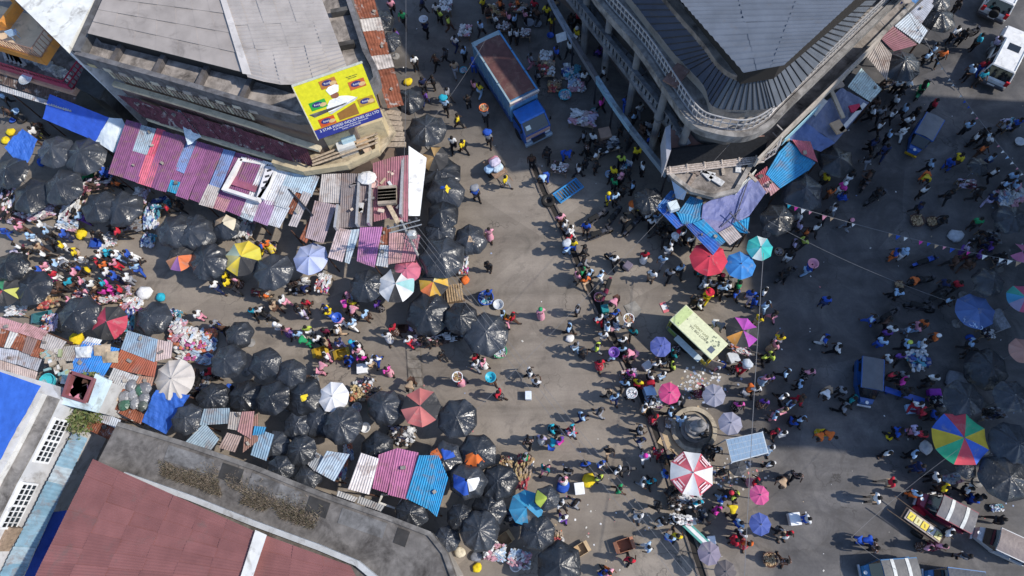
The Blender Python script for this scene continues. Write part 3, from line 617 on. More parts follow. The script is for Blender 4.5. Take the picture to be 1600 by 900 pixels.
part('under_roof', MB().prism(V2(pp([(160, 735), (398, 838), (540, 890), (560, 960), (60, 960)], 5.4)), 4.9, 5.45), Cb, 'dark')
m = MB()
for i in range(9000):
    u = rnd.random(); a = P(lerp(250, 490, u), lerp(752, 838, u), 5.0); off = rnd.gauss(0, .5); p = a+Vector((off*.35+rnd.uniform(-.1, .1), .35+abs(off), 0))
    if noise.noise((p.x*.6, p.y*.6, 0)) < -.12: continue
    h = rnd.uniform(.06, .3); t = Vector((rnd.uniform(-.2, .2), rnd.uniform(-.2, .2), h)); w = Vector((rnd.uniform(-.025, .025), rnd.uniform(-.025, .025), 0))
    m.col = rnd.choice([(.15, .12, .09), (.19, .15, .115), (.12, .11, .07), (.22, .18, .14)]); m.add([p-w, p+w, p+t], [(0, 1, 2)])
part('dry_weeds', m, Cb, 'goods', kind='stuff')
# ---------------------------------------------------------------- white building at the left with barred windows
Dn = thing('white_building', 'white weathered building with barred windows and a blue tarpaulin roof at the left edge', 'building', P(60, 720))
zt = 5.4
top = [(94, 624), (72, 670), (49, 715), (26, 757), (0, 810), (-22, 855), (-40, 890), (-60, 930)]   # upper edge of the street front
tw = pp(top, zt)
part('wall', MB().prism(V2(tw)+V2(pp([(-140, 950), (-60, 560), (80, 600)], zt)), 0, zt), Dn, 'plaster', (.54, .54, .55))
part('gutter_band', MB().prism([tuple(v[:2]) for v in tw]+[tuple((v+Vector((-.7, .22, 0)))[:2]) for v in reversed(tw)], zt, zt+.12), Dn, 'concrete', (.27, .25, .23))
part('parapet', MB().prism([tuple((v+Vector((-.75, .24, 0)))[:2]) for v in tw]+[tuple((v+Vector((-1.65, .5, 0)))[:2]) for v in reversed(tw)], zt, zt+.5), Dn, 'plaster', (.60, .59, .57))
for k in range(9):
    a = lerp(tw[0], tw[5], (k+.5)/9)+Vector((-1.9, .4, zt*0+.0)); part('roof_rafter', MB().box((a.x, a.y, zt+.62), (.9, .14, .12), -.25), Dn, 'wood', (.48, .33, .18))
part('roof_beam', MB().ribbon([v+Vector((-1.8, .55, 0)) for v in tw], zt+.5, zt+.62, .14), Dn, 'wood', (.46, .31, .17))
tq = pp([(-60, 560), (64, 603), (-2, 722), (-120, 800)], zt+.8)
part('tarpaulin', tarp(tq, 16, .1, .06), Dn, 'tarp', (.04, .13, .52))
dirw = (tw[4]-tw[1]).normalized(); nrm = Vector((-dirw.y, dirw.x, 0)); nrm = nrm if nrm.x > 0 else -nrm
def window_at(px, py):
    zc_ = 4.62; a = min((lerp(tw[1], tw[6], i/200) for i in range(201)), key=lambda v: (Vector(Q((v.x, v.y, zc_)))-Vector((px, py))).length); rz = math.atan2(dirw.y, dirw.x)
    Mx = Matrix.Translation((a.x+nrm.x*.04, a.y+nrm.y*.04, zc_)) @ Matrix.Rotation(rz, 4, 'Z')
    def bx(c, d): 
        mb = MB().box(c, d); mb.v = [tuple(Mx @ Vector(v)) for v in mb.v]; return mb
    w = part('window', bx((0, 0, 0), (2.5, .10, 1.15)), Dn, 'glass')
    L = Vector(Dn.location)
    for k in range(9): ob('bar', bx((-1.22+k*2.44/8, 0, 0), (.12 if k % 4 == 0 else .05, .18, 1.15)).mesh('bar', 'plaster', org=L), w, col=(.75, .75, .75))
    for k in (-1, -.33, .33, 1): ob('bar', bx((0, 0, k*.56), (2.5, .2, .05)).mesh('bar', 'plaster', org=L), w, col=(.75, .75, .75))
window_at(78, 688); window_at(24, 788)
aw = [Vector((113, 675, 0)), Vector((137, 685, 0)), Vector((34, 905, 0)), Vector((-4, 905, 0))]
for i in range(9):
    q = [bil(aw, u, v) for u, v in ((0, i/9), (1, i/9), (1, (i+1.03)/9), (0, (i+1.03)/9))]
    w = [P(q[0].x, q[0].y, 3.75), P(q[1].x, q[1].y, 3.3), P(q[2].x, q[2].y, 3.3), P(q[3].x, q[3].y, 3.75)]; w = [p+Vector((0, 0, .02*(i % 2))) for p in w]
    part('awning_sheet', corr([w[0], w[3], w[2], w[1]], .2, .03), Dn, 'sheet', rnd.choice([(.20, .32, .40), (.30, .40, .46), (.17, .29, .37), (.36, .43, .47)]))
part('small_hatch', MB().box(P(6, 838, 4.2), (.9, 1.3, .9), -.4), Dn, 'wood', (.3, .22, .16))
part('roof_opening_frame', MB().ribbon(pp([(112, 582), (147, 593), (132, 628), (100, 618), (112, 582)], 5.2), 4.7, 5.3, .2), Dn, 'paint', (.22, .08, .085))
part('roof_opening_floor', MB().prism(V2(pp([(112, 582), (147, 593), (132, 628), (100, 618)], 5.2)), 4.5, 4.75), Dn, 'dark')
part('opening_ledge', MB().ribbon(pp([(147, 590), (158, 592), (140, 636), (95, 624)], 5.1), 4.4, 5.12, .5), Dn, 'plaster', (.56, .68, .72))
part('link_wall', MB().prism(V2(pp([(105, 580), (158, 592), (138, 640), (92, 626)], 5)), 0, 4.5), Dn, 'plaster', (.5, .5, .5))
for k in range(12): part('hanging_cloth', MB().box(P(rnd.uniform(108, 138), rnd.uniform(592, 618), 4.85), (rnd.uniform(.3, .8), rnd.uniform(.2, .6), .15), rnd.uniform(0, 3)), Dn, 'cloth', rnd.choice(['dk', 'bk', 'rd', 'pk', 'wh', 'bk', 'br']))
m = MB()
for i in range(1500):
    a = P(rnd.gauss(150, 5), rnd.uniform(586, 660), 3.4) if i < 900 else P(rnd.gauss(128, 7), rnd.gauss(660, 9), 3.6); a.z += rnd.uniform(0, .7); t = Vector((rnd.uniform(-.2, .2), rnd.uniform(-.2, .2), rnd.uniform(-.1, .15))); w = Vector((rnd.uniform(-.08, .08), rnd.uniform(-.08, .08), 0))
    m.col = rnd.choice([(.10, .13, .04), (.16, .17, .06), (.07, .10, .03), (.2, .18, .1)]); m.add([a-w, a+w, a+t+w*.4, a+t-w*.4], [(0, 1, 2, 3)])
part('creeper', m, Dn, 'goods', kind='stuff')
lt = thing('blue_tarpaulin_strip', 'deep blue tarpaulin strung in the gap beside the red roof', 'tarpaulin', P(80, 860))
part('sheet', tarp(pp([(83, 800), (107, 797), (60, 905), (36, 905)], 2.6), 10, .15, .05), lt, 'tarp', (.02, .06, .32)); posts(lt, [(84, 802), (106, 799)], 2.6)
LM += [('the dull red roof', 300, 820), ('the barred windows', 60, 730)]
# ---------------------------------------------------------------- market sheds: every roof sheet is a piece
def tq(tile, *pts): return [T(tile, x, y) for x, y in pts]
def shed(label, px): return thing('market_shed', label, 'shed', P(*px), group='sheet roofed market sheds')
s = shed('long shed of purple, red and blue roof sheets below the corner building', (330, 280))
Qp = [(199, 187), (501, 277), (461, 364), (170, 271)]
pu_, rd_, bl2, sv2 = (.24, .085, .20), (.55, .09, .15), (.18, .26, .48), (.36, .45, .53)
uv_sheets(s, Qp, 3.4, 2.6, [(0, .08, 0, 1, pu_), (.075, .155, 0, .55, sv2), (.075, .155, .5, 1, pu_), (.15, .195, 0, .55, rd_), (.15, .225, .5, 1, (.60, .14, .2)), (.19, .26, 0, 1.02, pu_), (.25, .31, 0, 1, pu_), (.305, .365, 0, .6, bl2), (.30, .365, .55, .83, pu_),
 (.30, .365, .78, 1, (.02, .34, .56)), (.36, .43, 0, 1, pu_), (.43, .50, 0, 1, pu_), (.495, .56, 0, .7, bl2), (.49, .56, .66, 1.02, (.40, .36, .34)), (.555, .63, 0, .98, pu_), (.56, .63, .82, 1.02, (.44, .22, .24)), (.625, .71, 0, 1, pu_), (.705, .78, 0, .95, (.66, .66, .68)),
 (.775, .85, 0, .7, (.62, .63, .66)), (.845, 1, 0, .34, (.36, .46, .54)), (.84, .92, .3, .66, 'sv'), (.905, .96, .3, .72, 'ru'), (.70, .775, .6, 1.02, (.42, .50, .56)), (.77, .86, .62, 1.02, (.36, .22, .38)), (.85, .92, .62, 1, (.46, .48, .52)), (.95, 1.0, .3, .9, (.4, .36, .36))])
posts(s, [(178, 272), (250, 296), (320, 318), (400, 342), (455, 360), (205, 190), (480, 272)], 2.6)
fr = thing('roof_frame', 'white rectangular frame lying on the purple shed roof', 'frame', P(385, 285, 3.0)); q = tq('10', (1410, 105), (1490, 125), (1540, 330), (1310, 280)); q = tq('10', (1410, 105), (1630, 150), (1510, 345), (1310, 280))  # plain white frame lying on the shed roof
part('frame_bar', MB().ribbon([P(*p, 3.4) for p in q+q[:1]], 3.1, 3.42, .32), fr, 'plaster', (.74, .72, .70)); part('panel', MB().prism([P(*lerp(Vector(q[0]), Vector(p), .8), 3.2)[:2] for p in q], 3.06, 3.1), fr, 'sheet', (.30, .10, .16))
lb_ = thing('lightbox_sign', 'white signboard with dark lettering leaning on the purple shed roof', 'sign', P(412, 285, 3.2)); q = [P(*T('11', x, y), 3.35) for x, y in ((70, 125), (115, 150), (50, 345), (5, 330))]
part('board', MB().prism(V2(q), 3.2, 3.42), lb_, 'plastic', (.74, .72, .74)); 
for k in range(4): part('mark', MB().box(lerp(lerp(q[0], q[3], .2+.17*k), lerp(q[1], q[2], .2+.17*k), .5)+Vector((0, 0, .08)), (.3, .16, .01), .3), lb_, 'plastic', 'dg')
s = shed('wide shed of grey, maroon and rusty sheets under the utility wires', (580, 310))
d = lambda *p: tq('11', *p)
sheets(s, [(d((390, 200), (505, 195), (500, 370), (370, 358)), [3.5, 3.5, 3.1, 3.1], (.50, .46, .44)), (d((345, 355), (470, 372), (400, 605), (290, 570)), [3.1, 3.1, 2.7, 2.7], (.36, .28, .30)), (d((500, 195), (600, 200), (595, 505), (478, 515)), [3.6, 3.6, 3.1, 3.1], (.20, .17, .17)),
 (d((598, 200), (692, 180), (680, 500), (594, 505)), [3.6, 3.6, 3.1, 3.1], (.23, .18, .18)), (d((690, 130), (790, 100), (790, 455), (685, 470)), [3.7, 3.7, 3.1, 3.1], (.33, .13, .16)), (d((788, 100), (892, 85), (890, 470), (786, 460)), [3.7, 3.7, 3.1, 3.1], (.28, .11, .14)),
 (d((470, 510), (560, 525), (510, 705), (415, 680)), [3.0, 3.0, 2.6, 2.6], (.50, .40, .40)), (d((550, 525), (615, 515), (548, 715), (515, 705)), [3.0, 3.0, 2.6, 2.6], (.46, .54, .60)), (d((610, 510), (742, 503), (702, 742), (590, 705)), [3.05, 3.05, 2.6, 2.6], (.38, .15, .33)), (d((738, 508), (790, 508), (788, 615), (722, 612)), [3.0, 3.0, 2.8, 2.8], 'ru'),
 (d((725, 615), (785, 612), (768, 738), (700, 732)), [2.8, 2.8, 2.6, 2.6], 'sv'), (d((786, 530), (875, 545), (850, 715), (772, 722)), [3.0, 3.0, 2.6, 2.6], (.42, .24, .24)), (d((872, 545), (968, 560), (935, 705), (848, 715)), [3.0, 3.0, 2.6, 2.6], (.34, .14, .17)), (d((310, 450), (350, 460), (300, 600), (255, 570)), 2.7, 'ru')])
for x0, y0, x1, y1 in ((604, 190, 600, 505), (672, 200, 668, 500), (476, 370, 474, 525), (860, 90, 855, 450)):
    a, c = P(*T('11', x0, y0), 3.75), P(*T('11', x1, y1), 3.2); part('roof_batten', MB().ribbon([a, c], 3.15, 3.72, .16), s, 'metal', (.58, .56, .55))
posts(s, [T('11', 420, 680), T('11', 700, 735), T('11', 930, 700), T('11', 300, 560), T('11', 880, 470)], 2.6)
part('white_fascia', MB().hexa(*[[P(*T('11', x, y), zz+h) for x, y, zz in ((893, 440, 3.2), (960, 440, 3.1), (1000, 100, 3.4), (895, 30, 3.8))] for h in (-.12, 0)]), s, 'plaster', (.80, .80, .79))
for k in range(16): part('roof_junk', MB().box(P(*T('11', rnd.uniform(560, 850), rnd.uniform(160, 440)), 3.55), (rnd.uniform(.1, .7), rnd.uniform(.1, .35), .12), rnd.uniform(0, 3)), s, 'card', rnd.choice([(.6, .6, .6), (.45, .35, .25), (.62, .5, .4), (.5, .48, .46), (.22, .2, .2)]))
for k in range(5): part('roof_block', MB().box(P(*T('11', 770, 285+k*18), 3.65), (1.2, .42, .3), .05), s, 'concrete', (.42, .35, .28))
part('roof_plank', MB().box(P(*T('11', 790, 400), 3.5), (.3, 2.2, .08), .5), s, 'wood', (.55, .43, .3)); part('roof_basin', MB().lathe([(.05, 0), (.28, .02), (.33, .2), (.3, .2), (.24, .05)], 14, P(*T('11', 692, 258), 3.5)), s, 'plastic', (.62, .42, .38))
part('white_sack', MB().lathe([(.1, 0), (.45, .05), (.5, .2), (.3, .35), (.05, .38)], 9, P(*T('11', 655, 225), 3.6), 1.3, 1), s, 'cloth', (.72, .7, .68))
part('roof_plank', MB().box(P(*T('11', 262, 360), 3.2), (.1, 2.7, .1), .75), s, 'metal', 'dg')
# bottom left cluster
s = shed('patchwork shed of pink, rust and blue-grey sheets at the left edge', (40, 540)); d = lambda *p: tq('20', *p)
sheets(s, [(d((-20, 195), (140, 245), (100, 300), (-20, 262)), [3.1, 3.1, 2.9, 2.9], (.50, .28, .30)), (d((138, 243), (285, 295), (240, 345), (98, 302)), [3.1, 3.1, 2.9, 2.9], (.52, .30, .31)), (d((-20, 262), (60, 288), (20, 385), (-20, 372)), 2.85, 'ru'), (d((58, 288), (108, 302), (62, 392), (22, 382)), 2.9, (.62, .62, .60)), (d((106, 302), (160, 320), (130, 412), (66, 390)), 2.85, 'ru'),
 (d((158, 318), (218, 340), (180, 430), (126, 410)), 2.9, (.25, .17, .16)), (d((216, 338), (285, 360), (240, 455), (178, 432)), 2.85, 'ru'), (d((255, 300), (385, 350), (340, 430), (232, 392)), 3.0, (.44, .41, .40)), (d((-20, 380), (110, 410), (90, 480), (-20, 455)), 2.8, (.42, .44, .50)), (d((108, 408), (245, 455), (222, 530), (88, 482)), 2.8, (.38, .40, .46)), (d((-20, 452), (225, 528), (205, 590), (-20, 530)), 2.75, (.44, .36, .34)), (d((280, 390), (480, 370), (440, 470), (260, 470)), 2.85, (.36, .34, .32))])
posts(s, [T('20', 100, 250), T('20', 280, 300), T('20', 380, 350), T('20', 230, 560)], 2.8)
for k in range(26): part('roof_junk', MB().box(P(*T('20', rnd.uniform(240, 420), rnd.uniform(400, 620)), 2.95+rnd.random()*.15), (rnd.uniform(.15, .7), rnd.uniform(.1, .5), .2), rnd.uniform(0, 3), .2), s, 'card', rnd.choice([(.45, .42, .38), (.35, .3, .24), (.55, .53, .5), (.3, .34, .2), (.25, .4, .42), (.6, .6, .6)]))
part('blue_tub', MB().lathe([(.1, 0), (.42, 0), (.5, .35), (.46, .35), (.4, .05), (.05, .05)], 16, P(*T('20', 295, 590), 2.95)), s, 'plastic', (.06, .45, .52))
s = shed('shed roofed with bright blue, pale blue and orange-rust sheets', (200, 570))
sheets(s, [(d((510, 315), (600, 340), (560, 395), (470, 385)), [3.0, 3.0, 2.9, 2.9], (.7, .72, .74)), (d((480, 352), (590, 372), (500, 545), (405, 520)), [2.95, 2.95, 2.7, 2.7], (.03, .20, .58)), (d((588, 370), (705, 388), (600, 565), (498, 543)), [2.95, 2.95, 2.7, 2.7], (.035, .22, .60)), (d((750, 285), (925, 335), (912, 472), (712, 395)), [3.1, 3.1, 2.9, 2.9], (.26, .36, .46)), (d((920, 338), (1010, 360), (1000, 450), (910, 470)), [3.1, 3.1, 2.9, 2.9], (.42, .33, .32)),
 (d((710, 400), (820, 440), (750, 530), (650, 500)), [2.95, 2.95, 2.8, 2.8], (.34, .10, .05)), (d((818, 438), (922, 475), (900, 560), (748, 528)), [2.95, 2.95, 2.8, 2.8], (.30, .085, .05)), (d((800, 545), (905, 560), (890, 610), (780, 590)), 2.8, (.36, .20, .14)), (d((660, 510), (820, 560), (760, 650), (620, 585)), [2.85, 2.85, 2.7, 2.7], (.44, .44, .44)), (d((620, 588), (770, 640), (740, 690), (590, 620)), 2.7, 'ru'), (d((580, 622), (740, 690), (700, 760), (560, 720)), 2.65, 'ru'), (d((735, 690), (840, 780), (830, 835), (695, 760)), 2.6, 'ru'), (d((550, 745), (705, 812), (690, 860), (535, 790)), 2.6, (.42, .45, .50)), (d((530, 795), (680, 855), (640, 930), (490, 860)), 2.55, 'ru')])
posts(s, [T('20', 480, 380), T('20', 700, 395), T('20', 1000, 440), T('20', 900, 600), T('20', 700, 800)], 2.6)
for x, y, c in ((600, 400, (.45, .36, .26)), (645, 440, (.42, .34, .24)), (490, 410, (.6, .62, .64))):
    part('rag', tarp([P(*T('20', x-50, y-25), 3.05), P(*T('20', x+50, y-35), 3.05), P(*T('20', x+45, y+35), 3.0), P(*T('20', x-45, y+35), 3.0)], 8, -.1, .12, x), s, 'cloth', c)
part('carton', MB().box(P(*T('20', 650, 685), 2.85), (1.0, .7, .12), .5), s, 'card', (.5, .4, .3))
for k in range(9): part('plastic_bundle', MB().lathe([(.05, 0), (.35, .08), (.4, .25), (.2, .4), (.03, .42)], 8, P(*T('20', 800+rnd.uniform(-60, 70), 680+rnd.uniform(-70, 60)), 2.7), rnd.uniform(.7, 1.4), 1), s, 'poly', rnd.choice([(.06, .07, .06), (.16, .16, .17), (.22, .22, .23), (.05, .12, .08)]))
tb = thing('blue_tarpaulin', 'bright blue tarpaulin draped below the beige umbrella', 'tarpaulin', P(255, 650)); part('sheet', tarp([P(*T('20', *p), z_) for p, z_ in (((915, 635), 2.5), ((1110, 665), 2.5), ((975, 895), 1.6), ((828, 820), 1.9))], 18, .1, .14), tb, 'tarp', (.04, .13, .50)); posts(tb, [T('20', 920, 645), T('20', 1100, 670)], 2.4)
s = shed('small blue-grey and brown shed roofs between the black umbrellas', (370, 680))
sheets(s, [(d((1190, 750), (1340, 735), (1350, 830), (1175, 845)), 2.5, (.24, .32, .38)), (tq('30', (1195, 5), (1290, 95), (1240, 165), (1088, 118)), [2.5, 2.4, 2.2, 2.3], (.34, .44, .52)), (tq('30', (1345, -60), (1420, -60), (1400, 50), (1335, 30)), 2.5, (.36, .33, .31)), (tq('30', (1410, -60), (1490, -65), (1470, 100), (1390, 50)), 2.55, (.34, .18, .18)), (tq('30', (1440, 20), (1510, -60), (1510, 110), (1420, 180)), 2.5, (.28, .15, .12)), (tq('30', (1330, 60), (1420, 80), (1380, 180), (1280, 150)), 2.4, (.34, .26, .24)), (tq('31', (15, 40), (105, 78), (58, 222), (-30, 185)), [2.5, 2.5, 2.3, 2.3], (.26, .40, .54)), (tq('31', (-10, 20), (60, 30), (40, 70), (-20, 80)), 2.55, (.03, .26, .5))])
posts(s, [T('30', 1190, 20), T('30', 1270, 110), T('30', 1470, 80), T('31', 60, 210)], 2.3)
s = shed('sheds roofed with pale blue, white, magenta and cyan sheets in a row', (600, 740)); d = lambda *p: tq('31', *p)
sheets(s, [(d((415, 168), (548, 185), (468, 348), (353, 290)), [2.8, 2.8, 2.4, 2.4], (.42, .52, .62)), (d((335, 155), (395, 195), (350, 290), (300, 245)), 2.4, (.32, .34, .36)), (d((615, 180), (715, 215), (668, 428), (533, 385)), [2.8, 2.8, 2.5, 2.5], (.64, .60, .60)), (d((712, 190), (830, 145), (770, 420), (675, 385)), [2.85, 2.85, 2.5, 2.5], (.42, .14, .28)), (d((826, 145), (948, 182), (880, 448), (768, 418)), [2.85, 2.85, 2.5, 2.5], (.40, .13, .27)), (d((950, 190), (1070, 200), (1000, 500), (872, 448)), [2.9, 2.9, 2.5, 2.5], (.02, .30, .58)), (d((1066, 200), (1130, 330), (1060, 555), (996, 498)), [2.9, 2.9, 2.4, 2.4], (.02, .28, .56)), (d((480, 400), (600, 440), (580, 470), (465, 425)), 2.2, (.36, .36, .36)), (d((600, 435), (760, 490), (730, 520), (585, 465)), 2.2, (.34, .34, .34))])
posts(s, [T('31', 540, 375), T('31', 660, 420), T('31', 870, 440), T('31', 1050, 540), T('31', 360, 285), T('31', 460, 340)], 2.4)
fr2 = thing('timber_trestle', 'white square frame standing behind the magenta shed roof', 'frame', P(612, 785)); q = [P(*T('31', *p), 1.5) for p in ((740, 420), (720, 470), (820, 505), (855, 450))]
part('frame_bar', MB().ribbon(q, 1.35, 1.5, .12), fr2, 'wood', (.7, .68, .64)); [part('leg', MB().tube((p.x, p.y, 0), (p.x, p.y, 1.36), .05), fr2, 'wood', (.6, .58, .55)) for p in q]
# sheds along the right side of the curved building
s = shed('tan, maroon and pale sheet roofs along the right side of the curved building', (1330, 110)); d = lambda *p: tq('03', *p)
sheets(s, [(d((620, 195), (722, 315), (690, 468), (533, 272)), [3.0, 2.8, 2.5, 2.8], (.44, .38, .34)), (d((690, 118), (872, 262), (735, 300), (622, 192)), [3.0, 2.7, 2.6, 2.9], (.32, .14, .17)), (d((832, 68), (940, 178), (885, 258), (742, 150)), [3.0, 2.7, 2.6, 2.9], (.52, .58, .64)), (d((545, 395), (672, 520), (602, 602), (470, 508)), [2.9, 2.6, 2.5, 2.8], (.58, .70, .68)), (d((930, -20), (830, 75), (900, 140), (985, 20)), [2.9, 2.9, 2.6, 2.6], (.40, .42, .48))])
posts(s, [T('03', 690, 460), T('03', 865, 262), T('03', 600, 598), T('03', 930, 180)], 2.5)
s = shed('slate blue tarpaulin and cyan sheet roofs around the curved corner', (1230, 220))
part('tarpaulin', tarp([P(*T('03', *p), z_) for p, z_ in (((430, 515), 2.9), ((592, 602), 2.5), ((395, 835), 2.5), ((205, 715), 3.0))], 16, .12, .12, 3), s, 'tarp', (.14, .165, .26))
part('tarpaulin', tarp([P(*T('03', *p), z_) for p, z_ in (((205, 712), 3.0), ((395, 835), 2.5), ((310, 890), 2.5), ((105, 810), 3.0))], 14, .1, .14, 7), s, 'tarp', (.11, .16, .34))
part('tarpaulin', tarp([P(*T('03', *p), z_) for p, z_ in (((765, -20), 2.9), ((905, -20), 2.8), ((805, 80), 2.5), ((718, 45), 2.8))], 10, .1, .08, 5), s, 'tarp', (.10, .25, .52))
sheets(s, [(tq('13', (130, 5), (285, 130), (235, 178), (60, 70)), [2.9, 2.5, 2.5, 2.9], (.03, .27, .52)), (tq('13', (60, 70), (235, 178), (72, 275), (-10, 190)), [2.9, 2.5, 2.5, 2.8], (.03, .24, .48)), (tq('13', (145, -10), (245, 0), (290, 130), (195, 75)), [3.0, 2.8, 2.55, 2.8], (.52, .14, .18)), (tq('13', (-20, 195), (20, 205), (75, 272), (10, 320)), [2.8, 2.7, 2.5, 2.6], (.48, .26, .28))])
posts(s, [T('13', 280, 130), T('13', 70, 270), T('03', 590, 600), T('03', 390, 830)], 2.45)
for x, y, w_, l_, r_, c in ((405, 610, .25, 2.2, .2, (.5, .42, .32)), (495, 690, .25, 2.8, -.75, (.62, .6, .58)), (410, 745, .7, .9, .4, (.5, .36, .24)), (295, 625, .5, 1.4, -.7, (.66, .64, .6)), (400, 495, .9, .6, .3, (.4, .32, .26)), (510, 635, .7, .5, .2, (.5, .05, .1)), (130, 690, .8, .6, .2, (.08, .45, .42)), (85, 750, 1.0, .9, .1, (.42, .26, .16)), (80, 805, .9, .6, .1, (.5, .42, .3))):
    part('roof_junk', MB().box(P(*T('03', x, y), 3.05), (w_, l_, .14), r_), s, 'card', c)
s = shed('bright blue and lilac sheet roofs in front of the curved corner', (1100, 330)); d = lambda *p: tq('12', *p)
sheets(s, [(d((930, 288), (985, 300), (890, 400), (842, 388)), 2.8, (.04, .16, .42)), (d((842, 385), (888, 378), (1012, 492), (965, 512)), [2.7, 2.75, 2.65, 2.6], (.035, .14, .50)), (d((1045, 330), (1118, 350), (1110, 455), (965, 420)), [2.95, 2.95, 2.8, 2.8], (.035, .24, .46)), (d((965, 420), (1110, 455), (1065, 508), (1000, 480)), [2.8, 2.8, 2.7, 2.7], (.03, .27, .50)), (d((1062, 485), (1012, 490), (1175, 668), (1218, 612)), [2.85, 2.7, 2.5, 2.6], (.04, .16, .56)), (d((1115, 455), (1062, 488), (1216, 612), (1245, 590)), [2.9, 2.85, 2.6, 2.65], (.03, .30, .58)), (d((1290, 490), (1395, 440), (1375, 545), (1330, 535)), 2.65, (.03, .30, .56)), (d((1215, 545), (1292, 500), (1348, 555), (1272, 612)), [2.7, 2.7, 2.55, 2.55], (.42, .37, .36)), (d((1418, 205), (1500, 150), (1520, 230), (1452, 265)), 2.8, (.44, .12, .15)), (d((1455, 265), (1500, 232), (1530, 290), (1490, 310)), 2.75, (.50, .34, .36))])
part('tarpaulin', tarp([P(*T('12', *p), z_) for p, z_ in (((1120, 372), 3.1), ((1425, 215), 3.1), ((1300, 490), 2.6), ((1110, 455), 2.9))], 16, .08, .10, 11), s, 'tarp', (.15, .17, .36))
part('tarpaulin', tarp([P(*T('12', *p), z_) for p, z_ in (((1425, 215), 3.1), ((1490, 300), 2.9), ((1390, 440), 2.6), ((1300, 490), 2.62))], 12, .08, .10, 12), s, 'tarp', (.16, .18, .35))
part('tarpaulin', tarp([P(*T('12', *p), z_) for p, z_ in (((1112, 455), 2.9), ((1300, 488), 2.63), ((1240, 545), 2.62), ((1215, 548), 2.64))], 10, .05, .08, 13), s, 'tarp', (.18, .175, .33))
for x0, y0, x1, y1 in ((1385, 230, 1300, 480), (1340, 400, 1225, 505), (1275, 420, 1390, 540)): part('roof_pole', MB().tube(P(*T('12', x0, y0), 3.2), P(*T('12', x1, y1), 2.75), .04), s, 'wood', (.12, .12, .15))
posts(s, [T('12', 850, 390), T('12', 1180, 655), T('12', 1340, 555), T('12', 1000, 500), T('12', 1380, 530)], 2.5)
part('roof_bin', MB().box(P(*T('12', 945, 385), 3.0), (.6, .6, .4), .3), s, 'plastic', (.6, .68, .7))
# marquee at top left
mq = thing('marquee', 'blue and white ridge tent beside the purple shed', 'tent', P(130, 195)); d = lambda x, y, z_: P(*T('00', x, y), z_)
part('canopy', tarp([d(290, 550, 3.2), d(640, 690, 3.2), d(560, 828, 2.5), d(250, 695, 2.5)], 14, .12, .07, 21), mq, 'tarp', (.035, .10, .50)); part('end_cloth', tarp([d(640, 690, 3.2), d(715, 695, 3.0), d(665, 895, 2.3), d(560, 828, 2.5)], 10, -.12, .06, 22), mq, 'tarp', (.60, .66, .70)); part('end_cloth', tarp([d(715, 695, 3.0), d(748, 760, 2.7), d(728, 838, 2.3), d(665, 895, 2.3)], 8, -.05, .05, 23), mq, 'tarp', (.50, .58, .64))
posts(mq, [T('00', 260, 695), T('00', 560, 825), T('00', 668, 890), T('00', 300, 560)], 2.3)
t2 = thing('blue_cloth_awning', 'crumpled bright blue cloth awning at the left edge beside black umbrellas', 'awning', P(35, 235)); d = lambda x, y, z_: P(x/5.295, 180+y/5.295, z_)
part('cloth', tarp([d(180, 110, 2.5), d(310, 200, 2.3), d(200, 455, 1.9), d(40, 270, 2.3)], 14, .0, .16, 31), t2, 'tarp', (.04, .13, .48)); posts(t2, [(34, 203), (57, 219), (10, 232)], 2.2)
fl = thing('folded_flag', 'white and pale blue flag drooping from a pole above the purple shed', 'flag', P(285, 215, 3.4)); d = lambda x, y, z_: P(*T('00', x, y), z_)
part('pole', MB().tube(d(990, 735, 3.4), d(1035, 635, 5.0), .04), fl, 'metal', 'wh'); part('cloth', tarp([d(1040, 640, 4.9), d(1060, 650, 4.9), d(1180, 800, 3.9), d(1100, 850, 3.7)], 12, .0, .16, 41), fl, 'cloth', (.58, .66, .72))
# ---------------------------------------------------------------- market umbrellas
def canopy_pt(R_, r, a, n, hgt, k, wild, sd, droop):
    t = r; fr_ = (a*n/(2*math.pi)) % 1; la = (fr_-.5)*2*math.pi/n; chord = math.cos(math.pi/n)/math.cos(la); seg = math.sin(math.pi*fr_)
    edge = lerp(1, chord, t*.75)-.015*seg*t; z_ = hgt*(1-t**1.45)-.11*R_*seg*t*(1-t*.3)
    x, y = R_*t*edge*math.cos(a), R_*t*edge*math.sin(a)
    if wild:
        w = noise.noise((x*1.1+sd, y*1.1, sd))*.04+noise.noise((x*3.4+sd, y*3.4, sd+4))*.022+noise.noise((x*9+sd, y*9, sd+9))*.014
        z_ += w*wild*(.25+.75*t); e = 1+.07*wild*noise.noise((math.cos(a)*1.7+sd, math.sin(a)*1.7, sd))*t; x *= e; y *= e
        if t > .97: z_ -= .2*wild*(.5+noise.noise((x*2, y*2, sd)))
    return Vector((x, y, z_))
def canopy(R_, n=8, wild=0., sd=0., a0=0., a1=2*math.pi, rings=9, na=48, hgt=None, r0=0.0, r1=1.0, lift=0.):
    hgt = R_*.30 if hgt is None else hgt; m = MB(); full = a1-a0 > 6.2
    pts = [[canopy_pt(R_, lerp(r0, r1, j/rings), a0+(a1-a0)*i/na, n, hgt, 0, wild, sd, 0)+Vector((0, 0, lift)) for i in range(na+1)] for j in range(rings+1)]
    vs = [p for row in pts for p in row]
    return m.add(vs, [(j*(na+1)+i, (j+1)*(na+1)+i, (j+1)*(na+1)+i+1, j*(na+1)+i+1) for j in range(rings) for i in range(na)])
NR = (8, 7, 8, 6, 8, 9, 7, 8, 6, 10, 8, 7)
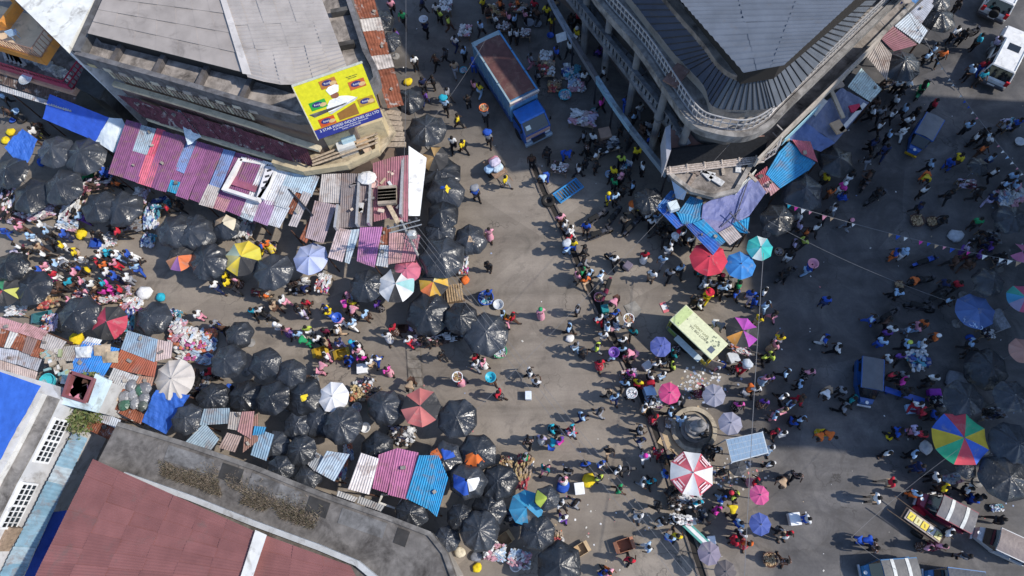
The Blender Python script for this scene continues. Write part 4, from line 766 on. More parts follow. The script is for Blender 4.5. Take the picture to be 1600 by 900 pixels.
BLK = [canopy(1.0, NR[k], (.7, 1., 1.5, .8, 1.9, .6, 1.2)[k % 7], 3.1*k+1, na=NR[k]*7, hgt=(.36, .30, .42)[k % 3]).mesh('canopy', 'poly', True) for k in range(12)]
PATCH = [[canopy(1.0, NR[k], (.7, 1., 1.5, .8, 1.9, .6, 1.2)[k % 7], 3.1*k+1, a0, a1, 7, 14, (.36, .30, .42)[k % 3], r0, r1, .06).mesh('canopy_patch', 'canopy', True) for a0, a1, r0, r1 in ((0, 2.1, .12, .85), (2.2, 3.8, .05, .7), (4.0, 6.0, .2, .95))] for k in range(12)]
POLE = MB().tube((0, 0, 0), (0, 0, 2.2), .03).mesh('pole', 'metal'); FOOT = MB().lathe([(.3, 0), (.3, .08), (.06, .14), (.05, .25)], 10).mesh('base', 'concrete')
TIP = MB().lathe([(.03, 0), (.05, .05), (.01, .14)], 6).mesh('finial', 'metal')
RIB = MB().tube((0, 0, 0), (.96, 0, -.33), .012, n=4).mesh('rib', 'metal')
NB = [0]
def umbrella(px, dia, desc, panels=None, patches=(), ztop=2.35, wild=False, label=None, n=8, rot=None, hand=False):
    zc_ = ztop-.12*dia/25*.5
    p = P(*px, zc_); dx = (P(px[0]+dia/2, px[1], zc_)-P(px[0]-dia/2, px[1], zc_)).length; R_ = dx/2*1.02
    o = thing('hand_umbrella' if hand else 'market_umbrella', label or '', 'umbrella', (p.x, p.y, 0), rnd.uniform(0, 6) if rot is None else rot, 'umbrellas over the market'); o.rotation_euler.x = rnd.uniform(-.07, .07); o.rotation_euler.y = rnd.uniform(-.07, .07)
    if not label: pend(o, desc, *px)
    ze = ztop-.3*R_
    ob('pole', POLE, o, col='gy', scale=(1, 1, ztop/2.2))
    if not hand: ob('base', FOOT, o, col=(.3, .29, .28))
    if wild:
        k = NB[0]*5 % 12; NB[0] += 1; R_ *= 1.06
        ob('canopy', BLK[k], o, (0, 0, ze), col=tint((.023, .026, .032), .65, 1.6), scale=(R_*rnd.uniform(.95, 1.06), R_*rnd.uniform(.95, 1.06), R_))
        c = o.children[-1]
        for i, (slot, cc) in enumerate(patches): q_ = ob('canopy_patch', PATCH[k][slot], o, (0, 0, ze), col=cc, scale=c.scale)
    else:
        cols_ = [tuple(v*.86+.035 for v in C(c_)) for c_ in panels]
        tilt = None
        for i in range(n):
            ob('canopy_panel', canopy(R_, n, .12 if not hand else .0, 2.*px[0], 2*math.pi*i/n, 2*math.pi*(i+1)/n, 5, 6).mesh('canopy_panel', 'canopy', True), o, (0, 0, ze), col=cols_[i % len(cols_)])
        for i in range(n): ob('rib', RIB, o, (0, 0, ze+.29*R_), 2*math.pi*i/n, 'gy', scale=R_)
    ob('finial', TIP, o, (0, 0, ztop-.02), col='gy')
    return o
BU = """10:295,50,200 480,70,220 45,180,190 165,310,225 360,250,230,2lg 560,370,205 695,380,215 1005,505,200 1140,520,215 1215,680,215 35,740,190 170,860,205
11:80,755,220 640,840,190 1065,190,245 1110,300,225,1bl0ye 1100,430,200 1085,520,190 1070,665,245 1250,570,195,1tn
01:725,110,155 785,225,125 895,570,155 985,745,215
21:1010,165,250 1190,200,190 1335,290,250,0cy 40,490,185 190,540,175 95,690,195 280,660,225,1ye 370,800,200 230,835,170 500,840,210 755,740,205,0bl 1170,800,225
31:95,140,170 245,165,165 120,265,150 290,315,155 715,160,205 1095,220,215,1bl2og 1310,165,215,2og 1225,350,210,1wh0bl 1420,355,215 1290,650,225 905,545,185 1110,690,150 1375,500,195 1180,560,150
32:160,640,200 270,840,265 190,440,150,1lg
20:435,195,235 890,215,195 1385,305,165 1330,470,195 1230,690,175 1430,660,195 1070,820,180
03:1010,100,200 805,365,215 1000,-5,130
13:400,95,210 210,285,260 60,445,190 1245,140,120 1290,820,190 1450,440,190
12:815,340,170
23:1310,510,250 1450,680,205 1150,690,225
33:1430,130,260 1400,330,285 1165,285,115""" 
for line in BU.split('\n'):
    tile, rest = line.split(':')
    for it in rest.split():
        f = it.split(','); x, y, dd = map(float, f[:3]); pat = []
        if len(f) > 3: pat = [(int(f[3][i]), f[3][i+1:i+3]) for i in range(0, len(f[3]), 3)]
        px = T(tile, x, y); dsc = 'black plastic-covered umbrella' + (' with %s patch' % ' and '.join(CN[c][0] for _, c in pat) if pat else '')
        umbrella(px, dd/3.75, dsc, patches=pat, wild=True, ztop=rnd.uniform(2.1, 3.0))
U = lambda tile, x, y, d_, label, panels, lm=None, **k: (umbrella(T(tile, x, y), d_/3.75, label, panels, label=label, **k), lm and LM.append((lm, *T(tile, x, y))))
UP = lambda tile, x, y, d_, label, pat, lm=None, **k: (umbrella(T(tile, x, y), d_/3.75, label, patches=pat, wild=True, label=label, **k), lm and LM.append((lm, *T(tile, x, y))))
U('10', 1050, 680, 165, 'orange and purple umbrella half covered in black plastic', ['og', 'bk', 'bk', 'bk', 'bk', (.46, .2, .1), (.25, .1, .3), 'og'], 'the orange-purple umbrella')
U('10', 1415, 670, 215, 'faded yellow umbrella with pale green panels and black edge', ['ye', 'ye', (.4, .5, .4), (.55, .5, .2), 'ye', 'bk', 'bk', (.62, .55, .05)], 'the faded yellow umbrella', ztop=2.5, rot=.6)
UP('10', 1320, 500, 170, 'black plastic umbrella with flattened cream cartons on top', [(0, 'cr'), (1, 'tn')])
U('11', 315, 690, 205, 'faded lilac-blue parasol with a dark blue centre', [(.36, .42, .66), (.42, .48, .72), (.50, .54, .74), (.34, .40, .64)], 'the lilac-blue parasol', ztop=2.6)
U('11', 820, 835, 215, 'white umbrella ringed by black plastic with a teal corner', ['wh', 'wh', 'bk', 'wh', (.3, .55, .55), 'wh', 'bk', 'wh'], 'the white-and-teal umbrella', ztop=2.65)
U('11', 885, 765, 170, 'rose red parasol with white print beside the white umbrella', [(.56, .13, .2)], ztop=2.55)
U('11', 1035, 830, 175, 'orange-yellow umbrella with dark centre', ['og', (.66, .36, .03), 'bk', (.7, .42, .04), (.66, .6, .3), 'bk', 'bk', (.68, .38, .03)], ztop=2.3)
U('11', 1050, 85, 160, 'brown-orange umbrella with black plastic edge under the wires', ['bk', (.45, .28, .1), 'bk', (.5, .3, .12), (.42, .26, .1), 'bk', 'bk', 'bk'], ztop=2.5)
U('21', 460, 670, 182, 'clean white parasol with pink edge and small dark prints', [(.78, .77, .78)], 'the clean white parasol', ztop=2.6)
U('21', 955, 745, 230, 'coral red umbrella partly covered by black plastic', [(.52, .14, .13), (.5, .13, .12), 'bk', (.55, .16, .15), (.5, .12, .12), (.54, .15, .14), 'bk', 'bk'], 'the coral red umbrella', ztop=2.7, rot=.9)
U('20', 630, 225, 205, 'crimson umbrella half covered in black plastic', ['bk', (.5, .03, .08), (.52, .04, .09), 'bk', 'bk', (.48, .03, .07), (.5, .04, .08), 'bk'], 'the crimson umbrella', ztop=2.45, rot=1.2)
U('20', 1015, 550, 235, 'large dirty white umbrella with torn dark seams', [(.60, .55, .50), (.56, .51, .47)], 'the dirty white umbrella', ztop=2.9, n=10)
U('20', 30, 40, 175, 'umbrella with green, red and yellow panels at the left edge', ['bk', 'gn', 'bk', 'rd', 'bk', 'bk', (.5, .5, .1), 'bk'], ztop=2.5)
U('32', 75, 510, 205, 'turquoise-blue tarpaulin umbrella with black plastic rim near the bottom', [(.02, .27, .48), (.02, .30, .52), (.02, .25, .45), (.03, .28, .5), (.02, .26, .46), 'bk', (.03, .25, .46), (.02, .3, .5)], 'the blue-black umbrella', ztop=2.3)
U('12', 1155, 690, 222, 'plain bright red parasol', [(.56, .015, .05)], 'the plain red parasol', ztop=2.6)
U('12', 1350, 725, 180, 'plain bright blue parasol', [(.02, .22, .60)], 'the bright blue parasol', ztop=2.5)
U('12', 1450, 605, 155, 'turquoise printed umbrella with white labels', [(.02, .46, .44), (.03, .40, .46), (.5, .6, .62), (.02, .44, .42)], 'the turquoise umbrella', ztop=2.7)
U('22', 860, 370, 127, 'small dark blue hand umbrella left of the yellow trailer', [(.07, .10, .36)], 'the small dark-blue umbrella', ztop=2.1, hand=True)
U('22', 912, 648, 132, 'hot pink hand umbrella above the statue ring', [(.56, .04, .18)], 'the upper pink umbrella', ztop=2.1, hand=True)
U('22', 1197, 657, 137, 'grey umbrella below the yellow trailer', [(.27, .27, .34)], ztop=2.1, hand=True)
U('22', 1290, 838, 142, 'lilac-grey umbrella right of the statue', [(.29, .29, .38)], ztop=2.1, hand=True)
U('22', 1343, 300, 195, 'black umbrella with purple and orange panels behind the yellow trailer', ['bk', (.4, .05, .4), 'bk', (.42, .05, .42), (.44, .06, .4), 'bk', 'bk', (.6, .25, .03)], 'the purple-and-orange umbrella', ztop=2.5)
o = umbrella(T('32', 1050, 310), 70.5, '', [(.56, .09, .13), (.70, .70, .70)], label='big parasol with alternate red and white panels', ztop=2.8, rot=1.45+math.pi/8+math.pi); LM.append(('the red-and-white parasol', *T('32', 1050, 310)))
for i in (0, 2, 4, 6):
    a = (i+.5)*math.pi/4
    for r_, w_, t_ in ((.80, .7, .07), (.72, .45, .04), (.6, .5, .03)):
        zz = 2.8-.3*1.36+.41*(1-r_**1.7)-.07; b_ = MB().box((0, 0, 0), (.03+t_, w_, .012)); b_.v = [tuple(Matrix.Rotation(a, 4, 'Z') @ (Matrix.Translation((1.36*r_, 0, zz+.055)) @ Matrix.Rotation(.42, 4, 'Y') @ Vector(v))) for v in b_.v]; ob('print_stripe', b_.mesh('print_stripe', 'cloth'), o, col=(.75, .6, .6))
U('32', 1445, 432, 118, 'magenta pink umbrella right of the solar panel', [(.58, .07, .24)], 'the lower pink umbrella', ztop=2.1, hand=True)
U('32', 1447, 590, 132, 'dark blue umbrella below the magenta one', [(.05, .09, .34)], 'the lower dark-blue umbrella', ztop=2.1, hand=True)
U('32', 1150, 780, 138, 'purple-grey umbrella near the bottom edge', [(.21, .18, .25)], 'the purple-grey umbrella', ztop=2.1, hand=True)
U('32', 1250, 875, 132, 'brown-black umbrella at the bottom edge', [(.10, .085, .09)], ztop=2.1, hand=True)
U('32', 1335, 262, 105, 'small black umbrella under the solar panel', [(.035, .037, .045)], ztop=1.8, hand=True)
o = umbrella((1507, 686), 87, '', [(.62, .45, .02), (.02, .42, .2), (.6, .05, .08), (.03, .12, .55)], label='large parasol with red, green, yellow and blue panels', ztop=2.9, rot=-.42); LM.append(('the rainbow parasol', 1507, 686))
U('23', 1500, 110, 185, 'umbrella of lilac, pink and green panels at the right edge', [(.3, .26, .4), (.6, .1, .2), (.05, .4, .3), (.05, .3, .5)], ztop=2.6)
o = umbrella(T('23', 1230, 180), 62, '', [(.06, .13, .34), (.07, .14, .36), (.05, .11, .3), (.06, .12, .32)], label='dull blue branded umbrella with a pink edge in the shade', ztop=2.5, rot=0); LM.append(('the dull blue umbrella', *T('23', 1230, 180)))
lettering('TECNO', .34, o, (-.35, -.85, 2.16), 'plastic', (.5, .62, .8), rx=.35, rz=-.5)
U('23', 1495, 400, 160, 'salmon umbrella at the right edge in shade', [(.52, .26, .2)], ztop=2.5)
U('13', 1490, 665, 130, 'pink and black umbrella at the right edge', [(.55, .16, .3), 'bk', 'bk', (.5, .14, .28)], ztop=2.5)
# ---------------------------------------------------------------- vehicles
WH = MB().lathe([(.12, -.1), (.33, -.1), (.36, -.06), (.36, .06), (.33, .1), (.12, .1)], 16); WH.v = [(v[2], v[0], v[1]) for v in WH.v]
TYRE = WH.mesh('tyre', 'rubber', True); RM = MB().lathe([(.02, -.09), (.21, -.085), (.22, .085), (.02, .09)], 12); RM.v = [(v[2], v[0], v[1]) for v in RM.v]; RIM = RM.mesh('rim', 'metal')
def wheel(root, x, y, r, w=1.0):
    k = r/.36; t = ob('wheel', TYRE, root, (x, y, r), scale=(k*w, k, k)); ob('rim', RIM, t, col='sv'); return t
def rbox(c, d, bev=.06, top=1.0):
    """box with chamfered edges, its top scaled"""
    m = MB(); x, y, z = d[0]/2, d[1]/2, d[2]/2; b_ = bev
    def ring(sx, sy, zz): return [(c[0]+u, c[1]+v, c[2]+zz) for u, v in ((-sx+b_, -sy), (sx-b_, -sy), (sx, -sy+b_), (sx, sy-b_), (sx-b_, sy), (-sx+b_, sy), (-sx, sy-b_), (-sx, -sy+b_))]
    rs = [ring(x-b_, y-b_, -z), ring(x, y, -z+b_), ring(x*top, y*top, z-b_), ring(x*top-b_, y*top-b_, z)]
    vs = [p for r in rs for p in r]
    return m.add(vs, [(k*8+i, k*8+(i+1) % 8, (k+1)*8+(i+1) % 8, (k+1)*8+i) for k in range(3) for i in range(8)]+[tuple(range(7, -1, -1)), tuple(range(24, 32))])
def vp(name, mb, root, mat, col=None, smooth=False): return ob(name, mb.mesh(name, mat, smooth), root, col=col)
# lorry
c0 = (P(738, 68, 3.3)+P(778, 46, 3.3)+P(839, 137, 3.3)+P(797, 161, 3.3))/4
hd = heading((758, 57), (818, 149), 3.3)
tk = thing('cargo_lorry', 'blue lorry with a rusty brown box roof parked in the shaded street', 'lorry', (c0.x, c0.y, 0), hd); LM.append(('the blue lorry', 800, 130))
bw, blen = 2.2, 5.7
vp('chassis', MB().box((0, 1.0, .75), (1.0, 8.0, .25)), tk, 'metal', 'dg')
vp('cargo_box', rbox((0, 0, 2.05), (bw, blen, 2.4), .06), tk, 'paint', (.10, .24, .42))
vp('lower_side', MB().box((0, 0, 1.15), (bw+.06, blen-.1, .5)), tk, 'paint', (.02, .07, .26))
vp('roof_cover', MB().grid(lambda u, v: Vector((lerp(-.98, .98, u), lerp(-2.5, 2.75, v), 3.29+.05*math.sin(math.pi*u)+.02*noise.noise((u*6, v*9, 0)))), 10, 18), tk, 'sheet', (.115, .05, .045))
for k in range(6): vp('roof_edge', MB().box((-1.05 if k % 2 else 1.05, -2.3+2*(k//2)*1.0+.4, 3.28), (.12, 1.9, .06)), tk, 'paint', [(.28, .38, .42), (.06, .22, .45)][k % 2])
vp('roof_edge', MB().box((0, -2.65, 3.285), (2.1, .4, .05)), tk, 'paint', (.26, .36, .40))
for k in range(8):
    for sx in (-1, 1): vp('side_rib', MB().box((sx*1.12, -2.6+k*.74, 2.3), (.06, .08, 1.8)), tk, 'paint', (.16, .28, .40))
hb = vp('header_board', MB().box((0, 2.9, 3.05), (2.25, .12, .62), rx=-.35), tk, 'plastic', (.52, .45, .40))
lettering('ESTHIA', .3, tk, (-.55, 2.99, 3.1), 'plastic', (.2, .15, .2), rx=R(90)-.35, rz=math.pi); lettering('BABY', .3, tk, (.45, 2.99, 3.1), 'plastic', (.1, .07, .3), rx=R(90)-.35, rz=math.pi)
vp('cab', MB().hexa([(-1.02, 2.95, .5), (1.02, 2.95, .5), (1.02, 4.75, .5), (-1.02, 4.75, .5)], [(-1.02, 2.95, 1.5), (1.02, 2.95, 1.5), (1.02, 4.75, 1.5), (-1.02, 4.75, 1.5)]), tk, 'paint', (.015, .09, .36))
vp('cab_roof', rbox((0, 3.55, 2.28), (2.0, 1.2, .2), .08), tk, 'paint', (.012, .13, .50))
vp('windscreen', MB().hexa([(-.98, 3.05, 1.5), (.98, 3.05, 1.5), (.98, 4.72, 1.5), (-.98, 4.72, 1.5)], [(-.92, 3.0, 2.22), (.92, 3.0, 2.22), (.92, 4.12, 2.22), (-.92, 4.12, 2.22)]), tk, 'glass')
for sx in (-1, 1): vp('pillar', MB().tube((sx*.97, 4.74, 1.5), (sx*.92, 4.14, 2.22), .06), tk, 'paint', (.015, .09, .36)); vp('headlight', MB().box((sx*.75, 4.78, .95), (.35, .06, .25)), tk, 'plastic', 'wh'); vp('mirror', MB().box((sx*1.15, 4.5, 1.9), (.12, .05, .35)), tk, 'metal', 'dk'); vp('door', MB().box((sx*1.03, 3.9, 1.05), (.04, 1.0, .85)), tk, 'paint', (.012, .08, .33))
vp('sticker', MB().box((-.3, 4.40, 1.86), (.4, .3, .02), 0, -.87), tk, 'plastic', (.2, .5, .75)); vp('sticker', MB().box((.55, 4.42, 1.85), (.35, .32, .02), 0, -.87), tk, 'plastic', (.6, .68, .66))
vp('grille', MB().box((0, 4.79, 1.25), (1.9, .06, .28)), tk, 'plastic', (.5, .3, .24)); vp('bumper', rbox((0, 4.88, .6), (2.15, .25, .3), .05), tk, 'paint', (.25, .34, .42))
for x in (-.9, .9):
    for y in (3.7, -1.3, -2.1): wheel(tk, x, y, .48, 1.3)
# yellow trailer kiosk
kc = [P(1071.5, 475.6, 2.4), P(1138, 538, 2.4), P(1112, 562, 2.4), P(1046.7, 500, 2.4)]; c0 = sum(kc, Vector((0, 0, 0)))/4
ks = thing('trailer_kiosk', 'pale yellow trailer kiosk with printed roof standing in the square', 'kiosk', (c0.x, c0.y, 0), heading((1059, 488), (1125, 550), 2.4)); LM.append(('the yellow trailer', 1092, 520))
vp('roof', rbox((0, 0, 2.36), (1.45, 3.42, .10), .03), ks, 'plastic', (.66, .66, .42)); vp('roof_print', MB().box((0, -1.35, 2.416), (1.3, .6, .006)), ks, 'plastic', (.50, .58, .26))
vp('back_wall', MB().box((-.68, 0, 1.4), (.05, 3.3, 1.8)), ks, 'paint', (.55, .56, .12)); vp('end_wall', MB().box((0, -1.66, 1.4), (1.36, .05, 1.8)), ks, 'paint', (.5, .52, .1)); vp('floor', MB().box((0, 0, .5), (1.4, 3.4, .12)), ks, 'metal', 'dg'); vp('counter_wall', MB().box((.68, 0, .85), (.05, 3.3, .7)), ks, 'paint', (.20, .22, .2)); vp('end_wall', MB().box((0, 1.66, .9), (1.36, .05, .8)), ks, 'paint', (.62, .45, .02))
vp('counter', MB().box((.85, .2, 1.22), (.4, 2.0, .05)), ks, 'plastic', (.5, .58, .62)); vp('open_door', MB().box((.45, 2.05, 1.3), (.05, .8, 1.7), .5), ks, 'wood', (.32, .25, .2))
for y in (-1.2, -.2, 1.3): vp('side_sign', MB().box((.72, y, .95), (.03, .6, .5)), ks, 'plastic', [(.6, .42, .03), (.25, .4, .1), (.6, .45, .03)][int(y*2) % 3])
for x in (-.6, .6):
    for y in (-1.55, 1.55): vp('corner_post', MB().box((x, y, 1.4), (.08, .08, 1.85)), ks, 'metal', (.5, .4, .1))
for x in (-.75, .75): wheel(ks, x, 0, .33)
vp('solar_tile', MB().box((.28, 1.25, 2.42), (.36, .34, .015)), ks, 'plastic', (.10, .12, .16))
for k in range(26): vp('print_mark', MB().lathe([(.01, 0), (.02+.07*rnd.random(), 0), (.02, .004)], 7, (rnd.uniform(-.6, .6), rnd.choice([-1, 1])*rnd.uniform(.5, 1.5), 2.413+.002*(k % 3)), 1, rnd.uniform(.5, 1.5)), ks, 'plastic', (.22, .24, .16))
lettering("DON'T LAST", .2, ks, (-.12, .1, 2.418), 'plastic', (.25, .25, .12), rz=R(90)); lettering('MY BIG LOAN', .22, ks, (.12, .1, 2.418), 'plastic', (.14, .14, .09), rz=R(90))
# three wheelers
def keke(px, nose, body, roofc, label, bands=False, bumper=None, z=1.55):
    p = P(*px, z); o = thing('auto_rickshaw', label, 'auto rickshaw', (p.x, p.y, 0), heading(px, nose, z), 'three wheeled taxis')
    vp('body', MB().hexa([(-.62, -1.25, .3), (.62, -1.25, .3), (.62, .35, .3), (-.62, .35, .3)], [(-.66, -1.25, .8), (.66, -1.25, .8), (.62, .35, .75), (-.62, .35, .75)]), o, 'paint', body)
    vp('nose', MB().hexa([(-.6, .3, .3), (.6, .3, .3), (.28, 1.35, .3), (-.28, 1.35, .3)], [(-.62, .35, .95), (.62, .35, .95), (.34, 1.3, .8), (-.34, 1.3, .8)]), o, 'paint', body)
    vp('windscreen', MB().hexa([(-.60, .42, .95), (.60, .42, .95), (.42, 1.05, .9), (-.42, 1.05, .9)], [(-.54, .36, 1.5), (.54, .36, 1.5), (.48, .62, 1.48), (-.48, .62, 1.48)]), o, 'glass')
    m = MB().grid(lambda u, v: Vector((lerp(-.62, .62, u), lerp(-1.3, .62, v), 1.52+.10*math.sin(math.pi*u)+.012*noise.noise((u*7, v*9, px[0])))), 10, 12); vp('roof', m, o, 'tarp', roofc, True)
    vp('roof_rim', MB().ribbon([(-.62, -1.3), (-.62, .6), (.62, .6), (.62, -1.3), (-.62, -1.3)], 1.42, 1.53, .05), o, 'paint', body)
    for x in (-.58, .58):
        for y in (-1.2, .4): vp('pillar', MB().tube((x, y, .75), (x, y, 1.5), .03), o, 'metal', 'dk')
    vp('rear_seat', MB().box((0, -.8, .72), (1.1, .5, .25)), o, 'cloth', 'dk'); vp('driver_seat', MB().box((0, .1, .7), (.5, .35, .2)), o, 'cloth', 'dk'); vp('back_curtain', MB().box((0, -1.27, 1.15), (1.2, .04, .7)), o, 'tarp', roofc)
    vp('headlight', MB().lathe([(.02, 0), (.1, 0), (.1, .05)], 10, (0, 1.3, .83)), o, 'plastic', 'wh')
    vp('bumper', MB().box((0, 1.42, .36), (.8, .1, .14)), o, 'metal', bumper or 'sv')
    if bands:
        for y in (-.75, .05): vp('roof_band', MB().grid(lambda u, v: Vector((lerp(-.63, .63, u), y+lerp(-.09, .09, v), 1.545+.10*math.sin(math.pi*u))), 8, 1), o, 'cloth', (.7, .7, .66))
    wheel(o, 0, 1.05, .24, .8); wheel(o, -.56, -.85, .24, .8); wheel(o, .56, -.85, .24, .8); return o
keke((1450, 203), (1424, 248), (.02, .10, .38), (.17, .175, .19), 'blue auto rickshaw with a yellow bumper in the upper shade', bumper=(.6, .35, .02)); LM.append(('the upper blue rickshaw', 1445, 212))
keke((1364, 592), (1362, 640), (.02, .09, .30), (.12, .125, .14), 'dark roofed blue auto rickshaw alone in the shaded street'); LM.append(('the lone blue rickshaw', 1362, 597))
keke((1487, 798), (1442, 774), (.22, .02, .05), (.17, .16, .165), 'maroon auto rickshaw with two white bands on its grey roof', True); LM.append(('the maroon rickshaw', 1482, 795))
keke((1580, 850), (1528, 826), (.44, .45, .47), (.22, .18, .17), 'silver auto rickshaw with a tan roof at the lower right'); LM.append(('the silver rickshaw', 1570, 845))
keke((1399, 893), (1340, 897), (.03, .16, .34), (.16, .155, .15), 'blue auto rickshaw with white roof bands cut by the bottom edge', True)
keke((1502, 908), (1440, 900), (.03, .14, .34), (.08, .085, .1), 'blue auto rickshaw barely showing at the bottom edge')
# off-road cars
def suv(px, nose, label, body, z=1.75):
    p = P(*px, z); o = thing('parked_car', label, 'car', (p.x, p.y, 0), heading(px, nose, z), 'large white cars at the top right')
    vp('body', rbox((0, 0, .72), (1.95, 4.8, .72), .16), o, 'paint', body); vp('bonnet', rbox((0, 1.75, 1.1), (1.75, 1.25, .14), .06), o, 'paint', body)
    vp('cabin_glass', MB().hexa([(-.90, -2.3, 1.05), (.90, -2.3, 1.05), (.90, 1.25, 1.05), (-.90, 1.25, 1.05)], [(-.76, -2.0, 1.74), (.76, -2.0, 1.74), (.76, .55, 1.74), (-.76, .55, 1.74)]), o, 'glass')
    vp('roof', rbox((0, -.72, 1.79), (1.58, 2.7, .14), .06), o, 'paint', body)
    for sx in (-1, 1):
        for y0, y1 in ((-2.3, -2.0), (-.9, -.85), (.3, .1), (1.25, .55)): vp('pillar', MB().tube((sx*.91, y0, 1.05), (sx*.77, y1, 1.76), .055), o, 'paint', body)
        vp('roof_rail', MB().tube((sx*.7, -1.9, 1.9), (sx*.7, .4, 1.9), .03), o, 'metal', 'sv'); vp('tail_light', MB().box((sx*.82, -2.36, 1.0), (.24, .12, .4)), o, 'plastic', (.5, .02, .03)); vp('headlight', MB().box((sx*.75, 2.38, .85), (.35, .08, .2)), o, 'plastic', 'wh'); vp('mirror', rbox((sx*1.06, .85, 1.15), (.2, .12, .18), .03), o, 'paint', body)
        for y in (-1.45, 1.45): wheel(o, sx*.84, y, .38)
    vp('rear_bumper', rbox((0, -2.42, .5), (1.9, .2, .3), .05), o, 'plastic', 'dg'); vp('front_bumper', rbox((0, 2.42, .5), (1.9, .2, .3), .05), o, 'paint', body); vp('sunroof', MB().box((0, -.1, 1.865), (.8, .6, .01)), o, 'glass'); vp('number_plate', MB().box((0, -2.53, .62), (.5, .02, .12)), o, 'plastic', 'wh'); return o
suv((1584, 75), (1617, 10), 'white off-road car with sunroof parked at the top right', (.70, .70, .70)); LM.append(('the large white car', 1575, 90))
o = suv((1584, -28), (1630, -110), 'white off-road car with a rear spare wheel cut by the top edge', (.66, .67, .68)); t_ = wheel(o, 0, 0, .33); t_.location = (0, -2.6, 1.05); t_.rotation_euler = (0, 0, R(90))
# motorbikes and bicycles
def bike_meshes():
    d_ = {}
    w = MB().lathe([(.20, -.04), (.27, -.05), (.30, 0), (.27, .05), (.20, .04)], 14, cap=False); w.v = [(v[2], v[0], v[1]) for v in w.v]; d_['wheel'] = w.mesh('wheel', 'rubber')
    d_['frame'] = MB().tube((0, .6, .3), (0, .42, .95), .035).tube((0, -.6, .3), (0, 0, .55), .04).tube((0, .42, .8), (0, 0, .5), .05).box((0, .05, .42), (.24, .42, .3)).tube((.14, -.75, .3), (.12, .0, .32), .045).mesh('frame', 'metal')
    d_['fuel_tank'] = rbox((0, .2, .8), (.3, .5, .22), .08, .8).mesh('fuel_tank', 'paint'); d_['seat'] = rbox((0, -.32, .8), (.28, .75, .12), .05).mesh('seat', 'rubber')
    d_['handlebar'] = MB().path([(-.36, .3, 1.02), (-.2, .42, 1.0), (.2, .42, 1.0), (.36, .3, 1.02)], .02).box((0, .5, .9), (.18, .14, .2)).mesh('handlebar', 'metal'); d_['mudguard'] = MB().box((0, -.68, .63), (.16, .4, .04), rx=.3).box((0, .62, .64), (.14, .36, .03), rx=-.2).mesh('mudguard', 'paint'); return d_
BM = bike_meshes()
def bike(px, nose, desc, col, box=False, z=.7):
    p = P(*px, z); o = thing('motorbike', '', 'motorbike', (p.x, p.y, 0), heading(px, nose, z), 'motorbikes in the square', 1.05); pend(o, desc, *px)
    for y in (.62, -.62): ob('wheel', BM['wheel'], o, (0, y, .3))
    for k in ('frame', 'fuel_tank', 'seat', 'handlebar', 'mudguard'): ob(k, BM[k], o, col=col if k in ('fuel_tank', 'mudguard') else 'dg')
    if box: ob('rear_box', rbox((0, -.85, 1.0), (.5, .48, .42), .04).mesh('rear_box', 'plastic'), o, col=(.16, .13, .16))
    return o
BK = [('12', 500, 440, 570, 400, 'dg'), ('12', 520, 535, 620, 500, 'dg'), ('12', 610, 700, 540, 650, 'bk', 1), ('12', 710, 490, 740, 460, 'dg'), ('12', 555, 50, 620, 20, 'gy'), ('12', 600, 435, 620, 410, 'dk'), ('03', 915, 515, 950, 470, 'gn'), ('13', 590, 225, 570, 260, 'br'), ('13', 640, 325, 700, 290, 'dk'), ('13', 115, 775, 160, 745, 'dk'), ('13', 930, 700, 990, 680, 'bl'), ('13', 910, 815, 980, 800, 'dk'), ('10', 1350, 850, 1400, 890, 'dk'), ('21', 50, 190, 110, 215, 'dk'), ('03', 1235, 790, 1280, 750, 'dk'), ('03', 1185, 190, 1250, 165, 'dk'), ('23', 710, 190, 760, 160, 'dk'), ('23', 900, 145, 960, 160, 'bk'), ('22', 555, 45, 540, 90, 'mr'), ('32', 640, 275, 700, 270, 'dk'), ('23', 1000, 80, 1060, 50, 'dk')]
for q in BK: bike(T(q[0], q[1], q[2]), T(q[0], q[3], q[4]), 'parked %s motorbike%s' % (CN[q[5]][0], ' with a rear box' if len(q) > 6 else ''), q[5], len(q) > 6)
# long handcart with yellow tiles
hc = thing('handcart', 'narrow handcart carrying a board of yellow and white letter tiles', 'handcart', (*P(1432, 822)[:2], 0), heading((1413, 808), (1455, 838))); LM.append(('the letter-tile handcart', 1432, 822))
vp('bed', MB().box((0, 0, .75), (.72, 2.4, .06)), hc, 'wood', (.07, .055, .05)); vp('board', MB().box((0, -.0, .85), (.62, 2.1, .06)), hc, 'wood', (.42, .36, .32))
for k in range(5): vp('tile', MB().box((0, -.78+k*.4, .90), (.42, .34, .05)), hc, 'plastic', [(.72, .58, .05), (.66, .60, .30), (.74, .55, .03), (.62, .60, .56), (.64, .58, .25)][k]); vp('tile_mark', MB().box((0, -.78+k*.4, .93), (.22, .07, .012), .4*(k % 3-1)), hc, 'plastic', (.34, .26, .05))
for sx in (-1, 1): vp('shaft', MB().tube((sx*.45, -2.0, .8), (sx*.4, 1.6, .75), .035), hc, 'wood', (.10, .075, .06)); wheel(hc, sx*.5, .1, .33, .7)
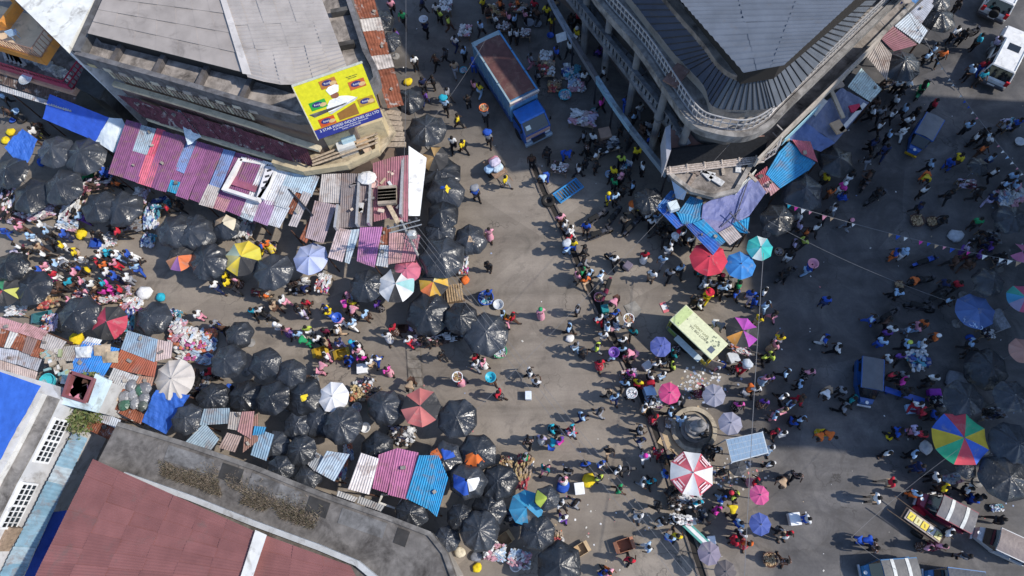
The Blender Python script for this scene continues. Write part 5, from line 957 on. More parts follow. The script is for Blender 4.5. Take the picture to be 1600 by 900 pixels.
# bale cart, blue barrier, tyre, statue, solar panel
def cart(px, nose, label, wood=(.3, .2, .14)):
    p = P(*px, .8); o = thing('handcart', label, 'handcart', (p.x, p.y, 0), heading(px, nose, .8)); vp('bed', MB().box((0, 0, .7), (1.0, 1.6, .08)), o, 'wood', wood)
    for sx in (-1, 1): vp('shaft', MB().tube((sx*.4, .7, .72), (sx*.35, 1.7, .85), .03), o, 'wood', wood); wheel(o, sx*.58, 0, .35, .6)
    return o
cart(T('11', 1400, 150), T('11', 1450, 215), 'two wheeled handcart under bales in the open street'); LM.append(('the bale handcart', *T('11', 1400, 140)))
for k, (dx, dy, c) in enumerate(((0, .35, 'pk'), (-.3, -.25, 'lb'), (.25, -.2, (.5, .6, .7)), (.1, .0, (.55, .5, .62)))):
    p = P(*T('11', 1395, 145), .9)+Vector((dx, dy, .1 if k < 3 else .5)); ob('cloth_bale', rbox((0, 0, .2), (.75, .55, .42), .12).mesh('cloth_bale', 'cloth'), None, (p.x, p.y, p.z-.26), .6, c, label=['pink', 'pale blue', 'grey-blue', 'lilac'][k]+' cloth bale stacked on the handcart in the open street', cat='bale', group='bales on the handcart')
bq = [P(*T('12', 245, 320)), P(*T('12', 412, 212))]; c0 = (P(*T('12', 330, 285), .5)); bar = thing('crowd_barrier', 'bright blue steel barrier lying beside the drain', 'barrier', (c0.x, c0.y, 0), heading(T('12', 265, 330), T('12', 395, 240)), None); LM.append(('the blue barrier', *T('12', 330, 285)))
for sx in (-.42, .42): vp('rail', MB().tube((sx, -1.0, .34), (sx, 1.0, .34), .06), bar, 'paint', (.03, .25, .55))
for k in range(11): vp('bar', MB().tube((-.42, -1.0+k*.2, .34), (.42, -1.0+k*.2, .34), .035), bar, 'paint', (.03, .25, .55))
for y in (-.9, .9): vp('foot', MB().box((0, y, .15), (.7, .08, .3)), bar, 'paint', (.03, .2, .45))
p = P(*T('12', 212, 350), .2); ty = thing('old_tyre', 'worn black lorry tyre beside the blue barrier', 'tyre', (p.x, p.y, 0)); vp('tread', MB().lathe([(.24, 0), (.42, 0), (.48, .08), (.48, .22), (.42, .3), (.24, .3), (.26, .15), (.24, 0)], 20, cap=False), ty, 'rubber', None, True); vp('inner_ring', MB().lathe([(.24, .02), (.26, .15), (.24, .28)], 16, cap=False), ty, 'metal', 'gy')
stt = thing('monument', 'dark stone statue on a stepped round plinth in the square', 'statue', (*P(1083, 672)[:2], 0)); LM.append(('the stone statue', 1085, 660))
vp('lower_ring', MB().lathe([(1.2, 0), (1.38, 0), (1.38, .3), (1.12, .3), (1.12, .1), (1.1, .1)], 36, cap=False), stt, 'concrete', (.46, .40, .31)); vp('ring_floor', MB().lathe([(.01, .1), (1.12, .1)], 36, cap=False), stt, 'concrete', (.34, .30, .25)); vp('plinth', MB().lathe([(.8, .1), (.8, .35), (.6, .35), (.6, .8), (.66, .84), (.66, .95), (.01, .95)], 24, cap=False), stt, 'concrete', (.36, .33, .30))
for k in range(10): vp('plinth_stripe', MB().box((.61*math.cos(k*.628), .61*math.sin(k*.628), .58), (.04, .15, .4), k*.628), stt, 'stone', (.16, .16, .18))
vp('robe', MB().lathe([(.55, .95), (.57, 1.1), (.5, 1.45), (.5, 1.7), (.42, 1.95), (.2, 2.1), (.13, 2.2)], 20, (0, 0, 0), 1.0, .75), stt, 'stone', (.26, .25, .25), True); vp('head', MB().lathe([(.1, 2.12), (.16, 2.2), (.225, 2.33), (.23, 2.45), (.18, 2.58), (.08, 2.65), (.01, 2.66)], 14, (0, .03, 0), .9, 1), stt, 'stone', (.17, .165, .16), True)
for sx in (-1, 1): vp('arm', MB().tube((sx*.42, 0, 1.9), (sx*.5, -.22, 1.5), .14, .11).tube((sx*.5, -.22, 1.5), (sx*.16, -.42, 1.42), .11, .08), stt, 'stone', (.24, .23, .23))
cq = [(1134.5, 686.7), (1192, 674.5), (1201, 707.8), (1143.3, 723.3)]
w = [P(cq[0][0], cq[0][1], 2.75), P(cq[1][0], cq[1][1], 2.75), P(cq[2][0], cq[2][1], 2.35), P(cq[3][0], cq[3][1], 2.35)]; c0 = sum(w, Vector())/4
sp = thing('solar_panel', 'tilted blue solar panel on posts near the statue', 'solar panel', (c0.x, c0.y, 0)); LM.append(('the solar panel', 1168, 698))
dn = Vector((0, 0, .05)); part('panel', MB().hexa([p-dn for p in (w[3], w[2], w[1], w[0])], [w[3], w[2], w[1], w[0]]), sp, 'plastic', (.42, .47, .52))
for i in range(10):
    for j in range(4):
        q = [bil(w, u, v)+Vector((0, 0, .012)) for u, v in ((.02+.096*i, .03+.235*(j+1)-.015), (.02+.096*(i+1)-.008, .03+.235*(j+1)-.015), (.02+.096*(i+1)-.008, .03+.235*j), (.02+.096*i, .03+.235*j))]
        part('cell', MB().add(q, [(0, 1, 2, 3)]), sp, 'plastic', (.19, .28, .39))
for p in w: part('post', MB().tube((p.x, p.y, 0), (p.x, p.y, p.z-.06), .04), sp, 'metal', 'sv')
# ---------------------------------------------------------------- goods: heaps on tables, tubs, sacks
PAL = dict(shoe=['pk', 'wh', 'br', 'wh', (.5, .35, .35), 'bk', 'mr', 'lv'], mix=['pk', 'bl', 'wh', 'wh', 'rd', 'lb', 'lv', 'bk', 'mg', 'gy', 'og', 'wh'], white=['wh', 'wh', 'lb', (.6, .6, .58), 'gy', 'pk'], dark=['bk', 'dk', 'br', 'nv', 'gy', 'wh', 'bk'], food=['og', (.6, .42, .15), 'rd', (.5, .3, .1), 'tn', 'tn', 'wh', 'br'], blue=['bl', 'lb', 'wh', 'lv', 'nv', 'cy'], paper=['wh', (.6, .56, .5), 'tn', 'lb'], bread=[(.58, .36, .14), (.66, .44, .2), (.5, .28, .1)])
def heap_mesh(pal, n, sd, size=.11):
    r = random.Random(sd); m = MB(); cells = [(r.uniform(-.5, .5), r.uniform(-.5, .5), r.choice(PAL[pal]), r.random()) for _ in range(9)]
    for i in range(n):
        x, y = r.uniform(-.5, .5), r.uniform(-.5, .5); cx, cy, cc, ct = min(cells, key=lambda q: (q[0]-x)**2+(q[1]-y)**2)
        z_ = .18*max(0, 1-14*((x-cx)**2+(y-cy)**2))*r.random()+.03; s_ = size*r.uniform(.7, 1.35); col = C(cc if r.random() < .72 else r.choice(PAL[pal])); kk = r.uniform(.6, 1.05); gg = sum(col)/3; m.col = tuple((v*.72+gg*.28)*kk for v in col)
        if pal in ('food', 'bread') or ct < .3: m.lathe([(s_*.3, -.4*s_), (s_*.6, 0), (s_*.3, .4*s_)], 6, (x, y, z_))
        else: m.box((x, y, z_), (s_*1.3, s_*r.uniform(.5, .9), s_*.45), ct*3+r.uniform(-.25, .25), r.uniform(-.25, .25), r.uniform(-.25, .25))
    return m.mesh('goods', 'goods')
HEAP = {k: [heap_mesh(k, 150, 11*i+len(k)*7, .125) for i in range(5)] for k in PAL}
TTOP = MB().box((0, 0, -.03), (1, 1, .06)).mesh('table_top', 'wood'); LEG = MB().box((0, 0, .5), (.06, .06, 1.0)).mesh('leg', 'wood')
PN = dict(shoe='pink and brown shoes', mix='brightly coloured goods', white='pale clothes', dark='black shoes', food='orange and yellow produce', blue='blue and white wares', paper='papers', bread='bread')
def table(px, w_, l_, pal, h=.6, rot=None, desc=None):
    p = P(*px, h+.1); sx = w_/24.; sy = l_/24.; rot = rnd.uniform(-.3, .3) if rot is None else rot
    o = thing('market_table', '', 'table' if h > .3 else 'display', (p.x, p.y, 0), rot, 'tables and mats of goods'); pend(o, desc or ('table of ' if h > .3 else 'low display of ')+PN[pal], *px)
    ob('table_top', TTOP, o, (0, 0, h), col=(.32, .24, .17), scale=(sx*.98, sy*.98, 1))
    if h > .3:
        for x in (-.45, .45):
            for y in (-.45, .45): ob('leg', LEG, o, (x*sx, y*sy, 0), col=(.25, .18, .12), scale=(1, 1, h-.06))
    g_ = ob('goods', rnd.choice(HEAP[pal]), o, (0, 0, h+.01), col=None, scale=(sx, sy, max(.6, min(1.3, (sx+sy)/2))), kind='stuff'); return o
TB = """10:20,370,120,200,shoe 240,420,170,90,shoe 430,370,120,220,shoe 560,250,190,90,shoe 890,440,95,160,blue 870,580,85,90,blue 730,510,200,80,dark 1440,480,120,190,white 395,490,140,70,white 630,585,110,90,white 110,690,110,140,shoe 820,320,100,110,shoe 940,370,120,90,blue 90,450,130,80,shoe 620,180,90,80,blue
20:285,100,130,110,food 500,70,130,110,mix 770,140,130,110,mix 610,95,140,70,mix 755,225,60,130,blue 1070,330,150,130,mix 1200,340,140,130,mix 1140,420,220,110,mix 1040,260,90,90,white 1020,200,80,80,blue 290,240,90,100,mix 695,325,80,60,dark 1165,600,110,150,dark 720,60,90,70,shoe 90,170,130,60,white
11:250,850,130,90,dark 392,835,80,110,mix 1205,725,75,110,mix 60,620,120,70,mix 20,890,110,50,food 120,180,0,0,mix
21:1000,330,160,80,shoe 1110,300,170,120,dark 610,650,120,90,food 655,590,60,60,dark 850,890,150,80,dark 330,575,70,60,dark 600,600,60,40,white 480,770,110,60,white 690,650,80,50,dark
31:1400,760,110,80,white 540,170,50,90,mix 505,270,50,100,mix 860,75,100,100,dark 1465,230,70,60,food 720,330,60,60,mix
32:60,290,90,170,food 275,690,50,90,food 30,560,130,80,dark 45,800,110,80,white 985,460,120,80,dark 1110,545,60,60,dark 1040,440,130,60,white 990,570,110,50,white
22:585,240,80,90,white 1340,400,110,40,mix 960,400,45,55,shoe 930,830,60,50,paper 690,540,80,50,mix 830,710,90,50,white
02:60,190,110,70,shoe 200,400,110,120,food 250,500,90,90,food 345,420,120,110,blue 380,500,110,90,white 415,690,170,110,shoe 30,40,120,70,food 110,60,90,80,dark 200,330,80,90,white 560,850,150,90,dark 800,760,90,110,dark 850,430,0,0,mix
01:1110,30,85,100,white 1225,175,80,90,white 1400,60,130,110,food 1450,150,90,80,shoe
12:280,155,100,75,shoe 672,140,60,70,blue 610,200,90,70,dark 980,470,90,70,dark
13:1170,250,100,55,shoe 1440,300,110,120,white 1365,690,90,60,dark 1390,340,90,120,white 1300,560,120,60,dark
23:880,455,110,110,blue 1290,300,70,50,dark 1000,700,90,60,dark 1320,770,120,60,dark
33:1080,330,90,50,white 1345,500,60,35,blue 1000,430,110,50,dark
03:1420,720,80,70,blue 720,480,100,50,dark"""
for line in TB.split('\n'):
    tile, rest = line.split(':')
    for it in rest.split():
        f = it.split(','); x, y, w_, l_ = map(float, f[:4])
        if w_ > 0: table(T(tile, x, y), w_/3.75, l_/3.75, f[4], .15 if rnd.random() < .35 else .6)
# tubs, sacks, boxes
TUB = MB().lathe([(.05, .03), (.24, .03), (.33, .26), (.36, .26), (.36, .28), (.32, .28), (.23, .05), (.05, .05)], 18).mesh('basin', 'plastic', True)
def tub(px, dia, col, fill=None, z=0., desc=None, name='basin'):
    p = P(*px, z+.2); k = dia/24./.72
    o = thing(name, '', 'basin', (p.x, p.y, z), 0, 'basins and tubs'); pend(o, desc or '%s basin%s' % (CN[col][0] if isinstance(col, str) else 'printed', ' of '+PN[fill] if fill else ''), *px)
    ob('bowl', TUB, o, col=col, scale=k)
    if fill: ob('contents', HEAP[fill][0], o, (0, 0, .18*k), col=None, scale=(.52*k, .52*k, .6*k), kind='stuff')
    return o
for tile, x, y, dd, c, fl_ in (('21', 1430, 412, 85, 'gn', 'white'), ('21', 1348, 100, 95, 'bl', 'blue'), ('21', 1420, 135, 65, 'sv', None), ('21', 590, 737, 60, 'wh', 'white'), ('21', 640, 855, 60, 'wh', None), ('22', 235, 860, 50, 'cy', None), ('22', 1235, 485, 42, 'bl', None), ('12', 570, 195, 55, 'lb', 'white'), ('02', 480, 650, 50, 'te', 'white'), ('02', 310, 560, 85, 'cy', 'white'), ('02', 225, 205, 50, 'bl', None), ('02', 150, 140, 60, 'gy', None), ('02', 100, 135, 70, 'gy', None), ('13', 870, 470, 88, 'br', 'bread'), ('13', 960, 475, 72, 'br', 'bread'), ('13', 770, 845, 60, 'br', 'bread'), ('13', 1475, 5, 60, 'wh', None), ('33', 10, 805, 80, 'br', 'bread'), ('01', 1215, 410, 55, 'cy', 'white'), ('00', 90, 655, 60, 'lb', None), ('00', 75, 700, 50, 'bl', None), ('00', 130, 700, 60, 'dk', None), ('00', 230, 795, 45, 'ye', None), ('32', 30, 790, 70, 'bl', None), ('32', 20, 840, 60, 'wh', None), ('22', 510, 92, 62, 'pk', 'food'), ('13', 65, 650, 55, 'tn', 'shoe')): tub(T(tile, x, y), dd/3.75, c, fl_)
LM.append(('the bread baskets', *T('13', 915, 472)))
SACK = MB().lathe([(.12, 0), (.36, .05), (.42, .22), (.36, .42), (.16, .52), (.04, .5)], 10); SACK.v = [(x*(1+.35*abs(math.cos(2*math.atan2(y, x))))*.9+.16*noise.noise((x*4, y*4, z*3)), y*(1+.2*abs(math.cos(2*math.atan2(y, x))))+.16*noise.noise((x*4, y*4, z*3+5)), z*.85+.1*noise.noise((x*5, y*5, 3))) for x, y, z in SACK.v]; SACK = SACK.mesh('sack', 'cloth', True); SACKP = SACK.copy(); SACKP.materials.clear(); SACKP.materials.append(MT['poly'])
def sack(px, dia, col, desc, me=SACK, sq=.8):
    p = P(*px, .2); k = dia/24./.82; o = ob('sack', me, None, (p.x, p.y, 0), rnd.uniform(0, 6), col, (k, k*.85, k*sq), None, None, 'sack', 'sacks and bundles'); pend(o, desc, *px)
for tile, x, y, dd, c in (('20', 450, 335, 90, 'ye'), ('20', 850, 65, 95, 'wh'), ('20', 940, 90, 60, 'cy'), ('13', 1100, 555, 85, 'sv'), ('23', 1105, 590, 120, 'gy'), ('33', 925, 145, 70, 'wh'), ('33', 885, 520, 70, 'rd'), ('02', 190, 340, 90, 'tn'), ('32', 300, 375, 70, 'bl'), ('32', 60, 180, 0, 'wh'), ('32', 450, 340, 75, 'ye'), ('31', 1290, 785, 60, 'gy'), ('31', 1195, 760, 60, 'cr'), ('00', 60, 770, 60, 'ye'), ('00', 30, 820, 60, 'ye'), ('10', 500, 755, 55, 'ye'), ('10', 475, 545, 75, 'ye'), ('01', 890, 475, 60, 'ye'), ('12', 975, 775, 32, 'tn'), ('22', 340, 330, 50, 'wh'), ('31', 1380, 740, 110, 'wh'), ('23', 1190, 330, 50, 'bl'), ('11', 1225, 815, 55, 'og'), ('33', 715, 80, 40, 'ye'), ('31', 1295, 850, 50, 'ye'), ('00', 215, 740, 70, 'br'), ('10', 245, 120, 70, 'bl'), ('10', 510, 210, 80, 'gn')):
    if dd: sack(T(tile, x, y), dd/3.75, c, 'bulging %s sack' % CN[c][0])
def crate(px, w_, l_, hgt, col, desc, rot=0., mat='card', open_=False, name='box', cat='box'):
    p = P(*px, hgt); o = thing(name, '', cat, (p.x, p.y, 0), rot, 'boxes and crates'); pend(o, desc, *px); w_, l_ = w_/24., l_/24.
    if open_:
        for s_ in (-1, 1): ob('side', MB().box((s_*w_/2, 0, hgt/2), (.03, l_, hgt)).mesh('side', mat), o, col=col); ob('side', MB().box((0, s_*l_/2, hgt/2), (w_, .03, hgt)).mesh('side', mat), o, col=col); ob('flap', MB().box((s_*(w_/2+.1), 0, hgt), (.22, l_, .015), 0, 0, .4*s_).mesh('flap', mat), o, col=col)
        ob('bottom', MB().box((0, 0, .02), (w_, l_, .03)).mesh('bottom', mat), o, col=col)
    else: ob('body', rbox((0, 0, hgt*.45), (w_, l_, hgt*.9), .03).mesh('body', mat), o, col=col); ob('lid', rbox((0, 0, hgt*.95), (w_*1.04, l_*1.04, hgt*.12), .02).mesh('lid', mat), o, col=tuple(min(1, v*1.12) for v in C(col)))
for tile, x, y, w_, l_, h_, c, ds, rt_, mt, op in (('32', 405, 745, 55, 55, .4, (.45, .33, .2), 'open cardboard carton', .5, 'card', True), ('32', 660, 720, 70, 60, .5, (.34, .16, .1), 'open red-brown crate', .3, 'card', True), ('21', 620, 507, 60, 55, .5, 'wh', 'white cooler box', .1, 'plastic', False), ('32', 395, 387, 50, 60, .45, 'wh', 'white cooler box', .1, 'plastic', False), ('21', 852, 270, 45, 40, .4, 'br', 'brown snack box', 0, 'wood', True), ('02', 545, 775, 70, 70, 1.1, (.3, .2, .15), 'tall brown carton', .2, 'card', False), ('33', 160, 565, 55, 60, .5, 'wh', 'white cooler box', .1, 'plastic', False), ('22', 1300, 440, 55, 60, .5, 'sv', 'grey chest', .3, 'plastic', False), ('22', 795, 490, 50, 45, .4, 'wh', 'white carton', .6, 'card', False), ('22', 545, 155, 40, 45, .5, 'te', 'green crate', .2, 'plastic', False), ('22', 95, 665, 34, 46, .5, (.6, .65, .72), 'pale blue display box', 0, 'plastic', False), ('23', 985, 660, 60, 60, .45, (.4, .05, .55), 'bright purple stool', 0, 'plastic', False), ('23', 1365, 220, 55, 110, .9, 'gy', 'grey loudspeaker box', .3, 'wood', False), ('21', 375, 410, 60, 55, .4, (.45, .3, .03), 'mustard yellow crate', .3, 'plastic', True), ('21', 500, 420, 60, 55, .4, (.45, .3, .03), 'mustard yellow crate', .3, 'plastic', True), ('10', 560, 595, 45, 60, .4, 'bl', 'blue crate', 0, 'plastic', True), ('10', 795, 445, 50, 150, .4, (.5, .34, .2), 'long wooden crate', .35, 'wood', True), ('31', 1450, 690, 70, 60, .4, (.4, .28, .16), 'open cardboard carton', .6, 'card', True), ('12', 645, 740, 0, 0, 0, 'wh', '', 0, 'card', False), ('20', 240, 205, 90, 60, .5, (.05, .18, .22), 'dark teal bin', .2, 'plastic', True), ('32', 1050, 580, 50, 35, .4, 'wh', 'white box', .1, 'plastic', False), ('32', 1170, 690, 40, 40, .4, 'wh', 'small white box', .1, 'plastic', False), ('23', 840, 745, 45, 50, .3, 'lb', 'pale blue board', .1, 'plastic', False), ('22', 810, 640, 55, 60, .9, 'lb', 'pale blue glass case', .3, 'plastic', False)):
    if w_: crate(T(tile, x, y), w_/3.75, l_/3.75, h_, c, ds, rt_, mt, op)
cb = thing('cardboard_sheet', 'flattened tan cardboard sheet on the ground by the statue', 'cardboard', (*P(1050, 692)[:2], 0), -.6); vp('sheet', MB().box((-.38, 0, .05), (.75, .95, .02), 0, 0, .06), cb, 'card', (.46, .35, .22)); vp('sheet', MB().box((.38, 0, .05), (.75, .95, .02), 0, 0, -.06), cb, 'card', (.44, .33, .21))
cs = thing('sign_card', 'small red and white placard lying on the ground above the yellow trailer', 'placard', (*P(*T('22', 893, 152))[:2], 0), .35); vp('card', MB().box((0, 0, .03), (.38, .7, .03)), cs, 'plastic', (.6, .15, .17)); vp('paper', MB().box((0, .02, .05), (.34, .36, .012)), cs, 'plastic', 'wh')
bn = thing('display_board', 'long green and white display board on the ground near the bottom', 'board', (*P(*T('32', 1078, 660))[:2], 0), heading(T('32', 1030, 610), T('32', 1125, 700))); vp('board', MB().box((0, 0, .4), (.45, 1.9, .12)), bn, 'plastic', (.1, .34, .3)); vp('strip', MB().box((0, 0, .47), (.2, 1.7, .02)), bn, 'plastic', 'wh'); vp('stand', MB().box((0, 0, .17), (.3, 1.4, .34)), bn, 'wood', 'br')
pl = thing('wooden_pallet', 'slatted wooden pallet beside the orange umbrella', 'pallet', (*P(*T('21', 1165, 65), .5)[:2], 0), .15); [vp('slat', MB().box((-.5+k*.16, 0, .5), (.10, 1.2, .04)), pl, 'wood', (.42, .3, .18)) for k in range(7)]; [vp('bearer', MB().box((0, y, .24), (1.1, .1, .48)), pl, 'wood', (.3, .2, .12)) for y in (-.5, .5)]
pb = thing('blue_beam', 'long bright blue wooden bench in the shade near the lone rickshaw', 'bench', (*P(*T('23', 800, 665), .45)[:2], 0), heading(T('23', 700, 635), T('23', 910, 700))); vp('seat', MB().box((0, 0, .45), (.35, 2.3, .06)), pb, 'paint', (.03, .10, .45)); [vp('leg', MB().box((0, y, .21), (.3, .08, .42)), pb, 'paint', (.03, .08, .35)) for y in (-.9, .9)]
# ---------------------------------------------------------------- poles, wires, bunting
up = thing('utility_pole', 'grey utility pole with crossarm rising through the patched shed roof', 'pole', (*P(628, 347, 7.4)[:2], 0)); a = Vector(up.location); LM.append(('the utility pole', 640, 345))
part('shaft', MB().tube((a.x, a.y, 0), (a.x, a.y, 7.6), .10, .07, 10), up, 'wood', (.5, .48, .46))
for z_ in (7.2, 6.6): part('crossarm', MB().tube((a.x-.9, a.y-.3, z_), (a.x+1.0, a.y+.2, z_), .04), up, 'metal', (.4, .4, .4))
part('transformer', rbox((a.x+.35, a.y-.2, 6.1), (.5, .4, .6), .08), up, 'metal', (.62, .62, .6))
for k in range(5): part('insulator', MB().lathe([(.05, 0), (.09, .05), (.05, .12), (.08, .16), (.03, .22)], 8, (a.x-.8+.4*k, a.y-.25+.12*k, 7.25)), up, 'plastic', 'dg')
for k in range(9): part('wire_tangle', MB().path([(a.x+rnd.uniform(-.5, .5), a.y+rnd.uniform(-.5, .5), rnd.uniform(3.4, 7)) for _ in range(4)], .015, 4), up, 'wire')
def wire(label, pa, za, pb_, zb, r=.010, sag=.5, col=None):
    A_, B_ = P(*pa, za), P(*pb_, zb); o = thing('power_cable', label, 'cable', (*A_[:2], A_.z)); pts = [lerp(A_, B_, t/14)-Vector((0, 0, sag*4*(t/14)*(1-t/14))) for t in range(15)]; part('strand', MB().path(pts, r, 4), o, 'wire')
wire('uppermost of the long cables crossing down to the bottom right', (645, 345), 7.3, (1098, 910), 6.5); wire('second long cable crossing down to the bottom right', (640, 348), 7.3, (1083, 910), 6.5); wire('third long cable crossing down to the bottom right', (634, 350), 7.3, (1060, 910), 6.5)
wire('cable running up the left street to the top edge', (628, 345), 7.3, (634, -20), 7.6, .012); wire('cable from the curved corner towards the billboard corner', (1140, 225), 6, (745, 640), 5.5, .009); wire('cable slanting over the street from the hoarding corner', (760, 60), 6, (655, 210), 5.0, .009); wire('long single cable hanging down right of the yellow trailer', (1193, 395), 6.4, (1163, 905), 6.4, .018, .2)
wire('thin cable over the shaded street to the lower right', (1200, 345), 6, (1480, 470), 6, .009); wire('cable slanting across the shaded lower right', (1330, 840), 5, (1500, 700), 5, .009); wire('short cable near the bottom right rickshaws', (1330, 838), 5, (1400, 890), 5, .009)
def bunting(label, pa, pb_, za, zb, n, cols_, sz=.3):
    A_, B_ = P(*pa, za), P(*pb_, zb); o = thing('bunting', label, 'bunting', (*A_[:2], A_.z)); pts = [lerp(A_, B_, t/n)-Vector((0, 0, .5*4*(t/n)*(1-t/n))) for t in range(n+1)]; part('string', MB().path(pts, .014, 4), o, 'wire'); d_ = (B_-A_).normalized()
    for i in range(n):
        if rnd.random() < .35: continue
        p = lerp(pts[i], pts[i+1], .5); k = sz*rnd.uniform(.7, 1.1); dn = Vector((d_.y*.45, -d_.x*.45, -.75)).normalized() if d_.x > 0 else Vector((-d_.y*.45, d_.x*.45, -.75)); f_ = Vector((0, 0, .004))
        part('pennant', MB().add([p-d_*k*.45, p+d_*k*.45, p+dn*k*1.1, p-d_*k*.45+f_, p+d_*k*.45+f_, p+dn*k*1.1+f_], [(0, 1, 2), (5, 4, 3), (0, 3, 4, 1), (1, 4, 5, 2), (2, 5, 3, 0)]), o, 'cloth', rnd.choice(cols_))
bunting('string of white, pink and blue pennants across the shaded street', (1228, 318), (1640, 418), 5.2, 5.2, 34, ['wh', 'wh', 'cy', 'bl', 'pk', 'mg', 'tn'])
bunting('string of small pennants running down from the top right', (1403, -10), (1610, 285), 5.2, 5.2, 34, ['wh', 'bl', 'lb', 'pk', 'wh', 'wh'], .2)
# ---------------------------------------------------------------- people: one skinned body per pose, clothes and hair as children
def skinned(name, verts, edges, radii, root, mat, sub=1):
    me = bpy.data.meshes.new(name+'_skeleton'); me.from_pydata(verts, edges, []); o = bpy.data.objects.new(name, me); COL.objects.link(o)
    md = o.modifiers.new('s', 'SKIN'); md.use_smooth_shade = True
    sv = me.skin_vertices[0].data if me.skin_vertices else None
    if sv is None:
        import bmesh
        bm = bmesh.new(); bm.from_mesh(me); bm.verts.layers.skin.verify(); bm.to_mesh(me); bm.free(); sv = me.skin_vertices[0].data
    for i, r in enumerate(radii): sv[i].radius = r if isinstance(r, tuple) else (r, r); sv[i].use_root = (i == root)
    if sub: s_ = o.modifiers.new('u', 'SUBSURF'); s_.levels = sub; s_.render_levels = sub
    dg = bpy.context.evaluated_depsgraph_get(); out_ = bpy.data.meshes.new_from_object(o.evaluated_get(dg)); out_.name = name
    bpy.data.objects.remove(o); bpy.data.meshes.remove(me); out_.materials.clear(); out_.materials.append(MT[mat]); out_.polygons.foreach_set('use_smooth', [True]*len(out_.polygons)); return out_
def pose(kind):
    V = Vector; J = {}
    z0, lean = .93, 0.
    J['pel'] = V((0, 0, .93)); J['spi'] = V((0, .01, 1.15)); J['che'] = V((0, 0, 1.36)); J['nec'] = V((0, .01, 1.49)); J['hea'] = V((0, .03, 1.60)); J['top'] = V((0, .03, 1.70)); J['nose'] = V((0, .15, 1.60))
    for s_, n in ((-1, 'l'), (1, 'r')):
        J[n+'sh'] = V((s_*.19, 0, 1.41)); J[n+'el'] = V((s_*.27, -.02, 1.14)); J[n+'wr'] = V((s_*.27, .08, .90)); J[n+'ha'] = V((s_*.26, .11, .80))
        J[n+'hi'] = V((s_*.10, 0, .88)); J[n+'kn'] = V((s_*.11, .03, .49)); J[n+'an'] = V((s_*.12, 0, .09)); J[n+'to'] = V((s_*.14, .16, .05))
    def leg(n, k, a, t): J[n+'kn'] = V(k); J[n+'an'] = V(a); J[n+'to'] = V(t)
    def arm(n, e, w, h): J[n+'el'] = V(e); J[n+'wr'] = V(w); J[n+'ha'] = V(h)
    if kind in ('walk', 'stride'):
        f = 1 if kind == 'walk' else -1
        a, c = ('l', 'r') if f > 0 else ('r', 'l'); sa, scn = (-1, 1) if f > 0 else (1, -1)
        leg(a, (sa*.11, .20, .50), (sa*.11, .30, .10), (sa*.12, .47, .09)); leg(c, (scn*.11, -.02, .49), (scn*.11, -.34, .17), (scn*.12, -.24, .05))
        arm(a, (sa*.27, -.16, 1.17), (sa*.25, -.20, .95), (sa*.24, -.18, .86)); arm(c, (scn*.27, .10, 1.16), (scn*.24, .27, .99), (scn*.22, .34, .94))
    if kind == 'hold':
        for n, s_ in (('l', -1), ('r', 1)): arm(n, (s_*.27, .10, 1.17), (s_*.17, .34, 1.10), (s_*.11, .42, 1.12))
    if kind == 'carry':
        arm('r', (.36, .02, 1.58), (.27, .04, 1.80), (.2, .04, 1.86)); leg('l', (-.11, .15, .49), (-.11, .2, .09), (-.12, .36, .06)); leg('r', (.11, -.03, .49), (.11, -.22, .12), (.12, -.08, .05))
    if kind in ('sit', 'squat'):
        dz = -.50
        for k in ('pel', 'spi', 'che', 'nec', 'hea', 'top', 'nose'): J[k] = J[k]+V((0, .12*max(0, J[k].z-.93), dz))
        for n, s_ in (('l', -1), ('r', 1)):
            J[n+'sh'] = J[n+'sh']+V((0, .06, dz)); J[n+'hi'] = V((s_*.11, 0, .40)); leg(n, (s_*.2, .40, .50), (s_*.16, .36, .09), (s_*.18, .52, .05)); arm(n, (s_*.30, .20, .70), (s_*.18, .42, .62), (s_*.12, .50, .60))
    if kind == 'bend':
        for k in ('spi', 'che', 'nec', 'hea', 'top', 'nose', 'lsh', 'rsh'):
            v = J[k]-V((0, 0, .93)); J[k] = V((0, 0, .90))+Matrix.Rotation(R(-62), 3, 'X') @ v
        for n, s_ in (('l', -1), ('r', 1)): arm(n, (s_*.24, .44, .85), (s_*.18, .52, .60), (s_*.14, .56, .50)); J[n+'hi'] = V((s_*.10, -.06, .88)); leg(n, (s_*.13, .02, .48), (s_*.14, -.04, .09), (s_*.16, .12, .05))
    return J
RAD = dict(pel=(.14, .11), spi=(.13, .10), che=(.155, .11), nec=.055, hea=(.082, .095), top=(.06, .07), nose=.012, sh=.06, el=.045, wr=.034, ha=.045, hi=.088, kn=.062, an=.042, to=.04)
ED = [('pel', 'spi'), ('spi', 'che'), ('che', 'nec'), ('nec', 'hea'), ('hea', 'top'), ('hea', 'nose')]+[(a, b) for n in 'lr' for a, b in (('che', n+'sh'), (n+'sh', n+'el'), (n+'el', n+'wr'), (n+'wr', n+'ha'), ('pel', n+'hi'), (n+'hi', n+'kn'), (n+'kn', n+'an'), (n+'an', n+'to'))]
def rad(k, f=1.0, add=0.):
    r = RAD.get(k) or RAD[k[1:]]; return tuple(v*f+add for v in r) if isinstance(r, tuple) else r*f+add
def skel(name, J, keys, mat, f, add, root, cut=None, sub=1):
    ks = list(keys); vs = [J[k] for k in ks]; es = [(ks.index(a), ks.index(b)) for a, b in ED if a in ks and b in ks]
    rs = [rad(k, f, add) for k in ks]
    if cut: 
        for i, k in enumerate(ks):
            if k in cut: rs[i] = cut[k]
    return skinned(name, vs, es, rs, ks.index(root), mat, sub)
PO = {}
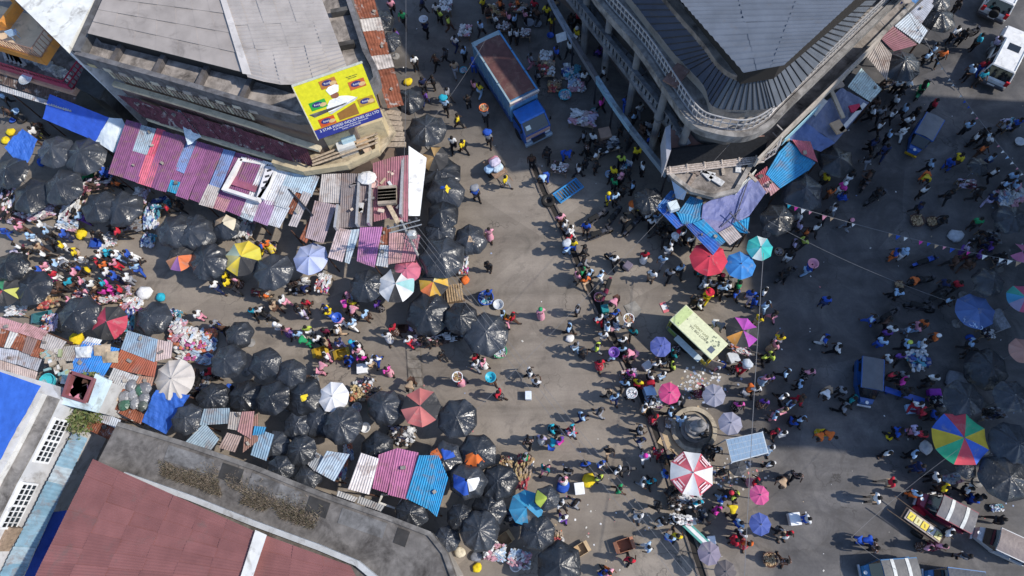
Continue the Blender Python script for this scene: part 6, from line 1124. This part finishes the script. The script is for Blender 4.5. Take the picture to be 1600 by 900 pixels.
for kind in ('stand', 'walk', 'stride', 'hold', 'carry', 'sit', 'bend'):
    J = pose(kind); d_ = {}
    d_['body'] = skel('body', J, RAD_K := ['pel', 'spi', 'che', 'nec', 'hea', 'top', 'nose']+[n+k for n in 'lr' for k in ('sh', 'el', 'wr', 'ha', 'hi', 'kn', 'an', 'to')], 'skin', 1., 0., 'pel')
    Js = dict(J); Js['nec'] = lerp(J['che'], J['nec'], .75)
    for n in 'lr': Js[n+'el'] = lerp(J[n+'sh'], J[n+'el'], .92)
    d_['shirt'] = skel('shirt', Js, ['pel', 'spi', 'che', 'nec', 'lsh', 'lel', 'rsh', 'rel'], 'cloth', 1.1, .022, 'che', {'nec': .085})
    d_['printed_top'] = d_['shirt'].copy(); d_['printed_top'].materials.clear(); d_['printed_top'].materials.append(MT['print'])
    d_['trousers'] = skel('trousers', J, ['pel', 'lhi', 'lkn', 'lan', 'rhi', 'rkn', 'ran'], 'cloth', 1.12, .02, 'pel', {'lan': .065, 'ran': .065})
    fc_ = lerp(J['lan'], J['ran'], .5); kc_ = lerp(J['lkn'], J['rkn'], .5)
    m = MB(); rings = [(J['pel']+Vector((0, 0, .08)), .165, .14), (J['pel']-Vector((0, 0, .05)), .20, .17), (kc_, .23, .24), (lerp(kc_, fc_, .75), .25, .30)]
    n_ = 12; vs = [c+Vector((rx*math.cos(2*math.pi*i/n_), ry*math.sin(2*math.pi*i/n_)+.0, .012*math.cos(6*math.pi*i/n_))) for c, rx, ry in rings for i in range(n_)]
    m.add(vs, [(j*n_+i, j*n_+(i+1) % n_, (j+1)*n_+(i+1) % n_, (j+1)*n_+i) for j in range(3) for i in range(n_)]); d_['skirt'] = m.mesh('skirt', 'print', True)
    up_ = (J['top']-J['hea']).normalized(); fw_ = (J['nose']-J['hea']); fw_ = (fw_-up_*fw_.dot(up_)).normalized(); rt_ = fw_.cross(up_); hc_ = lerp(J['hea'], J['top'], .35)
    def cap(rr, bot, name, mat, fwd=-.02, squash=1., brim=0):
        m = MB(); pr = [(math.cos(t), math.sin(t)) for t in [bot+(math.pi/2-bot)*i/5 for i in range(6)]]
        n2 = 12; vs = [hc_+fw_*fwd+(rt_*math.cos(a)*.92+fw_*math.sin(a))*rr*max(r, .02)+up_*rr*h*squash for r, h in pr for a in [2*math.pi*i/n2 for i in range(n2)]]
        m.add(vs, [(j*n2+i, j*n2+(i+1) % n2, (j+1)*n2+(i+1) % n2, (j+1)*n2+i) for j in range(5) for i in range(n2)]+[tuple(range(60, 72))])
        if brim: m.add([hc_+up_*.02+(rt_*math.cos(a)+fw_*math.sin(a))*r for r in (rr*.9, rr*brim) for a in [2*math.pi*i/n2 for i in range(n2)]], [(i, (i+1) % n2, n2+(i+1) % n2, n2+i) for i in range(n2)])
        return m.mesh(name, mat, True)
    d_['hair'] = cap(.118, -.15, 'hair', 'hair'); d_['headscarf'] = cap(.145, -.5, 'headscarf', 'cloth', -.03, 1.1); d_['hat'] = cap(.125, .0, 'hat', 'cloth', 0, .8, 2.1)
    d_['shoe'] = []
    for n in 'lr':
        m = rbox((0, 0, 0), (.10, .27, .09), .03); dd = (J[n+'to']-J[n+'an']); rz = math.atan2(-dd.x, dd.y); M_ = Matrix.Translation(lerp(J[n+'an'], J[n+'to'], .45)+Vector((0, 0, -.03))) @ Matrix.Rotation(rz, 4, 'Z'); m.v = [tuple(M_ @ Vector(v)) for v in m.v]; d_['shoe'].append(m.mesh('shoe', 'rubber'))
    d_['J'] = J; PO[kind] = d_
SKINC = [(.045, .022, .014), (.06, .03, .018), (.085, .042, .026), (.035, .018, .012)]
HEADBAS = TUB
NP = [0]
def person(px, top, bot, opts=()):
    NP[0] += 1; load = hat = None; kind = rnd.choice(['stand', 'walk', 'stride', 'walk', 'stride', 'hold', 'stand']); fac = rnd.uniform(0, 2*math.pi); skirt = top in ('pk', 'mg', 'pu', 'og', 'rd', 'lv', 'mr') and rnd.random() < .55
    for o_ in opts:
        if o_[0] == 'L': load = ('basin', o_[1:])
        elif o_[0] == 'S': load = ('sack', o_[1:])
        elif o_[0] == 'H': hat = o_[1:]
        elif o_[0] == 'f': fac = math.atan2(-math.sin(R(float(o_[1:])*30)), math.cos(R(float(o_[1:])*30)))
        elif o_ == 's': kind = 'sit'
        elif o_ == 'b': kind = 'bend'
        elif o_ == 'h': kind = 'hold'
        elif o_ == 'k': skirt = True
    if load: kind = 'carry'
    p = P(px[0], px[1], 1.25 if kind not in ('sit',) else .7); d_ = PO[kind]; k = rnd.uniform(.98, 1.09)
    if kind in ('walk', 'stride') and not any(o_[0] == 'f' for o_ in opts): fac = rnd.choice([0, math.pi])+rnd.gauss(.5, .6)
    skn = rnd.choice(SKINC)
    b_ = ob('person', d_['body'], None, (p.x, p.y, 0), fac, skn, k, None, None, 'person', 'people in the market')
    printed = top in ('pk', 'mg', 'pu', 'lv', 'br', 'mr') and rnd.random() < .5
    ob('shirt', d_['printed_top' if printed else 'shirt'], b_, col=tint(top, .85, 1.08))
    bc = C(bot)
    ob('skirt' if skirt else 'trousers', d_['skirt' if skirt else 'trousers'], b_, col=bc)
    if hat: ob('hat' if rnd.random() < .4 else 'headscarf', d_['hat'] if rnd.random() < .4 else d_['headscarf'], b_, col=hat)
    else: ob('hair', d_['hair'], b_)
    for s_ in d_['shoe']: ob('shoe', s_, b_)
    act = {'sit': 'crouching', 'bend': 'bending', 'hold': 'holding something', 'carry': '', 'stand': 'standing', 'walk': 'walking', 'stride': 'walking'}[kind]
    desc = 'person in %s top and %s %s' % (CN[top][0], CN[bot][0], 'skirt' if skirt else 'trousers')
    if hat: desc = 'person in %s top and %s headwear' % (CN[top][0], CN[hat][0])
    if load:
        hz = (1.72)*k
        if load[0] == 'basin':
            o = thing('basin', '', 'basin', (p.x, p.y, hz-.03), 0, 'loads carried on heads'); ob('bowl', TUB, o, col=load[1], scale=.95)
            if rnd.random() < .6: ob('contents', HEAP[rnd.choice(['food', 'white', 'mix'])][1], o, (0, 0, .17), scale=(.5, .5, .6), kind='stuff')
            pend(o, '%s basin carried on a head' % CN[load[1]][0], *px); desc = 'person in %s top with %s basin on head' % (CN[top][0], CN[load[1]][0])
        else:
            o = ob('bundle', SACK, None, (p.x, p.y, hz-.02), fac, load[1], (.75, .6, .6), None, None, 'bundle', 'loads carried on heads'); pend(o, '%s bundle carried on a head' % CN[load[1]][0], *px); desc = 'person in %s top with %s bundle on head' % (CN[top][0], CN[load[1]][0])
    pend(b_, desc, *px)
PEOPLE = """00:40,650,br,bk 215,745,bk,dk 195,770,wh,bk 10,560,lb,dk
01:790,25,pk,bk,f7 858,95,gn,bk,f7 990,150,nv,bk,Lsv,f1 820,195,pu,bk 1055,45,wh,bk 1075,78,lg,bk 1125,120,lg,br 1165,235,wh,nv 1315,150,lb,dk 925,350,wh,bk,f7 1050,345,br,bk,f6 1105,305,dg,dk 1218,300,lb,bk,f6 1162,385,tn,gy,f6,k 1270,365,bl,bl,b 975,480,nv,bk 1035,465,bk,bk 1120,540,gy,bk 1105,605,lb,bk,Scy 985,560,pu,nv,f7 1275,495,pk,dk 1308,510,ye,lb,f6 1240,580,bk,bk,f6 1340,665,gy,dk,Log,f6 1180,695,ye,bk,f6 1360,800,gy,bk,Sbl,f6 1150,825,wh,bk,f6 1210,845,ye,bk 1400,110,wh,dk 1360,60,br,dk 1490,190,wh,dk 1430,20,og,dk 970,5,nv,dk 1330,10,ye,dk 1480,95,pk,dk
02:15,105,lb,dk 75,80,pk,bk 145,75,br,dk 205,60,ye,bk 235,120,ye,br 380,190,ye,wh,Hwh,f6 340,270,wh,bk 385,95,rd,bk 515,305,pu,nv,s 540,415,wh,bk 670,590,bl,bl,f6 525,600,mg,bk 720,680,lb,dk 750,625,wh,gy 475,800,wh,bk 440,855,br,dk 815,735,gy,dk 765,750,br,br 815,820,bl,nv 855,780,lb,dk 735,880,ye,bk 305,885,bl,bl,b 205,885,bk,bk 30,195,wh,dk 110,340,gy,pk 260,300,bl,dk 425,440,wh,dk 150,440,gy,dk 345,110,dk,dk 460,420,te,dk 30,10,og,br 130,20,rd,dk 250,20,tn,dk 420,790,gy,dk 690,820,dk,dk 640,740,dk,dk
03:470,405,nv,gy 430,465,gy,dk 1100,185,wh,bk,f8 1155,195,bk,bk,f8 1240,230,cy,bk,f8 1340,245,lv,gy,f8 975,285,lb,bk 940,325,lb,bk 1025,315,og,bk,f8 1270,375,rd,bl,f8 1195,410,lb,bk,f8 1260,440,cy,dk 915,500,bk,gn 980,605,rd,bk,f8 755,580,wh,bk,f7 805,635,lb,dk 735,665,wh,bk 825,705,wh,bk 800,760,wh,wh 665,650,gy,bk 615,650,wh,bk 630,600,br,dk 660,735,wh,bk 715,785,lb,bk 630,820,nv,bk 690,870,bk,bk 875,655,bk,bk 765,490,wh,bk 825,485,wh,dk 1180,735,lb,bk 1225,800,wh,bk 1385,740,gy,dk 1470,715,bl,dk 1120,20,dk,dk 785,530,bk,bk 1280,770,dk,dk 1300,810,wh,dk 1260,870,og,br 570,640,dk,dk
10:605,180,bl,bl 680,250,og,bk 5,520,bl,bl 110,500,pk,br 235,490,wh,gy 265,525,lb,dk 180,560,lb,wh,Hlb 370,545,bl,nv 560,545,bk,bk 290,590,bk,dk 100,620,wh,dk 355,610,ye,wh 220,620,tn,br 430,650,ye,tn 250,665,wh,bk 345,690,gy,wh,b 465,690,wh,gy 640,660,cy,bk,Hcy 585,665,wh,dk 675,665,wh,lb 745,660,bl,wh 565,710,rd,bk 605,725,og,br 665,715,pk,rd 790,740,lb,bl 790,695,wh,dk 455,745,bl,dk 260,730,pk,wh 225,760,bl,pk 305,780,rd,wh 270,795,bk,mg 400,825,cy,br 350,850,br,dk 625,770,wh,bl 670,795,bl,nv 740,800,wh,gy 600,830,cy,mg 635,870,mg,mg 530,840,wh,tn 470,820,pk,gy 490,880,pk,wh 1255,845,wh,nv,f4 1330,830,ye,bk,f4 1370,810,pk,br 690,530,rd,bk 460,440,lb,pu 130,745,rd,wh,Hrd 320,720,lb,gy 1040,370,bk,bk 970,390,rd,dk 1320,790,ye,dk 430,770,pk,dk 555,880,br,dk 700,870,rd,dk
11:1460,225,ye,gy,f4 1285,300,bl,bk,Sgy,f5 1365,530,pk,pk,f6,k 1360,725,bk,bk,k 60,605,og,ye 25,615,bl,ye 250,850,nv,dk,b 1360,890,bl,dk
12:115,105,br,bk,f6 205,75,bk,bk,f6 200,190,lb,bl,b 390,160,wh,dk 440,30,br,dk 495,80,wh,tn 285,450,pk,br 310,485,wh,gy 345,515,wh,wh 335,570,rd,br 320,620,bl,lb,Ssv 360,600,ye,bl 425,635,bk,bk 420,700,bk,gy 385,790,pk,tn 415,765,gn,bk 455,775,lb,dk 430,815,og,tn 520,780,lb,wh 435,500,bl,dk 660,460,tn,bk,f7 600,690,wh,bk 565,325,bl,ye,Hye 605,325,lb,dk 700,390,wh,tn,Hog 755,390,ye,dk 640,215,pk,dk,Hpk 600,240,gn,dk 595,175,ye,dk 640,105,lg,bk 765,150,wh,dk 710,260,lb,bk 735,60,ye,dk 780,665,rd,wh,f6,k 885,690,lb,gy,f7 825,780,wh,tn,f7 925,770,gy,bk,f7 985,745,lb,dk 935,600,wh,dk 915,635,wh,gy 1050,575,wh,bk 970,550,rd,dk,Hrd 850,440,lb,wh 820,470,wh,bk 1145,815,gy,wh 1230,800,bk,dk,Hrd 1240,855,lb,bk 1330,840,gn,tn 1150,890,ye,rd,Hrd 800,435,wh,dk 880,500,bk,dk 920,520,bk,dk 1000,540,wh,dk 850,520,bk,dk 900,560,dk,dk 1110,770,te,dk 490,140,dk,bk 430,120,bk,bk 680,180,dk,dk 650,290,dk,dk 950,570,wh,dk,Hwh 1270,840,wh,dk 1180,840,gy,dk
13:340,215,ye,dk 440,270,mg,wh,Hwh 435,320,bl,bl,s 375,295,og,br 595,200,br,dk 490,195,bk,wh 690,50,nv,nv 620,15,nv,bk 590,100,dk,gy 645,300,bk,bk 480,480,bk,gy,Hpk 390,390,wh,gy 335,425,bk,bk 185,440,wh,gy 185,495,lv,dk 235,530,og,br 285,505,wh,dk 160,600,lv,dk 215,585,lg,dk 130,665,bk,wh 110,765,bk,bk 240,745,bl,lb,Lpk 920,285,wh,bk,f7 960,130,lb,bk 945,185,ye,og,b 895,380,nv,bk 1065,310,bk,bk 1120,100,ye,br 1075,120,bl,bl,s 1310,100,lb,nv 1330,180,wh,bk 1440,205,lb,dk 1400,250,lb,dk 1455,255,lb,gy 1320,330,nv,lv 1235,470,gn,dk 1390,495,wh,bk 755,655,bl,og 800,650,lb,wh,Hlb 900,800,og,bk,b 760,885,lb,bk 1170,620,lv,pu,f7 1240,670,pu,dk 1310,625,pu,nv,s 1040,835,nv,dk 1115,840,rd,dk 1140,680,mr,br 1180,720,br,br 1100,700,br,dk 1030,460,bk,dk 1260,560,dk,dk 1240,300,dk,dk
20:1155,190,wh,pk,f10 1255,250,gy,bl,f4 1480,170,cy,bk 1225,530,rd,bk 1330,620,bl,dk 310,60,br,dk 400,110,pk,dk 600,60,mg,dk 990,200,pk,dk 1290,270,br,dk 1120,640,bk,dk
21:50,85,og,tn 155,105,wh,pk,f4 100,140,tn,br 265,180,wh,lv 292,125,rd,br 405,150,bl,ye 425,180,ye,bl 12,165,wh,bk 125,260,wh,wh,Hwh 170,280,pk,pu,k 245,310,lb,wh 298,275,lg,wh 295,345,gn,gn,b 355,335,wh,bk 405,290,mr,bk 475,280,wh,tn 492,230,pk,wh,Lbl 410,355,tn,mr 480,350,nv,lv 565,365,bl,cy,Hcy 600,370,wh,dk 410,435,wh,pk 550,450,bl,bl,s 590,405,pk,wh 620,450,mg,bk 705,450,wh,bl 665,470,wh,tn 765,515,mg,pk,k 365,515,pk,pk,b 515,150,mg,dk,b 540,80,pk,lb,Hpk 555,185,pk,dk,b 560,240,lb,wh 637,190,lb,br,f4 560,125,ye,dk 765,315,wh,wh,k 800,270,rd,br 905,265,lv,pu,s 890,340,wh,rd 1085,430,bk,bk 1290,480,wh,gy 1285,440,rd,br 905,575,tn,br,b 1190,575,rd,pk,Lwh 1380,575,tn,br,Lcy 1420,655,rd,bk 1445,190,lb,ye 1478,215,og,pk 150,495,wh,dk,Hwh 545,760,gn,dk,Hgn 710,130,pu,dk 1330,470,pk,wh 1000,350,dk,dk 250,150,bk,dk
22:168,175,pk,pk,Hgn 5,205,rd,br 385,160,gy,dk 335,270,lb,bk 370,375,gy,lb 412,425,bk,bk 500,385,lg,gy 515,475,rd,rd,k 535,310,wh,gy 615,90,pk,br,b 605,185,bl,dk 575,215,br,dk 510,215,wh,rd 560,265,lb,wh 650,340,wh,bk 710,290,te,dk 678,235,wh,wh,Lwh 592,430,lb,lb,Lpu 645,395,lb,dk 725,415,pk,pk,b 665,430,mr,dk 945,490,lg,bk 890,460,bk,wh 850,480,wh,dk 945,425,te,dk 880,545,wh,lb 810,550,wh,bk 790,590,rd,rd,b 740,590,ye,rd 695,540,mg,dk 660,595,lb,dk 695,665,wh,dk,Lsv 825,700,wh,dk 775,740,wh,tn 985,695,gy,dk 570,655,tn,dk 600,675,lb,nv 515,760,dg,gy 410,790,lb,nv 105,530,wh,bk 140,590,wh,dk 835,800,rd,mr 930,760,lb,dk 990,800,lb,lb 1130,870,bk,bk 750,865,gy,dk 350,862,cy,rd 1100,135,wh,bk 1150,80,ye,ye,Hrd 1140,15,wh,gy 1230,35,lb,dk 1330,20,gn,dk 1315,70,bl,dk 1400,70,bl,lv 1430,110,bl,bl 1490,135,lb,lb 1480,60,wh,dk 1450,215,ye,tn 1200,235,gy,wh,b 1365,495,wh,rd,Ssv 1325,500,rd,bk 1490,440,lg,bk 1490,565,pk,lb 1380,640,og,gy,b 1430,630,wh,dk 1330,720,mg,bk 1480,700,pu,br 1210,485,wh,pk 1110,640,mr,mr 900,420,dk,dk 965,690,bk,dk 1215,20,dk,dk 1070,110,bk,dk
23:345,105,bl,nv,f4 70,330,ye,wh 45,370,pk,tn 20,435,lg,dk 40,190,dk,pk 615,215,lb,bl 765,65,lb,bk 340,335,bl,wh 410,390,wh,bk 1065,105,lb,bk 725,280,wh,pu 700,300,pu,dk 670,350,lb,bl 835,275,lb,gy 875,265,pk,lb 915,240,og,br 985,325,og,dk,Hwh 815,365,lb,bk,Hlg 910,365,wh,lb 775,435,pu,dk 710,450,wh,br 730,545,rd,dk 800,545,gy,dk 790,585,mg,dk 245,530,pk,bk 195,600,lb,bk 110,535,lb,dk 10,560,pu,dk 365,630,wh,tn,b 440,635,gy,dk 495,690,te,dk 450,740,gy,bk 140,715,nv,lb 195,685,br,rd 90,675,wh,dk 90,755,tn,pk 45,785,lb,pk 140,825,bl,dk,s 200,805,lb,dk 340,875,og,ye,b 970,565,wh,dk 1195,360,lb,dk 770,870,bl,dk 865,865,lv,pk 900,890,rd,dk 910,760,rd,mr 880,720,wh,rd 975,780,bl,dk 700,230,br,dk 1200,410,dk,dk 950,600,dk,dk 820,640,dk,dk
32:230,40,cy,dk,s 95,110,br,bk 175,90,lv,wh 230,140,cy,bl,b 280,105,pu,mg 345,50,pk,lb 75,200,gy,gn 195,270,te,pk 330,280,bk,gy 430,245,bl,bk 520,240,bl,wh 570,165,bk,tn 620,280,wh,bk 300,335,pk,wh 510,325,lg,dk 630,390,gn,br 750,45,gy,dk 755,105,nv,gy 778,200,lv,wh,Hmg 855,170,mr,rd 900,300,bl,lb 815,345,cy,dk 770,350,wh,gy 740,550,wh,gy 860,495,bk,bk 800,730,lb,wh 690,805,rd,bk 570,880,pk,og 535,880,bl,dk 1090,470,cy,wh 1205,515,mg,mg 1300,540,ye,dk,b 1235,450,bl,lb 1275,415,bk,dk,Hrd 1305,430,lg,dk 1335,590,lb,bl 1350,650,wh,dk 1310,690,rd,rd 1378,710,og,rd 965,665,ye,dk 925,675,lb,bl 1150,580,bk,bk,b 885,580,bk,wh 960,570,wh,bk 950,420,bk,dk 1425,350,rd,pk 1165,170,bk,bk 1200,160,wh,bk 1235,290,bk,dk 1130,70,bk,bk 285,480,wh,dk 300,560,wh,pu 370,470,bk,gy 930,400,dk,dk 1140,150,dk,dk 890,210,bk,dk 930,200,nv,dk 1130,330,0,0
33:40,55,rd,dk 85,65,wh,gy 10,150,wh,lb 15,245,wh,dk 175,310,br,bk 110,325,tn,dk,b 335,55,og,ye,b 765,60,bl,dk 865,45,lv,pk 905,75,rd,dk 705,180,wh,bk 860,185,lb,bk 725,350,rd,tn,f9 635,445,wh,tn,f9 890,260,nv,nv 985,320,wh,bk 1040,385,ye,br 1175,390,wh,dk 1195,455,bl,nv,s 1250,440,dg,bk 870,415,lb,og 235,565,wh,bl 120,650,rd,wh 565,690,bl,bl,b 625,735,br,dk 1170,780,dg,gy 1015,725,pk,mr 945,735,pk,br 1370,570,bk,dk 1060,645,wh,dk 105,815,br,br 75,655,tn,dk"""
ROWS = []
for line in PEOPLE.split('\n'):
    tile, rest = line.split(':')
    for it in rest.split():
        f = it.split(',')
        if f[2] == '0': continue
        px = T(tile, float(f[0]), float(f[1])); p_ = P(*px, 1.2); dist = (p_-Vector((0, 0, H))).length
        shade = 3 if px[0] > 1230 and px[1] < 690 else 0
        ROWS.append((dist+(9 if f[2] in ('dk', 'bk') and f[3] in ('dk', 'bk') else 0)+shade-(30 if any(o_[0] in 'LS' for o_ in f[4:]) else 0), px, f))
ROWS.sort(key=lambda r_: r_[0])
for _, px, f in ROWS[:300]: person(px, f[2], f[3], f[4:])
import numpy as np
cv, cf, cc, base = [], [], [], 0
def mesh_np(me, cache={}):
    if me.name not in cache:
        v = np.empty(len(me.vertices)*3); me.vertices.foreach_get('co', v); cache[me.name] = (v.reshape(-1, 3), [tuple(p.vertices) for p in me.polygons])
    return cache[me.name]
for _, px, f in ROWS[300:]:
    kind = rnd.choice(['stand', 'walk', 'stride', 'hold']); kind = 'sit' if 's' in f[4:] else 'bend' if 'b' in f[4:] else kind
    p = P(*px, 1.25 if kind != 'sit' else .7); fac = rnd.uniform(0, 6.28); k = rnd.uniform(.98, 1.09); Rm = np.array(Matrix.Rotation(fac, 3, 'Z'))*k; d_ = PO[kind]; hat = [o_[1:] for o_ in f[4:] if o_[0] == 'H']
    for me, c in ((d_['body'], rnd.choice(SKINC)), (d_['shirt'], tint(f[2], .85, 1.08)), (d_['trousers'], C(f[3])), (d_['headscarf'] if hat else d_['hair'], C(hat[0]) if hat else (.012, .01, .009))):
        v, fs = mesh_np(me); cv.append(v @ Rm.T+np.array((p.x, p.y, 0))); cf += [tuple(i+base for i in q) for q in fs]; cc += [(c, len(q)) for q in fs]; base += len(v)
me = bpy.data.meshes.new('crowd'); me.from_pydata(np.concatenate(cv).tolist(), [], cf); me.materials.append(MT['goods']); at = me.color_attributes.new('Col', 'FLOAT_COLOR', 'CORNER')
at.data.foreach_set('color', np.array([(*c, 1.) for c, n in cc for _ in range(n)]).ravel()); me.polygons.foreach_set('use_smooth', [True]*len(me.polygons)); me.update()
ob('crowd', me, kind='stuff', label='crowd of more distant shoppers and traders filling the streets and arcade', cat='crowd')
LM += [('the purple stool', 1463, 616), ('the cardboard sheet', 1050, 692), ('the open carton', 908, 859), ('the red-brown crate', 976, 852), ('the wooden pallet', 711, 457), ('the display board', 1087, 836), ('the blue bench', 1413, 617), ('the letter cart', 1432, 822), ('the curved corner', 1115, 300), ('the magenta shed', 615, 735), ('the cyan shed roof', 665, 750), ('the blue tent', 125, 190), ('the purple shed', 290, 270), ('the blue tarpaulin', 258, 655), ('the rusty shed', 205, 575), ('the white fascia', 652, 280), ('the blue sheet roofs', 1085, 340), ('the tan shed roof', 1370, 85), ('the green basin', 781, 550), ('the drain cover', 648, 580), ('the mustard crates', 515, 551), ('the lorry tyre', 856, 313), ('the bunting middle', 1420, 368), ('the orange umbrella', 676, 441), ('the grey umbrella', 1119, 615), ('the salmon umbrella', 1598, 547), ('the parked rickshaws', 1500, 820), ('the top-left balcony', 50, 80), ('the pale hoarding', 960, 165), ('the brown umbrella', 1133, 893)]
settle_labels()
